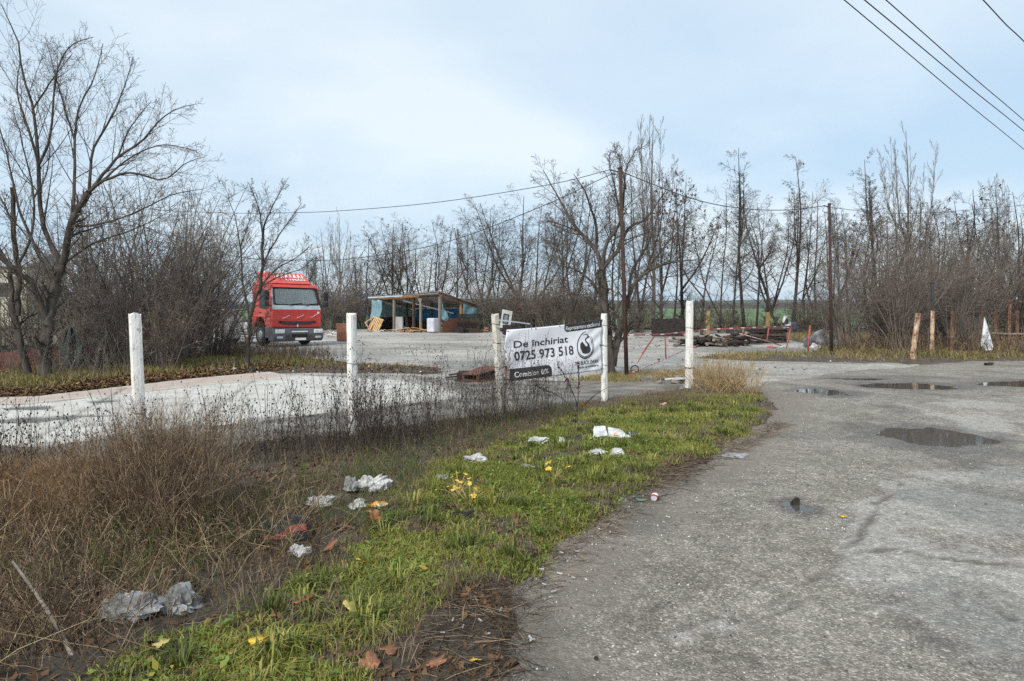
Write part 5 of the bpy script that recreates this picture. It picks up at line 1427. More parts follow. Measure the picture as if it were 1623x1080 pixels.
pB = Vector(pxp(1314.5, 325, 23.2)); B0 = (10.86, 23.2)
gp2 = rusty_pole(B0[0], B0[1], pB, 'rusted pole with cable clamps at the thicket edge')
off = pB - Vector((B0[0], B0[1], 0))
g = MB(); g.tube([off + Vector((-.2, 0, -.02)), off + Vector((-.05, 0, -.06))], .02, 6); g.tube([off + Vector((-.15, 0, -.03)), off + Vector((-.24, 0, -.2)), off + Vector((-.12, 0, -.28)), off + Vector((0, 0, -.22))], .012, 6); g.build('cable_clamp', M['cable'], gp2)
MB().lathe([(.06, 0), (.06, .04), (.035, .06)], off, 10).build('cap', M['cable'], gp2)
WG = 'overhead cables on the gate poles'
strand('cable', [tuple(pA + Vector((-.24, 0, -.02))), pxp(870, 293, 17.3), pxp(700, 320, 19.2), pxp(560, 333, 21), pxp(460, 337.5, 22.4), pxp(330, 337, 24.5), pxp(120, 326, 28)], .009, M['cable'], 'upper cable running from the gate pole over the red truck', 'cable', WG, n=60)
strand('cable', [tuple(pA + Vector((-.2, 0, -.12))), pxp(850, 331, 17.5), pxp(700, 386, 19), pxp(560, 410, 20.5), pxp(480, 412.5, 21.3), pxp(390, 409, 22.4), pxp(300, 387, 23.5), pxp(130, 320, 25.5)], .010, M['cable'], 'slack lower cable drooping in front of the truck and shed', 'cable', WG, n=60)
strand('cable', [tuple(pA + Vector((.03, 0, -.07))), pxp(1100, 316, 18.2), pxp(1180, 331, 20), pxp(1250, 333, 21.7), tuple(pB + Vector((-.15, 0, -.03)))], .012, M['cable'], 'twin cable from one rusty gate pole to the other', 'cable', WG, n=40)
strand('cable', [tuple(pB + Vector((.03, 0, -.08))), pxp(1400, 338, 24), pxp(1500, 336, 25), pxp(1680, 320, 27)], .008, M['cable'], 'thin cable leaving the rusted pole above the thicket', 'cable', WG, n=30)
WL = 'power lines crossing the sky corner'
def power(p, q, z, lab, r=.012, z2=None):
    y1 = (z - EYE) * FPX / (PY0 - p[1]); y2 = ((z2 or z) - EYE) * FPX / (PY0 - q[1])
    a = Vector((at(p[0], y1), y1, z)); b = Vector((at(q[0], y2), y2, z2 or z)); d = b - a
    strand('power_line', [tuple(a - d * .9), tuple(a + d * .0), tuple(a + d * .52 + Vector((0, 0, -.03))), tuple(b), tuple(a + d * 2.6)], r, M['cable'], lab, 'power line', WL, n=50)
power((1338, 0), (1623, 237), 8.0, 'lowest of the power lines in the sky corner', .012)
power((1370, 0), (1623, 208), 8.0, 'second lowest power line in the sky corner', .013)
power((1404, 0), (1623, 191), 8.0, 'third power line up in the sky corner', .012)
power((1558, 0), (1623, 66), 8.0, 'highest power line, cutting only the very corner of the sky', .012)

m, t, b = new_mat('gate_paint')
g = N(t, 'ShaderNodeTexCoord')
sx = N(t, 'ShaderNodeSeparateXYZ'); t.links.new(g.outputs['Object'], sx.inputs[0])
w_ = mathn(t, 'SINE', mathn(t, 'MULTIPLY', mathn(t, 'ADD', sx.outputs[0], mathn(t, 'MULTIPLY', sx.outputs[1], .7)), 6.0))
red = ramp(t, noise_n(t, 20, 5, .6, g.outputs['Object']), [(0.35, (0.30, 0.05, 0.05)), (0.7, (0.48, 0.10, 0.10))])
t.links.new(mixc(t, ramp(t, w_, [(0.62, (0,) * 3), (0.68, (1,) * 3)]), red, (0.62, 0.60, 0.56)), b.inputs['Base Color']); b.inputs['Roughness'].default_value = .6
M['gate_band'] = m
M['gate_red'] = mat('gate_red', (0.26, 0.055, 0.052), (0.42, 0.11, 0.10), 15, 0.6, 0.1, 40)
M['gate_worn'] = mat('gate_worn', (0.36, 0.08, 0.075), (0.55, 0.50, 0.46), 9, 0.65, 0.1, 40, c3=(0.33, 0.08, 0.08), lo=.4, hi=.6)
LA = Vector((A0[0], A0[1], 0)); LB = Vector((at(1108, 20.2), 20.2, 0))
leaf = thing('gate_leaf', 'red and white pipe barrier leaf hinged on the rusty gate pole with wires', 'gate', tuple(LA), 0, 'red barrier gate leaves')
d = LB - LA
def gpt(px, py):  # a point of the leaf's upright plane seen at this pixel
    # solve for u with at(px, y)
    k = (px - PX0) / FPX; u = (k * LA.y - LA.x) / (d.x - k * d.y); Y = LA.y + d.y * u
    return Vector((LA.x + d.x * u, Y, zat(py, Y))) - LA
MB().tube([gpt(993, 531.5), gpt(1050, 530.5), gpt(1108, 524)], .017, 8).build('top_rail', M['gate_band'], leaf, smooth=True)
MB().tube([gpt(998, 592), gpt(1015, 585), gpt(1055, 569), gpt(1083, 556)], .016, 8).build('brace', M['gate_worn'], leaf, smooth=True)
MB().tube([gpt(1054, 532), gpt(1055.5, 569)], .018, 8).build('upright', M['gate_red'], leaf, smooth=True)
MB().tube([gpt(1038, 532), gpt(1024, 552), gpt(1010, 576)], [.014, .022, .010], 6).build('diagonal_strap', M['gate_red'], leaf)
pts = [gpt(1006, 586) + Vector((.1 * cos(a), .03 * cos(a), .1 * sin(a))) for a in np.linspace(0, 2 * pi, 20)]
MB().tube(pts, .014, 6, cap=False).build('hoop', M['black_sheet'], leaf, smooth=True)
MB().tube([gpt(995, 594), gpt(1001, 590), gpt(1004, 594), gpt(998, 598)], .02, 6).build('hinge_loop', M['gate_red'], leaf, smooth=True)
RA = Vector((at(1254, 26.6), 26.6, 0)); RB = Vector((at(1112, 21.6), 21.6, 0))
LA, d = RA, RB - RA
leaf2 = thing('gate_leaf', 'far red and white barrier leaf sagging in front of the dark pallets', 'gate', tuple(RA), 0, 'red barrier gate leaves')
MB().tube([gpt(1254, 517.5), gpt(1180, 520), gpt(1113, 523), gpt(1081, 530)], [.02, .02, .02, .014], 8).build('top_rail', M['gate_band'], leaf2, smooth=True)
MB().tube([gpt(1254, 517.5), gpt(1250, 535), gpt(1246.5, 552)], .025, 8).build('end_post', M['gate_red'], leaf2, smooth=True)
MB().tube([gpt(1172, 529), gpt(1205, 538), gpt(1238, 548)], .02, 8).build('brace', M['gate_worn'], leaf2, smooth=True)
for a, b in (((1178, 521), (1177, 531)), ((1218.5, 519), (1215.5, 541))):
    MB().tube([gpt(*a), gpt(*b)], .025, 8).build('upright', M['gate_red'], leaf2, smooth=True)
MB().tube([gpt(1113, 523), gpt(1150, 523), gpt(1254, 518)], .012, 5).build('slack_tape', M['gate_worn'], leaf2)
x, y = at(1281, 24.9), 24.9
MB().tube([(x - .01, y, -.1), (x + .02, y, .5), pxp(1284, 516, 24.9)], .03, 8).solo('gate_stump', M['gate_red'], (x, y, 0), 'short red gate post standing alone near the rusted cable pole', 'post', smooth=True)

# ------------------------------------------------------------------ pit in the ground, rusted lid
px_, py_ = gp(1066, 604)
pit = thing('broken_pit', 'broken pit, a flat black sheet for its inner shade, beside the tallest white post', 'pit', (px_, py_, 0))
g = MB(); g.box((0, 0, -.02), (1.05, .9, .02)); g.build('hole', M['char'], pit)  # flat black sheet at ground level; the pit's inner shade is its colour
g = MB()
for a in range(11):
    an = a / 11 * 2 * pi; g.box((.62 * cos(an), .52 * sin(an), .01 + .02 * (a % 3)), (.22, .16, .05), Matrix.Rotation(an + .5 * (a % 2), 3, 'Z') @ Matrix.Rotation(.15 * ((a % 4) - 1.5), 3, 'X'), taper=.85)
g.build('rim', mat('pit_rim', (.10, .09, .075), (.26, .24, .2), 9, .9, .5, 40), pit)
MB().beam((-.15, .12, .03), (.55, .05, .06), .05, .04).build('steel_bar', mat('steel_bar', (.4, .42, .42), (.55, .56, .56), 9, .5, 0), pit)
lid = thing('rusty_plate', 'rusty red sheet metal lid lying on a dark frame behind the banner post', 'metal plate', (-.85, 15.6, 0))
o_ = Vector((-.85, 15.6, 0))
def q(px, py, y): return Vector(pxp(px, py, y)) - o_
top4 = [q(733, 592.5, 15.35), q(757, 593.5, 15.1), q(803, 580, 15.9), q(768, 580, 16.6), q(752, 584.5, 16.3)]
g = MB(); n = len(top4); vs = top4 + [v - Vector((0, 0, .025)) for v in top4]
g.add(vs, [tuple(range(n)), tuple(range(2 * n - 1, n - 1, -1))] + [(i, (i + 1) % n, n + (i + 1) % n, n + i) for i in range(n)]); g.build('plate', M['rust'], lid)
g = MB()
for a, b in (((734, 593, 15.4), (734, 602, 15.4)), ((757, 594, 15.15), (757, 605, 15.15)), ((802, 582, 16), (802, 603, 15.6))): g.beam(q(*a), q(*b), .05, .05, up=(0, 1, 0))
g.beam(q(733, 603, 15.4), q(757, 605, 15.15), .05, .06); g.beam(q(757, 605, 15.15), q(800, 603, 15.7), .05, .06); g.build('frame', M['rust'], lid)
g = MB(); g.box((0.02, .25, .08), (.85, .7, .16)); g.build('under_plate_shade', M['char'], lid)  # black block stands in for the shade under the raised plate
for i, (a, b) in enumerate((((707, 600.5, 15.6), (733, 597, 15.9)), ((712, 596, 16), (737, 592, 16.2)), ((722, 604, 15.3), (745, 607, 15.1)))):
    g = MB(); g.beam(q(*a) + Vector((0, 0, .02)), q(*b) + Vector((0, 0, .02)), .10, .03); g.build('plank', M['wood_dark'], lid)

# ------------------------------------------------------------------ red truck
m, t, b = new_mat('truck_red')
g = N(t, 'ShaderNodeTexCoord')
t.links.new(ramp(t, noise_n(t, 2.5, 9, .75, g.outputs['Object']), [(0.30, (0.30, 0.05, 0.035)), (0.45, (0.47, 0.038, 0.028)), (0.7, (0.58, 0.055, 0.04))]), b.inputs['Base Color'])
b.inputs['Roughness'].default_value = .42; b.inputs['Coat Weight'].default_value = .25; b.inputs['Coat Roughness'].default_value = .25
M['red'] = m
M['red_faded'] = mat('truck_red_faded', (0.50, 0.075, 0.06), (0.60, 0.13, 0.11), 2, .55, 0)
M['bumper'] = mat('bumper_grey', (0.075, 0.08, 0.088), (0.125, 0.13, 0.14), 3, .6, 0.1, 40)
M['silver'] = mat('silver_trim', (0.33, 0.36, 0.38), (0.48, 0.52, 0.54), 2, .4, 0)
M['glass'] = mat('cab_glass', (0.10, 0.125, 0.12), (0.17, 0.20, 0.19), 1.2, .06, 0)
M['glass'].node_tree.nodes['Principled BSDF'].inputs['IOR'].default_value = 1.9
m, t, b = new_mat('windscreen_glass'); t.nodes.remove(b); o = [n for n in t.nodes if n.type == 'OUTPUT_MATERIAL'][0]
tp_ = N(t, 'ShaderNodeBsdfTransparent'); tp_.inputs[0].default_value = (.80, .88, .85, 1); gl_ = N(t, 'ShaderNodeBsdfGlossy'); gl_.inputs['Roughness'].default_value = .03; gl_.inputs[0].default_value = (.9, .95, .95, 1)
lw = N(t, 'ShaderNodeFresnel'); lw.inputs[0].default_value = 1.75; ms = N(t, 'ShaderNodeMixShader')
df = N(t, 'ShaderNodeBsdfDiffuse'); df.inputs[0].default_value = (.35, .37, .34, 1); m2_ = N(t, 'ShaderNodeMixShader')
t.links.new(ramp(t, noise_n(t, 3, 6, .6), [(.4, (.05,) * 3), (.75, (.32,) * 3)]), m2_.inputs[0]); t.links.new(tp_.outputs[0], m2_.inputs[1]); t.links.new(df.outputs[0], m2_.inputs[2])
t.links.new(lw.outputs[0], ms.inputs[0]); t.links.new(m2_.outputs[0], ms.inputs[1]); t.links.new(gl_.outputs[0], ms.inputs[2]); t.links.new(ms.outputs[0], o.inputs[0]); M['screen'] = m
M['glass_dark'] = mat('side_glass', (0.012, 0.013, 0.013), (0.03, 0.032, 0.03), 1.2, .12, 0)
M['rubber'] = mat('rubber', (0.014, 0.013, 0.013), (0.035, 0.032, 0.03), 6, .85, .3, 40)
M['lamp_glass'] = mat('lamp_glass', (0.52, 0.54, 0.52), (0.75, 0.76, 0.74), 12, .15, .3, 20)
M['white_paint'] = mat('white_paint', (0.68, 0.68, 0.66), (0.8, 0.8, 0.78), 6, .5, 0)
M['chassis'] = mat('chassis', (0.035, 0.03, 0.028), (0.10, 0.07, 0.06), 6, .8, .2, 30)
TY = 29.4
TX = at(471, TY)
tr = thing('truck', 'red articulated lorry tractor unit parked behind the slim bare tree', 'truck', (TX, TY, 0.0), R(47))
tr.rotation_euler = (0, R(0.6), R(46)); tr.scale = (.96, .96, .96)
Wd = 1.19
# cab shell from its side outline
prof = [(0.06, .80), (0.0, .86), (-.02, 1.2), (0.0, 1.62), (.05, 1.80), (.30, 2.60), (.42, 2.74), (.62, 2.80), (1.95, 2.82), (1.98, .95), (1.78, .80), (1.72, .92), (1.5, 1.22), (1.18, 1.30), (.86, 1.22), (.66, .92), (.60, .80)]
mt = Matrix(((0, 0, 1, -Wd), (1, 0, 0, 0), (0, 1, 0, 0), (0, 0, 0, 1)))
cab = MB().prism(prof, mt, 2 * Wd).build('cab', M['red'], tr, bevel=.06, seg=3)
# hollow it behind the windscreen
cut = MB().box((0, .62, 2.22), (2.0, 1.9, .64)).build('cut', M['red'])
bo = cab.modifiers.new('hollow', 'BOOLEAN'); bo.object = cut; bo.operation = 'DIFFERENCE'; bo.solver = 'EXACT'
bpy.context.view_layer.update()
me_ = bpy.data.meshes.new_from_object(cab.evaluated_get(bpy.context.evaluated_depsgraph_get()))
cab.modifiers.clear(); cab.data = me_; bpy.data.objects.remove(cut)
MB().box((0, .42, 1.97), (1.96, .5, .14)).build('dashboard', M['black_sheet'], tr, bevel=.04)
M['seat'] = mat('seat_cloth', (.12, .12, .13), (.2, .2, .21), 6, .9, 0); M['curtain'] = mat('curtain', (.30, .05, .06), (.40, .09, .09), 3, .9, 0)
for sx_ in (-.58, .58):
    se = MB().box((sx_, 1.12, 2.08), (.5, .14, .42)).build('seat', M['seat'], tr, bevel=.05); MB().box((sx_, 1.12, 2.38), (.28, .1, .16)).build('headrest', M['seat'], se, bevel=.03)
MB().tube([(.58 + .2 * cos(a), .72 + .06 * sin(a), 2.10 + .17 * sin(a)) for a in np.linspace(0, 2 * pi, 18)], .018, 5, cap=False).build('steering_wheel', M['black_sheet'], tr)
MB().box((0.12, 1.40, 2.25), (.5, .05, .5)).build('curtain', M['curtain'], tr)
def front(x, z, off=0.0):
    """point on the raked front, x across, z up"""
    if z < 1.8: y = np.interp(z, [.8, 1.2, 1.62, 1.8], [.03, -.02, 0, .05])
    else: y = np.interp(z, [1.8, 2.6, 2.74], [.05, .30, .42])
    return Vector((x, float(y) - off, z))
def fpanel(outline, off, thick):
    g = MB(); vs = [front(x, z, off) for x, z in outline] + [front(x, z, off - thick) for x, z in outline]; n = len(outline)
    return g.add(vs, [tuple(range(n)), tuple(range(2 * n - 1, n - 1, -1))] + [(i, (i + 1) % n, n + (i + 1) % n, n + i) for i in range(n)])
o_l = [(-1.10, 1.90), (-1.02, 1.83), (1.02, 1.83), (1.10, 1.90), (1.03, 2.57), (.98, 2.60), (-.98, 2.60), (-1.03, 2.57)]; i_l = [(-1.02, 1.93), (-.95, 1.88), (.95, 1.88), (1.02, 1.93), (.95, 2.53), (.90, 2.555), (-.90, 2.555), (-.95, 2.53)]
g = MB()
for k in range(8):
    a, b2, c, d_ = o_l[k], o_l[(k + 1) % 8], i_l[(k + 1) % 8], i_l[k]
    g.add([front(*a, .019), front(*b2, .019), front(*c, .019), front(*d_, .019), front(*a, -.02), front(*b2, -.02), front(*c, -.02), front(*d_, -.02)], [(0, 1, 2, 3), (4, 5, 6, 7), (0, 1, 5, 4), (2, 3, 7, 6)])
g.build('windshield_surround', M['black_sheet'], tr)
ws = fpanel([(-1.05, 1.93), (-.98, 1.87), (.98, 1.87), (1.05, 1.93), (.98, 2.54), (.93, 2.565), (-.93, 2.565), (-.98, 2.54)], .022, .008).build('windshield', M['screen'], tr)
for sx_ in (-.35, .45):
    g = MB(); g.tube([front(sx_, 1.80, .05), front(sx_ + .1, 1.87, .05), front(sx_ + .62, 1.93, .045)], .014, 5); g.build('wiper', M['black_sheet'], ws)
fpanel([(-1.17, 1.63), (1.17, 1.63), (1.13, 1.82), (-1.13, 1.82)], .022, .03).build('cowl', M['silver'], tr, bevel=.008)
for s_ in (-1, 1):
    fpanel([(s_ * 1.19, 1.64), (s_ * 1.13, 1.80), (s_ * 1.06, 2.58), (s_ * 1.12, 2.58), (s_ * 1.185, 1.9)][::s_], .020, .05).build('pillar_trim', M['silver'] if s_ < 0 else M['black_sheet'], tr)
fpanel([(-1.16, .83), (1.16, .83), (1.17, 1.60), (-1.17, 1.60)], .020, .03).build('front_panel', M['red'], tr, bevel=.015)
gl = [(-.90, 1.13), (-.88, 1.03), (-.6, .975), (0, .955), (.6, .975), (.88, 1.03), (.90, 1.13), (.6, 1.105), (0, 1.10), (-.6, 1.105)]
gr_ = fpanel(gl, .030, .03).build('grille', M['black_sheet'], tr)
for z in (1.005, 1.055):
    fpanel([(-.78, z), (.78, z), (.78, z + .018), (-.78, z + .018)], .036, .01).build('grille_bar', M['bumper'], gr_)
dm = [(0, .84), (.055, .92), (0, 1.0), (-.055, .92)]; di = [(0, .885), (.024, .92), (0, .955), (-.024, .92)]
g = MB(); n = 4
g.add([front(x, z, .050) for x, z in dm] + [front(x, z, .050) for x, z in di], [(i, (i + 1) % 4, 4 + (i + 1) % 4, 4 + i) for i in range(4)])
fpanel(dm, .045, .02)
g.add([front(x, z, .030) for x, z in dm], [(0, 1, 2, 3)]); g.build('badge', M['lamp_glass'], tr)
# handwritten white streaks of lettering, too faded to read, and a round sticker
for (x0, z0) in ((-.72, 1.24), (-.05, 1.26), (.62, 1.28)):
    pts = [front(x0 + .045 * k, z0 + .018 * k + .022 * (1 if k % 2 else -1) * (.4 + .6 * (k % 3 > 0)), .026) for k in range(9)]
    MB().tube(pts, .007, 4).build('faded_script', M['white_paint'], tr)
MB().lathe([(.055, 0), (.055, .004)], front(1.02, 1.50, .026), 14, 'Y').build('sticker', M['white_paint'], tr)
# bumper with lamps and plate
bp = MB(); bprof = [(-.16, .80), (.35, .80), (.35, .25), (-.08, .22), (-.20, .34), (-.22, .58)]
bump_o = bp.prism(bprof, Matrix(((0, 0, 1, -1.2), (1, 0, 0, 0), (0, 1, 0, 0), (0, 0, 0, 1))), 2.4).build('bumper', M['bumper'], tr, bevel=.04, seg=3)
for s_ in (-1, 1):
    MB().box((s_ * .93, -.20, .665), (.44, .09, .18)).build('headlight', M['lamp_glass'], bump_o, bevel=.03)
    MB().box((s_ * .93, -.205, .40), (.28, .05, .10)).build('fog_lamp', M['silver'], bump_o, bevel=.02)
    MB().lathe([(.09, 0), (.09, .03)], (s_ * .55, -.225, .42), 14, 'Y').build('tow_cover', M['chassis'], bump_o)
MB().box((0, -.222, .655), (.78, .02, .055)).build('bright_strip', M['white_paint'], bump_o)
MB().box((0, -.218, .47), (.74, .03, .15)).build('intake', M['char'], bump_o)
pl = MB().box((.05, -.215, .325), (.52, .014, .11)).build('licence_plate', M['white_paint'], bump_o)
# roof deflector with its white lettering
rd = [(-.95, 2.80), (.95, 2.80), (.78, 3.26), (-.78, 3.26)]
g = MB(); vs = [Vector((-1.0, .50, 2.80)), Vector((1.0, .50, 2.80)), Vector((.80, .98, 3.30)), Vector((-.80, .98, 3.30)), Vector((-1.05, 1.9, 2.80)), Vector((1.05, 1.9, 2.80)), Vector((1.0, 1.9, 3.34)), Vector((-1.0, 1.9, 3.34))]
g.add(vs, [(0, 1, 2, 3), (1, 5, 6, 2), (4, 0, 3, 7), (3, 2, 6, 7), (5, 4, 7, 6), (0, 4, 5, 1)])
dfl = g.build('roof_deflector', M['red_faded'], tr, bevel=.05, seg=3)
def on_defl(u, v):  # u across -1..1, v up 0..1
    return Vector((u * (1.0 - .2 * v), .50 + .48 * v - .012, 2.80 + .50 * v + .012))
def defl_text(s, u0, u1, v0, v1, bold=.03):
    me = text_mesh(s, offset=bold); co = [v.co.copy() for v in me.vertices]; x0 = min(c.x for c in co); x1 = max(c.x for c in co)
    for v in me.vertices: v.co = on_defl(u0 + (v.co.x - x0) / (x1 - x0) * (u1 - u0), v0 + v.co.y / text_cap * (v1 - v0))
    me.materials.append(M['white_paint']); me.name = 'lettering'; link('lettering', me, dfl)
defl_text('LYMAN', -.25, .78, .30, .44)
g = MB()  # upper line: worn letters, only slanting strokes are left
for k in range(14):
    u = -.80 + k * .118; s_ = .05 if k % 2 else -.04
    g.beam(on_defl(u, .52), on_defl(u + s_, .86), .055, .01)
    if k % 3 != 1: g.beam(on_defl(u, .54 if k % 2 else .84), on_defl(u + .09, .56 if k % 2 else .82), .04, .01)
g.build('worn_lettering', M['white_paint'], dfl)
fpanel([(-1.10, 2.62), (1.10, 2.62), (1.08, 2.74), (-1.08, 2.74)], .14, .13).build('sun_visor', M['red'], tr, bevel=.02)
# doors, windows, mirrors
for s_ in (-1, 1):
    X = s_ * (Wd + .004)
    dr = MB().prism([(.16, .98), (.16, 1.75), (.38, 2.58), (1.28, 2.62), (1.28, 1.32), (.84, 1.28), (.60, .98)], Matrix(((0, 0, 1, X - .012), (1, 0, 0, 0), (0, 1, 0, 0), (0, 0, 0, 1))), .024).build('door', M['red_faded'], tr, bevel=.01)
    MB().prism([(.22, 1.74), (.41, 2.50), (1.20, 2.53), (1.20, 1.70), (.5, 1.62)], Matrix(((0, 0, 1, X + s_ * .014 - .006), (1, 0, 0, 0), (0, 1, 0, 0), (0, 0, 0, 1))), .012).build('window', M['glass_dark'], dr)
    MB().box((X + s_ * .03, 1.08, 1.50), (.03, .16, .035)).build('handle', M['black_sheet'], dr)
    g = MB(); g.box((s_ * 1.44, .02, 2.24), (.20, .13, .42)); g.box((s_ * 1.44, .02, 1.88), (.20, .13, .22)); mi = g.build('mirror', M['black_sheet'], tr, bevel=.035)
    g = MB(); g.tube([(s_ * 1.16, .2, 2.52), (s_ * 1.36, .06, 2.50)], .02, 6); g.tube([(s_ * 1.17, .12, 1.80), (s_ * 1.36, .06, 1.80)], .02, 6); g.build('mirror_arm', M['black_sheet'], mi)
    MB().box((s_ * 1.08, 1.18, 1.33), (.30, 1.25, .07)).build('mudguard', M['red_faded'], tr, bevel=.03)
    MB().box((s_ * 1.10, .42, .62), (.22, .46, .5)).build('step', M['bumper'], tr, bevel=.03)
def wheel(x, y, r=.5, w=.30, dual=False):
    o = MB().lathe([(r * .56, -w / 2), (r * .92, -w / 2), (r, -w / 2 + .05), (r, w / 2 - .05), (r * .92, w / 2), (r * .56, w / 2)], (x, y, r), 24, 'X').build('wheel', M['rubber'], tr)
    s_ = 1 if x > 0 else -1
    MB().lathe([(.30, s_ * (w / 2 - .06)), (.29, s_ * (w / 2 + .005)), (.22, s_ * (w / 2 - .02)), (.12, s_ * (w / 2 + .05)), (.05, s_ * (w / 2 + .06))], (x, y, r), 18, 'X').build('rim', M['silver'] if not dual else M['chassis'], o)
for s_ in (-1, 1):
    wheel(s_ * 1.0, 1.18); wheel(s_ * .92, 4.7, w=.52, dual=True)
g = MB()
for s_ in (-1, 1): g.box((s_ * .42, 3.3, .80), (.09, 5.0, .26))
for y in (1.4, 2.6, 3.6, 4.7, 5.7): g.box((0, y, .80), (.84, .1, .18))
g.build('chassis', M['rust'], tr)
MB().box((0, 4.6, 1.04), (.8, .9, .10)).build('coupling_plate', M['chassis'], tr, bevel=.03)
MB().lathe([(.30, -.55), (.32, -.5), (.32, .5), (.30, .55)], (-.85, 3.0, .72), 18, 'Y').build('fuel_tank', M['silver'], tr, bevel=.01)
MB().box((.85, 3.0, .72), (.5, .9, .5)).build('battery_box', M['chassis'], tr, bevel=.03)
MB().box((0, 2.12, 1.7), (1.9, .1, 1.3)).build('air_deflector', M['red_faded'], tr, bevel=.04)
for s_ in (-1, 1):
    pts = [(s_ * .92, 4.7 + .62 * cos(a), .5 + .62 * sin(a)) for a in np.linspace(R(15), R(165), 9)]
    g = MB()
    for a, b2 in zip(pts[:-1], pts[1:]): g.beam(a, b2, .56, .02, up=(0, .3, 1))
    g.build('mudguard', M['black_sheet'], tr)
MB().box((-.35, 5.75, .9), (.5, .12, .2)).build('tail_lamp_bar', M['rust'], tr)
# ------------------------------------------------------------------ lean-to shed
M['tarp_pale'] = mat('tarp_pale', (0.26, 0.45, 0.52), (0.42, 0.60, 0.66), 2.2, .45, .5, 4, bdist=.05)
M['tarp_blue'] = mat('tarp_blue', (0.03, 0.20, 0.40), (0.06, 0.30, 0.52), 1.2, .5, .4, 5, bdist=.03)
M['panel_grey'] = mat('panel_grey', (0.30, 0.40, 0.40), (0.44, 0.52, 0.51), 1.5, .6, .1)
def let_through(m, f):
    t = m.node_tree; b = t.nodes['Principled BSDF']; o = [n for n in t.nodes if n.type == 'OUTPUT_MATERIAL'][0]; c = b.inputs['Base Color'].links[0].from_socket
    tr_ = N(t, 'ShaderNodeBsdfTranslucent'); t.links.new(c, tr_.inputs[0]); ms = N(t, 'ShaderNodeMixShader'); ms.inputs[0].default_value = f
    t.links.new(b.outputs[0], ms.inputs[1]); t.links.new(tr_.outputs[0], ms.inputs[2]); t.links.new(ms.outputs[0], o.inputs[0])
for k_ in ('panel_grey', 'tarp_pale', 'tarp_blue'): let_through(M[k_], .5)
M['roof_tin'] = mat('roof_tin', (0.10, 0.09, 0.09), (0.25, 0.23, 0.22), 1.5, .6, .2, c3=(0.4, 0.44, 0.46))
M['block'] = mat('block_grey', (0.30, 0.31, 0.31), (0.42, 0.43, 0.43), 3, .85, .3)
FL, FR = Vector((-10.35, 50.6, 0)), Vector((-4.75, 45.2, 0))
fx = (FR - FL).normalized(); W_ = (FR - FL).length; fy = Vector((-fx.y, fx.x, 0)); DEP = 3.3
shed = thing('shed', 'tumbledown open lean-to shed patched with blue plastic sheeting', 'shed', tuple(FL))
def sp(u, v, z): return fx * (u * W_) + fy * (v * DEP) + Vector((0, 0, z))
def rz_(u, v): return (2.36 + .22 * u) * (1 - v) + (1.62 + .10 * u) * v
def slab(pts, th, dirv):
    n = len(pts); d = Vector(dirv) * th
    return MB().add(list(pts) + [p + d for p in pts], [tuple(range(n - 1, -1, -1)), tuple(range(n, 2 * n))] + [(i, (i + 1) % n, n + (i + 1) % n, n + i) for i in range(n)])
for k in range(8):  # corrugated roof sheets, each a little askew
    u0, u1 = -.02 + k * .1305, -.02 + (k + 1) * .1305 + .008
    nc = 18; V = []; F = []
    for i in range(nc + 1):
        u = u0 + (u1 - u0) * i / nc
        for j in range(5):
            v = -.08 + 1.16 * j / 4
            p = sp(u, v, rz_(u, v) + .05 + .016 * sin(i * pi) + .018 * cos(i * pi) + .006 * (k % 2) + .02 * sin(k * 2.1) * (1 - v))
            V.append(p)
    for i in range(nc):
        for j in range(4): F.append((i * 5 + j, (i + 1) * 5 + j, (i + 1) * 5 + j + 1, i * 5 + j + 1))
    o = link('roof_sheet', mesh_np('roof_sheet', V, np.array(F), M['roof_tin']), shed)
    o.modifiers.new('solid', 'SOLIDIFY').thickness = .006
def post(u, v, m, w=.11, z1=None, name='post'):
    MB().beam(sp(u, v, -.1), sp(u, v, z1 or rz_(u, v) - .05), w, w, up=tuple(fx)).build(name, m, shed)
for u, v, m, w in ((.0, 0, 'wood_grey', .1), (.285, .45, 'wood_dark', .14), (.345, .0, 'wood_grey', .14), (.60, .55, 'wood_dark', .12), (.625, .02, 'wood_dark', .15), (.735, 0, 'wood_grey', .13), (.995, 0, 'wood_grey', .15), (.995, .56, 'wood_orange', .12), (.995, 1, 'wood_dark', .1), (0, 1, 'wood_dark', .1), (.5, 1, 'wood_dark', .1)):
    post(u, v, M[m], w)
MB().beam(sp(-.01, -.01, rz_(0, 0) - .10), sp(.75, -.01, rz_(.75, 0) - .10), .09, .14).build('beam', M['wood_orange'], shed)
MB().beam(sp(.72, -.012, rz_(.72, 0) - .12), sp(1.0, -.012, rz_(1, 0) - .10), .08, .12).build('beam', M['wood_dark'], shed)
MB().beam(sp(1.0, 0, rz_(1, 0) - .10), sp(1.0, .98, rz_(1, 1) - .06), .08, .12).build('beam', M['wood_orange'], shed)
MB().beam(sp(-.02, -.085, rz_(0, 0) + .03), sp(.52, -.085, rz_(.5, 0) + .01), .02, .09).build('fascia', mat('fascia', (.30, .34, .36), (.48, .53, .56), 2, .7, .1), shed)
MB().beam(sp(.52, -.085, rz_(.52, 0) + .01), sp(1.02, -.085, rz_(1, 0) + .02), .02, .08).build('fascia', M['wood_grey'], shed)
MB().beam(sp(.40, .15, 2.15), sp(.76, .85, 1.25), .12, .10).build('sloping_rail', M['white_paint'], shed)
g = MB()
for s_ in (-1, 1): g.beam(sp(.735, -.01, 1.95), sp(.735 + s_ * .03, -.01, 2.32), .07, .07, up=tuple(fy))
g.build('bracket', M['wood_grey'], shed)
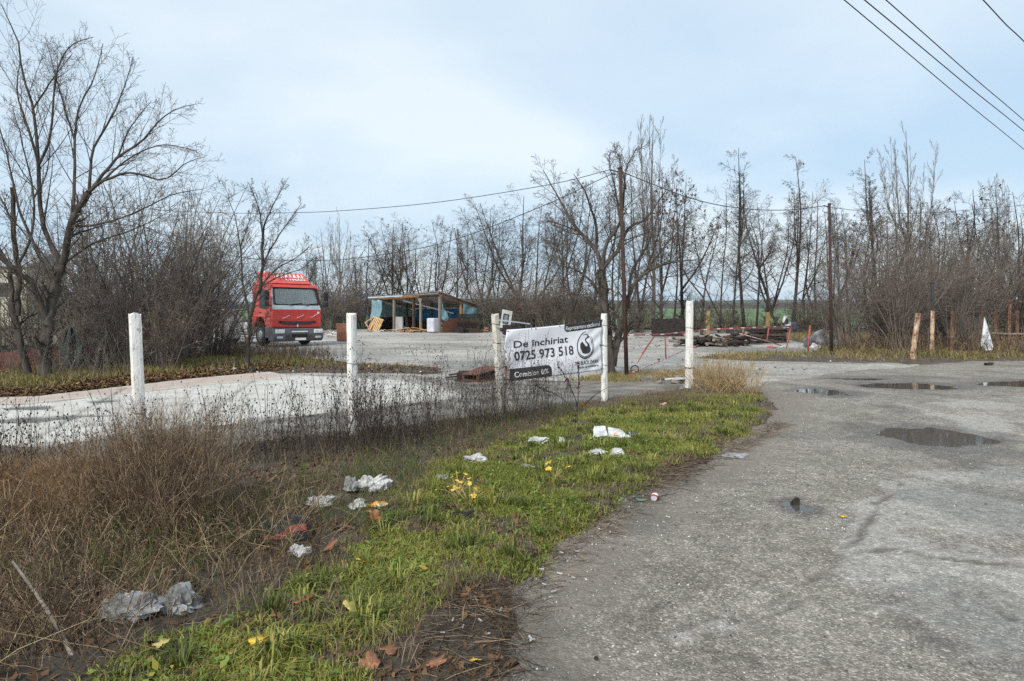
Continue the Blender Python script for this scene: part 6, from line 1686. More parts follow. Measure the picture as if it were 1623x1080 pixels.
# rear wall: pale panels above, black boards below
for i, (u0, u1, z0, z1, m) in enumerate(((.0, .15, .95, 1.5, 'panel_grey'), (.15, .30, .98, 1.55, 'panel_grey'), (.30, .46, .98, 1.56, 'panel_grey'), (.46, .64, .98, 1.58, 'panel_grey'))):
    slab([sp(u0, .98, z0), sp(u1 - .004, .98, z0), sp(u1 - .004, .98, z1), sp(u0, .98, z1)], .03, fy).build('wall_panel', M[m], shed)
for u0, u1 in ((.29, .41), (.41, .53), (.53, .645)):
    slab([sp(u0, .955, .02), sp(u1 - .006, .955, .02), sp(u1 - .006, .955, .97), sp(u0, .955, .97)], .03, fy).build('board', M['char'], shed)
slab([sp(.0, .95, .0), sp(.29, .95, .0), sp(.29, .95, .95), sp(0, .95, .95)], .05, fy).build('board', M['wood_dark'], shed)
slab([sp(.165, .35, .02), sp(.275, .35, .02), sp(.275, .35, .98), sp(.165, .35, .98)], .08, fy).build('grey_block', M['block'], shed)
slab([sp(.17, .93, .70), sp(.80, .93, .70), sp(.80, .93, 1.58), sp(.17, .93, 1.52)], .02, fy).build('blue_sheet', M['tarp_blue'], shed)
slab([sp(.645, .96, .0), sp(.99, .96, .0), sp(.99, .96, .715), sp(.645, .96, .715)], .03, fy).build('board', M['char'], shed)
# pale blue plastic hung across the corner nearest the pallets
def cloth(name, fn, m, nu=16, nv=12):
    V = [fn(i / nu, j / nv) for j in range(nv + 1) for i in range(nu + 1)]
    F = [(j * (nu + 1) + i, j * (nu + 1) + i + 1, (j + 1) * (nu + 1) + i + 1, (j + 1) * (nu + 1) + i) for j in range(nv) for i in range(nu)]
    o = link(name, mesh_np(name, V, np.array(F), m, True), shed); o.modifiers.new('solid', 'SOLIDIFY').thickness = .006
cloth('plastic_sheet', lambda a, b2: sp(.0 + .15 * a + .012 * sin(b2 * 7), -.02, 2.30 - 2.26 * b2) - fy * (.05 * sin(a * 11 + b2 * 3) + .03 * sin(b2 * 13)), M['tarp_pale'])
cloth('plastic_sheet', lambda a, b2: sp(1.008, .60 + .40 * a, (rz_(1, .6 + .4 * a) - .12) * (1 - b2) + .80 * b2) + fx * (.03 * sin(a * 9 + b2 * 4)), M['tarp_pale'])
cloth('plastic_sheet', lambda a, b2: sp(1.0, .03 + .20 * a * (1 - abs(b2 - .7)), 1.95 - 1.05 * b2 - .3 * a) + fx * (.04 + .04 * sin(a * 5 + b2 * 6)), M['tarp_pale'], 6, 10)
slab([sp(1.004, .05, .0), sp(1.004, .57, .0), sp(1.004, .57, .92), sp(1.004, .05, .95)], .02, fx).build('rusty_sheet', M['rust'], shed)
slab([sp(1.004, .57, .0), sp(1.004, .97, .0), sp(1.004, .97, .78), sp(1.004, .57, .80)], .02, fx).build('board', M['wood_dark'], shed)
for v0, v1 in ((.02, .33), (.335, .66), (.665, .98)):
    zt = lambda v: rz_(0, v) - .10
    slab([sp(-.004, v0, .95), sp(-.004, v1, .95), sp(-.004, v1, zt(v1)), sp(-.004, v0, zt(v0))], .02, -fx).build('side_panel', M['panel_grey'], shed)
    slab([sp(-.003, v0, .0), sp(-.003, v1, .0), sp(-.003, v1, .94), sp(-.003, v0, .94)], .03, -fx).build('board', M['char'], shed)

# things in and before the shed
def wp(px, py, y): return Vector(pxp(px, py, y))
M['fridge'] = mat('fridge', (.40, .43, .47), (.55, .57, .60), 2, .5, .1)
fr = thing('white_fridge', 'white fridge with rounded edges under the high corner of the shed', 'fridge', tuple(FL + sp(.955, -.10, 0)), math.atan2(fx.y, fx.x) + .15)
MB().box((0, 0, .50), (.62, .5, .92)).build('cabinet', M['fridge'], fr, bevel=.05)
MB().box((0, -.262, .50), (.59, .02, .86)).build('door', M['fridge'], fr, bevel=.008)
MB().box((.24, -.285, .6), (.03, .03, .25)).build('handle', M['silver'], fr)
def pallet(name, label, loc, rot, m, wide=1.2, deep=.9, group=None, n=7):
    root = tag(link(name, None, None, loc), label, 'pallet', group); root.rotation_euler = rot
    for i in range(n): MB().box((-wide / 2 + .05 + i * (wide - .1) / (n - 1), 0, .13), (.095, deep, .022)).build('slat', M[m], root)
    for y in (-deep / 2 + .05, 0, deep / 2 - .05): MB().box((0, y, .06), (wide, .09, .11)).build('runner', M[m], root)
    return root
GPAL = 'yellow wooden pallets leaning by the shed'
p_ = wp(597, 524, 49.6); pallet('pallet', 'new yellow pallet leaning against the blue sheeted shed corner', (p_.x, p_.y, .42), (R(70), R(14), R(-30)), 'wood_new', 1.0, 1.0, GPAL)
f_ = thing('wooden_frame', 'bare yellow timber frame leaning over beside the new pallet', 'frame', tuple(wp(584, 524, 49.4)), 0, GPAL)
fo = f_.location.copy()
ptz = [wp(579, 511, 49.4) - fo, wp(594, 502, 49.8) - fo, wp(597, 506, 49.8) - fo, wp(586, 523, 49.3) - fo]
for a, b2 in zip(ptz, ptz[1:] + ptz[:1]):
    MB().beam(a, b2, .10, .05).build('batten', M['wood_new'], f_)
# crates stacked at the low end
def crate(loc, rz, label, m='wood_dark', w=1.1, d=.8, h=.3, grp=None):
    root = thing('crate', label, 'crate', loc, rz, grp)
    for z in (.05, .15, .25):
        for y in (-d / 2, d / 2): MB().box((0, y, z * h / .3), (w, .02, .07 * h / .3)).build('slat', M[m], root)
        for x in (-w / 2, w / 2): MB().box((x, 0, z * h / .3), (.02, d - .03, .07 * h / .3)).build('slat', M[m], root)
    for x in (-w / 2 + .03, w / 2 - .03):
        for y in (-d / 2 + .03, d / 2 - .03): MB().box((x, y, h / 2), (.05, .05, h)).build('corner_block', M[m], root)
    MB().box((0, 0, .02), (w - .05, d - .05, .02)).build('base', M[m], root)
    return root
cb = wp(742, 527, 46.2)
levels = ('lowest dark crate of the stack at the low end of the shed', 'second dark crate up at the low end of the shed', 'third dark crate up at the low end of the shed', 'topmost dark crate of the stack at the low end of the shed')
for i, lb in enumerate(levels): crate((cb.x + .04 * (i % 2), cb.y, .02 + i * .31), .3 + .06 * i, lb, 'char' if i % 2 else 'wood_dark', 1.35, .9, .3, 'dark crates stacked at the shed')
cb = wp(727, 529, 45.2); crate((cb.x, cb.y, .02), -.2, 'single dark crate on the ground before the crate stack', 'char', .8, .6, .35, 'dark crates stacked at the shed')

def debris(name, label, cat, loc, n, rx, ry, hz, mats_, seed, kinds=('plank', 'chunk'), L=(.3, 1.2), group=None, top=1.0):
    """a heap: every piece its own part"""
    rg = np.random.default_rng(seed); root = thing(name, label, cat, tuple(loc), 0, group)
    for i in range(n):
        a = rg.uniform(0, 2 * pi); q_ = rg.random() ** .6
        x, y = rx * q_ * cos(a), ry * q_ * sin(a); z = hz * (1 - q_) * rg.uniform(.2, 1) + .04
        m = M[mats_[rg.integers(len(mats_))]]; kd = kinds[rg.integers(len(kinds))]
        rot = Matrix.Rotation(rg.uniform(0, pi), 3, 'Z') @ Matrix.Rotation(rg.normal(0, .16), 3, 'Y')
        g = MB()
        if kd == 'plank': g.box((x, y, z), (rg.uniform(*L), rg.uniform(.06, .16), rg.uniform(.025, .06)), rot)
        elif kd == 'log': g.tube([Vector((x, y, z)) + rot @ Vector((-1, 0, 0)) * L[1] * .5, Vector((x, y, z + .03)), Vector((x, y, z)) + rot @ Vector((1, 0, 0)) * L[1] * .45], [.07, .06, .05], 7)
        else:
            s_ = rg.uniform(.08, .26); g.box((x, y, z * .6), (s_, s_ * rg.uniform(.5, 1), s_ * rg.uniform(.4, .9)), rot @ Matrix.Rotation(rg.uniform(-.5, .5), 3, 'X'), taper=rg.uniform(.5, .9))
        g.build(kd, m, root)
    return root
debris('scrap_heap', 'heap of planks and rubble spread in front of the shed posts', 'rubble', wp(640, 527, 47.6), 46, 2.6, .8, .28, ('wood_grey', 'wood_dark', 'block', 'concrete_old', 'wood_orange'), 1)
debris('plank_heap', 'orange broken planks heaped in front of the white fridge', 'planks', wp(664, 527.5, 46.4), 22, 1.3, .7, .3, ('wood_orange', 'wood_orange', 'wood_new', 'wood_dark'), 2, ('plank',), (.6, 1.6))
debris('dark_heap', 'dark junk heaped inside the shed behind the fridge', 'junk', FL + sp(.80, .45, 0), 30, 1.1, .8, .75, ('char', 'wood_dark', 'block', 'white_paint'), 3)
debris('rubble_heap', 'pale rubble and stones lying behind the truck bumper', 'rubble', wp(528, 533, 41), 44, 1.7, 1.0, .35, ('concrete_old', 'block', 'wood_grey', 'white_paint'), 4, ('chunk', 'chunk', 'plank'))
debris('log_heap', 'brown logs and stumps piled past the dark crates', 'logs', wp(762, 526, 47), 22, .8, .6, .55, ('wood_grey', 'wood_orange', 'wood_dark'), 5, ('log', 'chunk'), (.4, .7))
debris('stone_row', 'low row of broken kerb stones in the grass before the truck', 'stones', wp(532, 573, 22.0), 40, 1.3, .22, .10, ('concrete_old', 'block', 'soil'), 6, ('chunk',))
debris('kerb_stones', 'dark kerb stones along the leafy edge of the slab', 'stones', wp(375, 592, 17.4), 26, 1.0, .16, .06, ('block', 'char', 'wood_grey'), 7, ('chunk',))
cab_ = thing('brown_cabinet', 'small brown cabinet standing alone in the yard beside the second white post', 'cabinet', tuple(wp(542, 541, 34.2)), .3)
M['brown_board'] = mat('brown_board', (0.27, 0.115, 0.065), (0.36, 0.17, 0.10), 4, .6, .1)
MB().box((0, 0, .42), (.50, .45, .80)).build('body', M['brown_board'], cab_, bevel=.01)
MB().box((0, 0, .85), (.56, .50, .05)).build('top', M['brown_board'], cab_, bevel=.006)
for z, h_ in ((.22, .34), (.60, .36)): MB().box((0, -.235, z), (.46, .02, h_)).build('drawer_front', M['brown_board'], cab_, bevel=.006)

# white door leaning on a cart behind the banner
cd = thing('white_door', 'white door panel with a dark framed opening leaning behind the cream post', 'door', tuple(wp(800, 521, 40.5)), .35)
cd.rotation_euler = (R(-10), R(12), .3)
MB().box((0, 0, .55), (.62, .10, 1.12)).build('panel', M['bag_white'], cd, bevel=.01)
g = MB()
for a, b2 in (((-.2, .30), (-.2, .85)), ((.1, .30), (.1, .85)), ((-.2, .30), (.1, .30)), ((-.2, .85), (.1, .85))): g.beam((a[0], -.06, a[1]), (b2[0], -.06, b2[1]), .05, .05, up=(0, 1, 0))
g.build('window_frame', M['black_sheet'], cd)
MB().box((-.05, -.052, .575), (.26, .012, .5)).build('window_pane', M['glass'], cd)
ct = thing('scrap_cart', 'dark cart with a sloping grey blue sheet on it behind the banner', 'cart', tuple(wp(812, 531, 38.5)), 0)
MB().box((0, 0, .35), (1.1, .8, .42)).build('box', M['char'], ct, bevel=.02)
slab([Vector((-.75, -.5, .82)), Vector((1.0, -.5, .60)), Vector((1.05, .5, .60)), Vector((-.7, .5, .84))], .03, (0, 0, 1)).build('cover_sheet', mat('sheet_bluegrey', (.24, .29, .32), (.36, .42, .45), 2, .4, .1), ct)
for s_ in (-.4, .4): MB().lathe([(.05, -.04), (.17, -.04), (.17, .04), (.05, .04)], (s_, -.42, .17), 12, 'Y').build('wheel', M['rubber'], ct)

# ------------------------------------------------------------------ junk across the yard
MB().box((0, 0, .5), (1.85, .06, 1.0)).box((0, .05, .5), (1.9, .04, .06)).solo('dark_board', M['char'], tuple(wp(1058, 533, 39.5)), 'dark soot black board standing upright beyond the red barrier', 'board', world=False)
debris('charred_pile', 'long pile of charred logs and boards behind the tallest white post', 'burnt wood', wp(1126, 547, 30), 62, 1.3, .5, .42, ('char', 'char', 'char', 'wood_dark', 'wood_dark', 'wood_grey'), 8, ('log', 'plank', 'log'), (.5, 1.6))
for lab, zz in (('lowest of the dark pallets stacked behind the far barrier leaf', 0), ('second dark pallet up behind the far barrier leaf', 1), ('third dark pallet up behind the far barrier leaf', 2), ('fourth dark pallet up behind the far barrier leaf', 3), ('topmost dark pallet of the stack behind the far barrier leaf', 4)):
    p_ = wp(1215, 543, 32.5); pallet('pallet', lab, (p_.x + .05 * sin(zz * 3), p_.y, .02 + .15 * zz), (0, 0, .12 * cos(zz * 2)), 'char' if zz % 2 else 'wood_dark', 1.5, 1.0, 'dark pallets stacked in the yard')
debris('burnt_branches', 'dark branches and boards leaning on the pallets', 'branches', wp(1178, 543, 31.5), 24, .9, .5, .8, ('char', 'wood_grey', 'wood_dark'), 9, ('log', 'plank'), (.6, 1.5))

def crumple(name, label, cat, loc, size, m, seed, flat=.5, rough=.5, sub=3, group=None, rotz=0.0, kind=None):
    bm = bmesh.new(); bmesh.ops.create_icosphere(bm, subdivisions=sub, radius=1)
    rg = np.random.default_rng(seed); o = Vector(rg.uniform(-50, 50, 3))
    for v in bm.verts:
        p = v.co.copy()
        n1 = mnoise.noise(p * 1.1 + o); n2 = abs(mnoise.noise(p * 2.7 + o)); n3 = abs(mnoise.noise(p * 6 + o))
        r = 1 + rough * (.9 * n1 + .8 * (n2 - .25) + .45 * (n3 - .2))
        v.co = .82 * Vector((p.x * r * size[0], p.y * r * size[1], max(-.3, p.z * r * flat + .25 * n1) * size[2]))
    me = bpy.data.meshes.new(name); bm.to_mesh(me); bm.free(); me.materials.append(m)
    return tag(link(name, me, None, loc, (0, 0, rotz)), label, cat, group)
M['tarp_dark'] = mat('tarp_dark', (0.06, 0.06, 0.062), (0.17, 0.17, 0.175), 2, .55, .4, 6, c3=(.45, .46, .47), lo=.4, hi=.7)
p_ = wp(1308, 551, 28.4); crumple('tarpaulin_heap', 'dark grey tarpaulin heap with white plastic behind the rusted cable pole', 'tarpaulin', (p_.x, p_.y, 0), (1.0, .7, 1.0), M['tarp_dark'], 3, .75)
p_ = wp(1291, 551, 27.6); crumple('plastic_bag', 'white torn plastic at the near end of the tarpaulin heap', 'plastic bag', (p_.x, p_.y, 0), (.28, .2, .3), M['bag_white'], 4, .8)
p_ = wp(1160, 560, 25); 
p_ = wp(1223, 551, 28.3); crumple('red_rag', 'bright red rag on the gravel under the far barrier leaf', 'rag', (p_.x, p_.y, 0), (.26, .12, .10), M['gate_red'], 5, .6, sub=2)
p_ = wp(1238, 549, 28.6); crumple('plastic_bag', 'white plastic lying next to the bright red rag', 'plastic bag', (p_.x, p_.y, 0), (.16, .1, .1), M['bag_white'], 6, .6, sub=2)
p_ = wp(1101, 551, 28.3); crumple('red_rag', 'dull red scrap on gravel close beside the tallest white post', 'rag', (p_.x, p_.y, 0), (.14, .1, .12), M['gate_red'], 7, .6, sub=2)
p_ = wp(1273, 568, 22.3); crumple('plastic_bag', 'white plastic lump in the grass before the short red gate post', 'plastic bag', (p_.x, p_.y, 0), (.22, .16, .18), M['bag_grey'], 8, .6, sub=2)
p_ = wp(1063, 540, 34); crumple('plastic_bag', 'small white bag on the yard under the red top rail', 'plastic bag', (p_.x, p_.y, 0), (.15, .12, .25), M['bag_white'], 9, .9, sub=2)
# black and white print cloth caught on a trunk
m, t, b = new_mat('print_cloth'); g = N(t, 'ShaderNodeTexCoord')
t.links.new(ramp(t, noise_n(t, 5, 3, .6, g.outputs['Object']), [(0.48, (.02, .02, .025)), (0.56, (.38, .38, .40))]), b.inputs['Base Color'])
p_ = wp(1247, 517, 32); crumple('printed_cloth', 'black and white printed cloth hanging at the end of the far barrier', 'cloth', (p_.x, p_.y, p_.z), (.22, .13, .5), m, 10, .9)
p_ = wp(1259, 522, 33.5); MB().lathe([(.02, -.28), (.13, -.1), (.16, .15), (.14, .26)], (0, 0, 0), 12).solo('purple_bucket', mat('purple', (.04, .04, .055), (.07, .07, .09), 3, .5, 0), (p_.x, p_.y, .70), 'dull purple tub hung beside the black and white cloth', 'tub', world=False)

# timber posts of the old fence at the field edge
M['post_yellow'] = mat('post_yellow', (0.30, 0.19, 0.08), (0.46, 0.32, 0.15), 8, .9, .3, 30, stretch=(1, 1, .3))
for px, top, y, lab in ((1121, 494, 43, 'weathered yellow fence stake behind the charred pile'), (1216.5, 495, 42, 'orange yellow fence stake behind the dark pallets'), (1309, 497, 43, 'yellow fence stake beside the rusted cable pole')):
    root = thing('fence_stake', lab, 'stake', (at(px, y), y, 0), 0, 'yellow stakes at the field edge')
    MB().beam((0, 0, -.2), (.03, 0, zat(top, y)), .22, .2, up=(0, 1, 0)).build('shaft', M['post_yellow'], root)
# flaking concrete posts along the thicket
m, t, b = new_mat('flaking_post')
g = N(t, 'ShaderNodeTexCoord'); mp = N(t, 'ShaderNodeMapping'); mp.inputs['Scale'].default_value = (1.6, 1.6, .8); t.links.new(g.outputs['Object'], mp.inputs[0])
t.links.new(ramp(t, noise_n(t, 7, 7, .65, mp.outputs[0]), [(0.38, (.09, .045, .03)), (0.45, (.28, .16, .10)), (0.53, (.46, .32, .22)), (.64, (.58, .49, .38))]), b.inputs['Base Color'])
b.inputs['Roughness'].default_value = .9; bump(t, b, noise_n(t, 25, 6, .7, g.outputs['Object']), .5, .02); M['flaking'] = m
M['flaking_dark'] = mat('flaking_dark', (.05, .03, .022), (.16, .085, .055), 9, .9, .5, 30, c3=(.30, .21, .15), stretch=(1.6, 1.6, .8), lo=.38, hi=.7)
GF = 'flaking orange concrete posts along the thicket'
for px_b, py_b, px_t, py_t, lab, w in ((1445.5, 571, 1455.5, 497, 'flaking orange post leaning towards the road edge', .17), (1477, 566, 1478.5, 493, 'upright flaking post topped by a dark steel tube', .15), (1508, 565, 1510, 495, 'rusty brown flaking post half hidden in brush', .13),
                                   (1533, 550, 1534.5, 504, 'slim flaking post deep in tangled brush', .12), (1577, 556, 1579, 493, 'flaking post next to the white triangular board', .13), (1599.5, 530, 1600.5, 477, 'tall pale flaking post behind the pale pipe', .16), (1612, 544, 1612.5, 493, 'last flaking post, beside the photo edge, behind the pipe', .14), (1556, 546, 1558, 494, 'grey flaking post just behind the white triangular board', .12)):
    x, y = gp(px_b, py_b) if py_b > 550 else (at(px_b, 25.5 if py_b > 545 else 27), 25.5 if py_b > 545 else 27)
    fence_post((x, y, 0), (at(px_t, y), y, zat(py_t, y)), w * .74, lab, M['flaking' if px_b < 1490 else 'flaking_dark'], GF, int(px_b), (), False)
x, y = gp(1477, 566); MB().tube([(at(1478.5, y), y, zat(493, y) - .02), (at(1477.5, y), y, zat(449, y))], .055, 8).lathe([(.075, 0), (.075, .03)], (at(1477.5, y), y, zat(449, y)), 8).solo('steel_tube', M['cable'], (at(1478.5, y), y, zat(493, y)), 'dark steel tube standing on top of the upright flaking post', 'tube')
y = 24.3
tri = [wp(1560.5, 503, y), wp(1566, 520, y), wp(1574, 548, y), wp(1573, 555, y - .1), wp(1562, 556, y - .1), wp(1555, 548, y)]
slab(tri, .03, (0, 1, 0)).solo('white_board', mat('board_white', (.55, .60, .64), (.72, .75, .78), 5, .6, .2), tuple(wp(1563, 556, y)), 'white triangular sheet of board propped among flaking posts', 'board')
MB().tube([wp(1572, 528.5, 25), wp(1600, 530, 25.4), wp(1660, 529.5, 26)], .04, 8).solo('pale_pipe', M['wood_grey'], tuple(wp(1572, 528.5, 25)), 'pale horizontal pipe strung between the last flaking posts', 'pipe')
x, y = gp(1566, 580); MB().box((0, 0, .04), (.18, .12, .09), taper=.8).box((.1, .02, .06), (.09, .08, .06)).solo('dark_brick', M['char'], (x, y, 0), 'dark lump of brick lying on the road before the white triangular board', 'brick', world=False)

# ------------------------------------------------------------------ rust red trailer boards and far buildings
M['board_red'] = mat('board_red', (0.085, 0.03, 0.025), (0.17, 0.062, 0.05), 5, .85, .4, 30, stretch=(.3, 1, 1))
M['green_tarp'] = mat('green_tarp', (0.018, 0.028, 0.027), (0.04, 0.055, 0.052), 2, .6, .4, 6)
tl = thing('trailer', 'rust red boarded trailer side standing behind the twin trunks', 'trailer', tuple(wp(60, 596, 17.0)))
to = tl.location.copy()
def tp(px, py, y): return wp(px, py, y) - to
segs = ((-60, 30, 559, 598, 16.7), (33, 62, 556, 597, 17.0), (74, 98, 554, 595, 17.3), (100, 122, 552, 594, 17.5), (124, 150, 551, 592, 17.8), (152, 178, 551, 590, 18.0))
for i, (x0, x1, t0, t1, y) in enumerate(segs):
    n = 5
    for k in range(n):
        z0 = t0 + (t1 - t0) * k / n; z1 = t0 + (t1 - t0) * (k + .88) / n
        slab([tp(x0, z1, y), tp(x1, z1, y + .15), tp(x1, z0, y + .15), tp(x0, z0, y)], .05, (0, 1, 0)).build('plank', M['board_red'], tl)
    MB().beam(tp(x1 + 1, t1 + 3, y), tp(x1 + 1, t0 - 2, y), .07, .07, up=(0, 1, 0)).build('stanchion', M['rust'], tl)
g = MB(); g.beam(tp(-60, 553, 17.2), tp(178, 547, 18.4), .3, .12); g.build('top_rail', M['char'], tl)
tt = thing('green_tarpaulin', 'dark green tarpaulin hanging down over the rust red boards', 'tarpaulin', tuple(wp(105, 594, 17.1)))
o_ = tt.location.copy()
V = []
for j in range(13):
    for i in range(9):
        u, v = i / 8, j / 12
        px = 112 + (u - .5) * (10 + 26 * min(1, v * 2.2)) * (1 if v < .55 else 1 - .55 * (v - .55)) + 4 * v; py = 519 + 73 * v
        V.append(wp(px, py, 17.15 + .12 * sin(u * 11 + v * 2)) - o_)
F = [(j * 9 + i, j * 9 + i + 1, (j + 1) * 9 + i + 1, (j + 1) * 9 + i) for j in range(12) for i in range(8)]
link('cloth', mesh_np('cloth', V, np.array(F), M['green_tarp'], True), tt).modifiers.new('solid', 'SOLIDIFY').thickness = .02
# scrap beyond the thicket
vn = thing('scrap_vehicle', 'wheelless white scrap van body seen through the thicket stems', 'van', tuple(wp(312, 546, 31)), -.25)
MB().prism([(-1.7, .25), (-1.75, .9), (-1.5, 1.02), (-.9, 1.55), (1.7, 1.6), (1.75, .25)], Matrix(((1, 0, 0, 0), (0, 0, -1, .8), (0, 1, 0, 0), (0, 0, 0, 1))), 1.6).build('body', M['white_paint'], vn, bevel=.08, seg=3)
MB().prism([(-1.25, 1.0), (-.82, 1.42), (-.1, 1.45), (-.1, 1.0)], Matrix(((1, 0, 0, 0), (0, 0, -1, -.79), (0, 1, 0, 0), (0, 0, 0, 1))), .03).build('window', M['glass_dark'], vn)
MB().box((0, -.82, .32), (3.3, .05, .1)).build('sill', M['bumper'], vn)
rd_ = thing('red_barrel', 'dented orange red barrel with a white lid beyond the thicket', 'barrel', tuple(wp(256, 537, 29)))
MB().lathe([(.30, 0), (.32, .05), (.30, .32), (.33, .35), (.30, .38), (.32, .68), (.30, .72)], (0, 0, 0), 16).build('drum', mat('orange_red', (.38, .09, .05), (.5, .15, .09), 4, .6, .1), rd_)
MB().lathe([(.29, .72), (.27, .80), (.1, .84)], (0, 0, 0), 16).build('lid', M['white_paint'], rd_)
bl = thing('blue_barrel', 'blue plastic barrel behind the truck chassis', 'barrel', tuple(wp(368, 524, 36)))
MB().lathe([(.26, 0), (.29, .08), (.29, .8), (.26, .88), (.12, .92)], (0, 0, .5), 16).build('drum', mat('blue_plastic', (.03, .06, .20), (.05, .09, .28), 3, .4, 0), bl)
MB().box((0, 0, .25), (.7, .7, .5)).build('stand', M['wood_dark'], bl)
M['cream'] = mat('cream_wall', (.50, .46, .36), (.60, .56, .45), .6, .9, .1)
bd = thing('building', 'cream walled building showing between the twin trunks at the photo edge', 'building', (at(-10, 62), 62, 0), .15)
MB().box((0, 0, 2.6), (9, 7, 5.2)).build('wall', M['cream'], bd)
g = MB(); g.add([(-4.8, -3.8, 5.2), (4.8, -3.8, 5.2), (4.8, 3.8, 5.2), (-4.8, 3.8, 5.2), (-4.8, 0, 6.6), (4.8, 0, 6.6)], [(0, 1, 5, 4), (2, 3, 4, 5), (1, 2, 5), (3, 0, 4), (3, 2, 1, 0)]); g.build('roof', mat('roof_grey', (.25, .27, .29), (.36, .38, .40), 1, .8, .1), bd)
for x in (-2.6, 0, 2.6):
    w_o = MB().box((x, -3.52, 3.2), (1.2, .06, 1.4)).build('window', M['white_paint'], bd); MB().box((x, -3.56, 3.2), (1.02, .03, 1.2)).build('pane', M['glass_dark'], w_o)
hd = thing('blue_hall', 'low blue roofed hall far off beyond the shed', 'building', (at(585, 120), 120, 0), .1)
MB().box((0, 0, 1.4), (10, 8, 2.8)).build('wall', mat('hall_wall', (.12, .16, .28), (.16, .21, .35), .4, .8, 0), hd)
g = MB(); g.add([(-5.5, -4.5, 2.8), (5.5, -4.5, 2.8), (5.5, 4.5, 2.8), (-5.5, 4.5, 2.8), (-5.5, 0, 4.0), (5.5, 0, 4.0)], [(0, 1, 5, 4), (2, 3, 4, 5), (1, 2, 5), (3, 0, 4), (3, 2, 1, 0)]); g.build('roof', mat('hall_roof', (.16, .20, .32), (.22, .27, .40), .4, .6, 0), hd)

# ------------------------------------------------------------------ litter on the verge
def gl(px, py, dz=0.0):
    x, y = gp(px, py, .04); return (x, y, float(np.maximum(verge_z(np.array([x]), np.array([y])), road_z(np.array([x]), np.array([y])))[0]) + dz)
crumple('plastic_bag', 'crumpled grey white plastic bag half sunk in brown brush, bigger of the near pair', 'plastic bag', gl(206, 990, .02), (.15, .10, .10), M['bag_grey'], 20, .8, .75, 4)
crumple('plastic_bag', 'crumpled pale plastic bag lying close to the greyer one in the brush', 'plastic bag', gl(282, 978, .02), (.13, .09, .13), M['bag_grey'], 21, .8, .8, 4)
crumple('paper_ball', 'crumpled white paper under the black and red packaging', 'paper', gl(474, 888, .02), (.07, .05, .06), M['bag_white'], 22, .8, .8, 4)
crumple('plastic_bag', 'bright white crumpled bag in weeds above the big brown leaf', 'plastic bag', gl(588, 783, .05), (.14, .10, .13), M['bag_white'], 23, .8, .8, 4)
crumple('plastic_bag', 'grey plastic bag leaning against the bright white one', 'plastic bag', gl(556, 786, .06), (.07, .06, .13), M['bag_grey'], 24, .9, .6, 3)
crumple('plastic_bag', 'white plastic scrap low in the weeds near the packaging', 'plastic bag', gl(507, 808, .03), (.13, .07, .08), M['bag_white'], 25, .7, .8, 4)
crumple('plastic_bag', 'white plastic scrap touching the orange wrapper', 'plastic bag', gl(570, 808, .02), (.09, .06, .06), M['bag_white'], 26, .7, .8, 3)
crumple('plastic_bag', 'white bag with pink print lying before the row of dark stalks', 'plastic bag', gl(758, 740, .03), (.13, .09, .09), M['bag_white'], 27, .7, .7, 4)
crumple('plastic_bag', 'small grey plastic rag on soil by the yellow leaves', 'plastic bag', gl(703, 764, .01), (.08, .06, .05), M['bag_grey'], 28, .6, .7, 3)
crumple('plastic_bag', 'flat pale plastic in the grass above the yellow leaves', 'plastic bag', gl(840, 748, .015), (.13, .07, .045), M['bag_grey'], 29, .6, .7, 3)
crumple('plastic_bag', 'grey white bag at the foot of the cream post weeds', 'plastic bag', gl(853, 708, .03), (.12, .09, .085), M['bag_white'], 30, .7, .7, 4)
crumple('white_cup', 'small round white cup lying near the torn carton', 'cup', gl(890, 709, .035), (.055, .05, .055), M['bag_white'], 31, 1, .25, 3)
crumple('tissue', 'white tissue in the grass below the torn carton, thinner one', 'tissue', gl(947, 723, .02), (.10, .06, .055), M['bag_white'], 32, .7, .7, 3)
crumple('tissue', 'plump white tissue in the grass below the torn carton', 'tissue', gl(977, 724, .025), (.095, .08, .065), M['bag_white'], 33, .7, .7, 3)
crumple('plastic_film', 'clear crumpled film at the grass edge near the road bend', 'plastic film', gl(1164, 719, .01), (.16, .10, .05), M['bag_grey'], 34, .6, .8, 4)
crumple('foil_scrap', 'green foil scrap beside the red crushed can', 'foil', gl(1015, 788, .01), (.05, .03, .02), mat('green_foil', (.05, .12, .08), (.12, .22, .16), 20, .3, .2), 35, .6, .7, 2)
crumple('pink_scrap', 'pink scrap in the grass before the tallest white post', 'scrap', gl(1052, 646, .02), (.075, .05, .05), mat('pink', (.55, .22, .22), (.65, .32, .30), 9, .6, 0), 36, .8, .5, 2)
crumple('white_scrap', 'white scrap of paper near the bottom of the green grass', 'paper', gl(626, 966, .01), (.03, .018, .02), M['bag_white'], 37, .7, .6, 2, rotz=.8)
crumple('white_scrap', 'curled white scrap at the edge of the bare soil', 'paper', gl(886, 818, .01), (.045, .016, .015), M['bag_white'], 38, .7, .4, 2, rotz=-.5)
crumple('white_scrap', 'tiny white scrap on the verge near the pink one', 'paper', gl(1086, 673, .01), (.06, .04, .03), M['bag_white'], 39, .7, .4, 2)
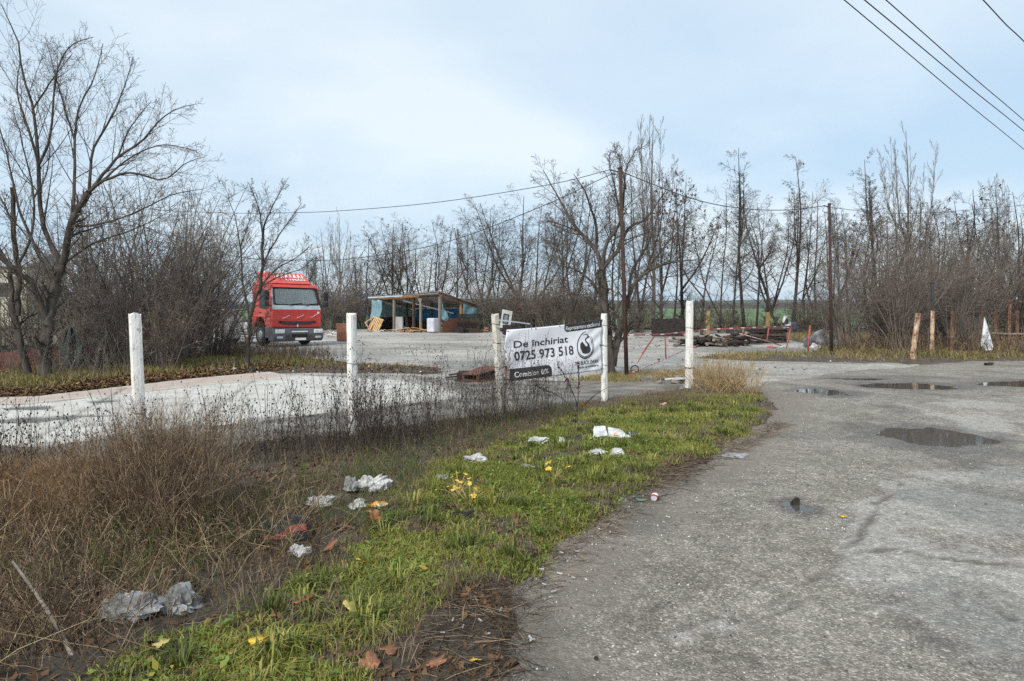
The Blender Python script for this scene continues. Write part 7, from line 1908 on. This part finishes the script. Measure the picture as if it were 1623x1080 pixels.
# black and red packaging
x, y, z = gl(452, 862, .05)
pk = thing('packaging', 'flattened black packaging with a red stripe in the weeds', 'packaging', (x, y, z), R(22)); pk.rotation_euler = (R(28), R(-6), R(24))
def bent(w, d, z0, y0, y1, m, name):
    V = []; nx_, ny_ = 12, 6
    for j in range(ny_ + 1):
        for i in range(nx_ + 1):
            u, v = i / nx_, j / ny_; X = (u - .5) * w; Y = y0 + (y1 - y0) * v
            V.append((X, Y, z0 + .018 * sin(X * 30) + .03 * sin(Y * 26 + X * 8)))
    F = [(j * (nx_ + 1) + i, j * (nx_ + 1) + i + 1, (j + 1) * (nx_ + 1) + i + 1, (j + 1) * (nx_ + 1) + i) for j in range(ny_) for i in range(nx_)]
    o = link(name, mesh_np(name, V, np.array(F), m, True), pk); o.modifiers.new('solid', 'SOLIDIFY').thickness = .006
bent(.30, .2, .02, -.10, .12, M['black_sheet'], 'wrapper'); bent(.28, .06, .028, -.045, -.005, M['gate_red'], 'red_stripe'); bent(.30, .2, .012, .10, .15, M['bumper'], 'flap')
# orange wrapper
x, y, z = gl(600, 812, .03)
crumple('orange_wrapper', 'orange and white wrapper in the weeds above the big brown leaf', 'wrapper', (x, y, z), (.075, .03, .04), mat('orange_wrap', (.75, .30, .03), (.80, .72, .62), 14, .4, 0, lo=.5, hi=.56), 41, .9, .6, 3)
# torn white carton
x, y, z = gl(966, 700, .0)
cn = thing('torn_carton', 'torn open white carton with rust stain lying in the grass', 'carton', (x, y, z - .015), R(8)); cn.scale = (.9, .9, .9)
M['carton'] = mat('carton', (.36, .36, .35), (.66, .68, .69), 9, .6, .2, 20)
_slab = slab
def slab(pts, th, dirv, k=9, amp=.014):   # limp card instead of a stiff board
    a, b2, c, d = [Vector(p) for p in pts]; V = []; F = []
    for j in range(k + 1):
        for i in range(k + 1):
            u, v = i / k, j / k; p = a.lerp(b2, u).lerp(d.lerp(c, u), v)
            p += Vector((mnoise.noise(p * 9) * amp * .8, mnoise.noise(p * 11 + Vector((5, 0, 0))) * amp * .8, mnoise.noise(p * 14 + Vector((0, 9, 0))) * amp + abs(mnoise.noise(p * 5)) * amp)); V.append(p)
    for j in range(k):
        for i in range(k): F.append((j * (k + 1) + i, j * (k + 1) + i + 1, (j + 1) * (k + 1) + i + 1, (j + 1) * (k + 1) + i))
    V2 = [p + Vector(dirv) * th * .3 for p in V]; n = len(V)
    return MB().add(V, F).add(V2, F)
slab([Vector((-.24, -.05, .05)), Vector((-.04, -.06, .07)), Vector((.0, .20, .15)), Vector((-.16, .22, .15))], .006, (0, 0, 1)).build('lid_flap', M['carton'], cn)
slab([Vector((-.04, -.08, .06)), Vector((.26, -.14, .05)), Vector((.16, .10, .13)), Vector((.02, .14, .15))], .006, (0, 0, 1)).build('lid_flap', M['carton'], cn)
slab([Vector((-.24, -.05, .0)), Vector((-.04, -.08, .0)), Vector((-.04, -.08, .055)), Vector((-.24, -.05, .05))], .006, (0, 1, 0)).build('side', M['black_sheet'], cn)
slab([Vector((-.04, -.08, .0)), Vector((.26, -.14, .0)), Vector((.26, -.14, .045)), Vector((-.04, -.08, .055))], .006, (0, 1, 0)).build('side', M['wood_dark'], cn)
slab([Vector((.24, -.03, .05)), Vector((.46, .05, .06)), Vector((.44, .12, .055)), Vector((.28, .06, .09))], .005, (0, 0, 1)).build('torn_strip', M['carton'], cn)
slab([Vector((.05, -.075, .0775)), Vector((.13, -.09, .0695)), Vector((.11, .0, .105)), Vector((.06, -.01, .108))], .004, (0, 0, 1)).build('rust_stain', mat('stain', (.55, .33, .22), (.7, .52, .42), 16, .7, 0), cn)
slab = _slab
# crushed can
x, y, z = gl(1038, 786, .03)
can = thing('drink_can', 'crushed red and white drinks can lying at the edge of the asphalt', 'can', (x, y, z), R(70))
bm = MB(); prof_ = []
V = []; F = []; nk, nl_ = 18, 9
for j in range(nl_):
    s_ = (j / (nl_ - 1) - .5) * .115; r = .031 * (.82 if j in (0, nl_ - 1) else 1)
    for i in range(nk):
        a = 2 * pi * i / nk; cr_ = 1 - .42 * max(0, sin(a)) * (.6 + .4 * sin(j * 1.7 + i * .5))
        V.append((s_, r * cos(a), r * sin(a) * cr_))
F = [(j * nk + i, j * nk + (i + 1) % nk, (j + 1) * nk + (i + 1) % nk, (j + 1) * nk + i) for j in range(nl_ - 1) for i in range(nk)]
bmx = MB(); bmx.add(V, F); bmx.build('body', M['gate_red'], can, smooth=True)
g = MB(); g.add([V[i] for i in range(nk)], [tuple(range(nk - 1, -1, -1))]); g.add([V[(nl_ - 1) * nk + i] for i in range(nk)], [tuple(range(nk))]); g.build('end', M['silver'], can)
V2 = [(p[0] * .35 + .004, p[1] * 1.012, p[2] * 1.02) for p in V]; k0 = [j * nk + i for j in range(nl_) for i in range(nk)]
F2 = [f for f in F if 8 > (f[0] % nk) >= 1]
bmx = MB(); bmx.add(V2, F2); bmx.build('white_band', M['white_paint'], can)
# stick, rock in the puddle
x, y, z = gl(730, 827, .03); MB().tube([(-.09, 0, .0), (-.02, .01, .015), (.05, 0, .01), (.1, .02, .03)], [.014, .018, .016, .008], 7).solo('stick', M['char'], (x, y, z), 'short dark broken stick lying in the green grass', 'stick', world=False)
x, y = gp(1262, 797); MB().box((0, 0, .02), (.075, .06, .07), Matrix.Rotation(.4, 3, 'Y'), taper=.45).solo('dark_stone', M['char'], (x, y, -.01), 'dark pointed stone sticking out of the smallest puddle', 'stone', world=False, bevel=.008)
x, y = gp(945, 1048); crumple('dark_stone', 'small round dark stone on the asphalt near the bottom edge', 'stone', (x, y, 0.012), (.013, .012, .014), M['char'], 44, .9, .2, 2)
P = [wp(20, 890, 3.45), wp(60, 945, 3.3), wp(100, 1010, 3.15), wp(135, 1085, 3.0)]
MB().tube(resample([tuple(p) for p in P], 8), np.linspace(.006, .012, 8), 6).solo('dead_stalk', M['wood_grey'], tuple(P[-1]), 'thick dead stalk slanting out of the brown brush at the photo corner', 'stalk')
# leaves
def leaf_mesh(seed, m, lobes=3):
    rg = np.random.default_rng(seed); V = [(0, 0, 0)]; n = 30
    for i in range(n):
        a = 2 * pi * i / n; r = (.62 + .38 * abs(cos(a * lobes / 2)) ** .8) * (1 - .25 * (abs(a - pi) < .3)) + rg.normal(0, .03)
        x_, y_ = r * cos(a), r * sin(a) * .9
        V.append((x_, y_, .28 * (x_ * x_ * rg.uniform(.3, .9) - .3 * y_ * y_) + rg.normal(0, .04)))
    F = [(0, 1 + i, 1 + (i + 1) % n) for i in range(n)]
    me = mesh_np('fallen_leaf', V, np.array(F), m); return me
ML = {k: mat('leaf_' + k, a, b_2, 3, .6, .2, 8) for k, a, b_2 in (('yellow', (.62, .36, .03), (.74, .52, .08)), ('brown', (.20, .085, .045), (.32, .15, .08)), ('pale', (.42, .33, .10), (.50, .44, .16)), ('rust', (.28, .06, .03), (.36, .11, .05)))}
LM = {(k, i): leaf_mesh(60 + i, ML[k], (5, 3)[i % 2]) for k in ML for i in range(2)}
def leaf(px, py, s, k, lab, i=0, dz=.035, tilt=.35, grp='fallen leaves on the verge'):
    o = link('fallen_leaf', LM[(k, i % 2)], None, gl(px, py, dz), (rt.normal(0, tilt), rt.normal(0, tilt), rt.uniform(0, 6.28))); o.scale = (s, s, s)
    o.modifiers.new('solid', 'SOLIDIFY').thickness = .01
    return tag(o, lab, 'leaf', grp)
leaf(593, 840, .085, 'brown', 'big brown lobed leaf standing in the grass under the orange wrapper', 0, .07, .8)
leaf(410, 1042, .05, 'yellow', 'yellow leaf in the grass at the bottom edge, by a pale green one', 0, .05)
leaf(448, 1038, .042, 'pale', 'pale green yellow leaf right beside the yellow one', 1, .05)
leaf(258, 1054, .045, 'pale', 'yellow green leaf under the brown brush at the bottom edge', 0, .06)
leaf(555, 983, .045, 'pale', 'pale yellow leaf in the middle of the green grass', 1, .05)
leaf(572, 907, .035, 'yellow', 'bright yellow leaf lying at the edge of the dry weeds', 0, .05)
leaf(480, 972, .06, 'rust', 'dark red brown leaf at the edge of brush and grass', 1, .05)
leaf(523, 880, .06, 'brown', 'dull brown leaf in weeds near the crumpled paper', 0, .04)
leaf(617, 1040, .05, 'brown', 'brown curled leaf on bare soil near the bottom edge', 1, .02)
leaf(692, 1058, .055, 'brown', 'reddish brown leaf on bare soil beside the road', 0, .02)
leaf(755, 1050, .035, 'yellow', 'small yellow leaf on dark twigs by the asphalt', 0, .02)
leaf(586, 1062, .055, 'brown', 'brown leaf at the very bottom of the bare soil', 1, .02)
leaf(1337, 814, .032, 'yellow', 'single yellow leaf lying flat on the asphalt', 0, .01, .1)
leaf(933, 793, .03, 'rust', 'small red leaf at the grass edge above the bare soil', 0, .03)
leaf(778, 840, .04, 'brown', 'brown leaf in the green grass by the dark stick', 1, .04)
# the yellow leaved plant
def yplant(px, py, n, s, lab, seed, k='yellow', h=.2):
    rg = np.random.default_rng(seed); x, y, z = gl(px, py); root = thing('yellow_plant', lab, 'plant', (x, y, z), 0, 'yellow leaved plants in the verge')
    g = MB()
    for i in range(n):
        a = rg.uniform(0, 6.28); r = rg.uniform(.02, h * .9); zz = rg.uniform(.05, h)
        p = Vector((r * cos(a), r * sin(a) * .7, zz)); g.tube([(0, 0, 0), p * .6 + Vector((0, 0, .02)), p], [.003, .002, .0015], 4)
        o = link('leaf', LM[(k, 0)], root, p, (rg.normal(.5, .4), rg.normal(0, .5), rg.uniform(0, 6.28))); o.scale = (s * rg.uniform(.7, 1.2),) * 3
    g.build('stem', ML['pale'], root)
yplant(726, 792, 11, .022, 'plant with the brightest yellow leaves, amid the green grass', 1)
yplant(745, 806, 8, .028, 'smaller yellow leaved plant just below the brightest one', 2)
yplant(880, 762, 9, .026, 'yellow leaved sprig in the grass below the torn carton', 3)
yplant(922, 655, 3, .05, 'yellow leaf sprig at the foot of the dark dock stalks', 4, h=.12)
# dark dock stalks with seed heads
def dock(px, py, tips, lab, seed):
    rg = np.random.default_rng(seed); x, y = gp(px, py); z = float(verge_z(np.array([x]), np.array([y]))[0]); root = thing('dock_plant', lab, 'plant', (x, y, z), 0, 'dark dead dock stalks')
    for tx_, ty_, seeds in tips:
        e = Vector((at(tx_, y) - x, rg.uniform(-.1, .1), zat(ty_, y) - z)); bend = Vector((e.x * -.12, 0, e.z * .06))
        P = resample([(rg.normal(0, .02), 0, -.02), tuple(e * .5 + bend), tuple(e)], 9)
        st = MB().tube(P, np.linspace(.0075, .003, 9), 5).build('stalk', M['char'], root)
        if seeds:
            g = MB()
            for k in range(34):
                u = rg.uniform(1 - seeds, 1.0); p = Vector(np.array([np.interp(u * 8, range(9), P[:, c_]) for c_ in range(3)])); s_ = rg.uniform(.008, .016)
                p += Vector(rg.normal(0, .012, 3)); g.box(p, (s_, s_, s_ * 1.5), Matrix.Rotation(rg.uniform(0, 3), 3, 'X') @ Matrix.Rotation(rg.uniform(0, 3), 3, 'Z'))
            g.build('seed_head', mat('dock_seed', (.04, .018, .014), (.09, .04, .03), 30, .9, 0) if 'dock_seed' not in bpy.data.materials else bpy.data.materials['dock_seed'], st)
dock(917, 664, [(883, 578, .45), (917, 573, .55), (846, 610, .35), (945, 628, 0), (966, 612, 0), (905, 618, 0)], 'dark dead dock plant with seed heads rising before the banner', 6)
# cigarette butts and paper specks at the roadside
bt = MB().tube([(-.013, 0, 0), (.013, 0, 0)], .0042, 6).mesh('cigarette_butt', M['bag_white'])
rb_ = np.random.default_rng(17)
spots = [(757, 990), (905, 877), (890, 898), (868, 915), (862, 893), (838, 1000), (720, 985), (812, 1070), (772, 1004), (876, 938), (906, 905), (915, 870), (850, 1003), (735, 998), (794, 962), (700, 1010), (880, 928), (895, 870), (1100, 790), (1063, 812)]
for i, (px, py) in enumerate(spots):
    o = link('cigarette_butt', bt, None, gl(px + rb_.uniform(-6, 6), py + rb_.uniform(-4, 4), .010), (0, rb_.normal(0, .2), rb_.uniform(0, 6.28)))
    s_ = rb_.uniform(.9, 1.5); o.scale = (s_, s_, s_); tag(o, 'white cigarette butt dropped on the soil beside the asphalt', 'cigarette butt', 'cigarette butts along the road edge')

# ------------------------------------------------------------------ thin winter haze
m = bpy.data.materials.new('haze'); m.use_nodes = True; t = m.node_tree
for n in list(t.nodes): t.nodes.remove(n)
o = t.nodes.new('ShaderNodeOutputMaterial'); v = t.nodes.new('ShaderNodeVolumePrincipled')
v.inputs['Color'].default_value = (0.82, 0.88, 0.95, 1); v.inputs['Density'].default_value = 0.00010; v.inputs['Anisotropy'].default_value = 0.2
t.links.new(v.outputs[0], o.inputs['Volume'])
tag(MB().box((0, 0, 26.0), (6000, 6000, 56)).build('haze', m), 'thin winter haze over the fields', 'haze', kind='stuff')
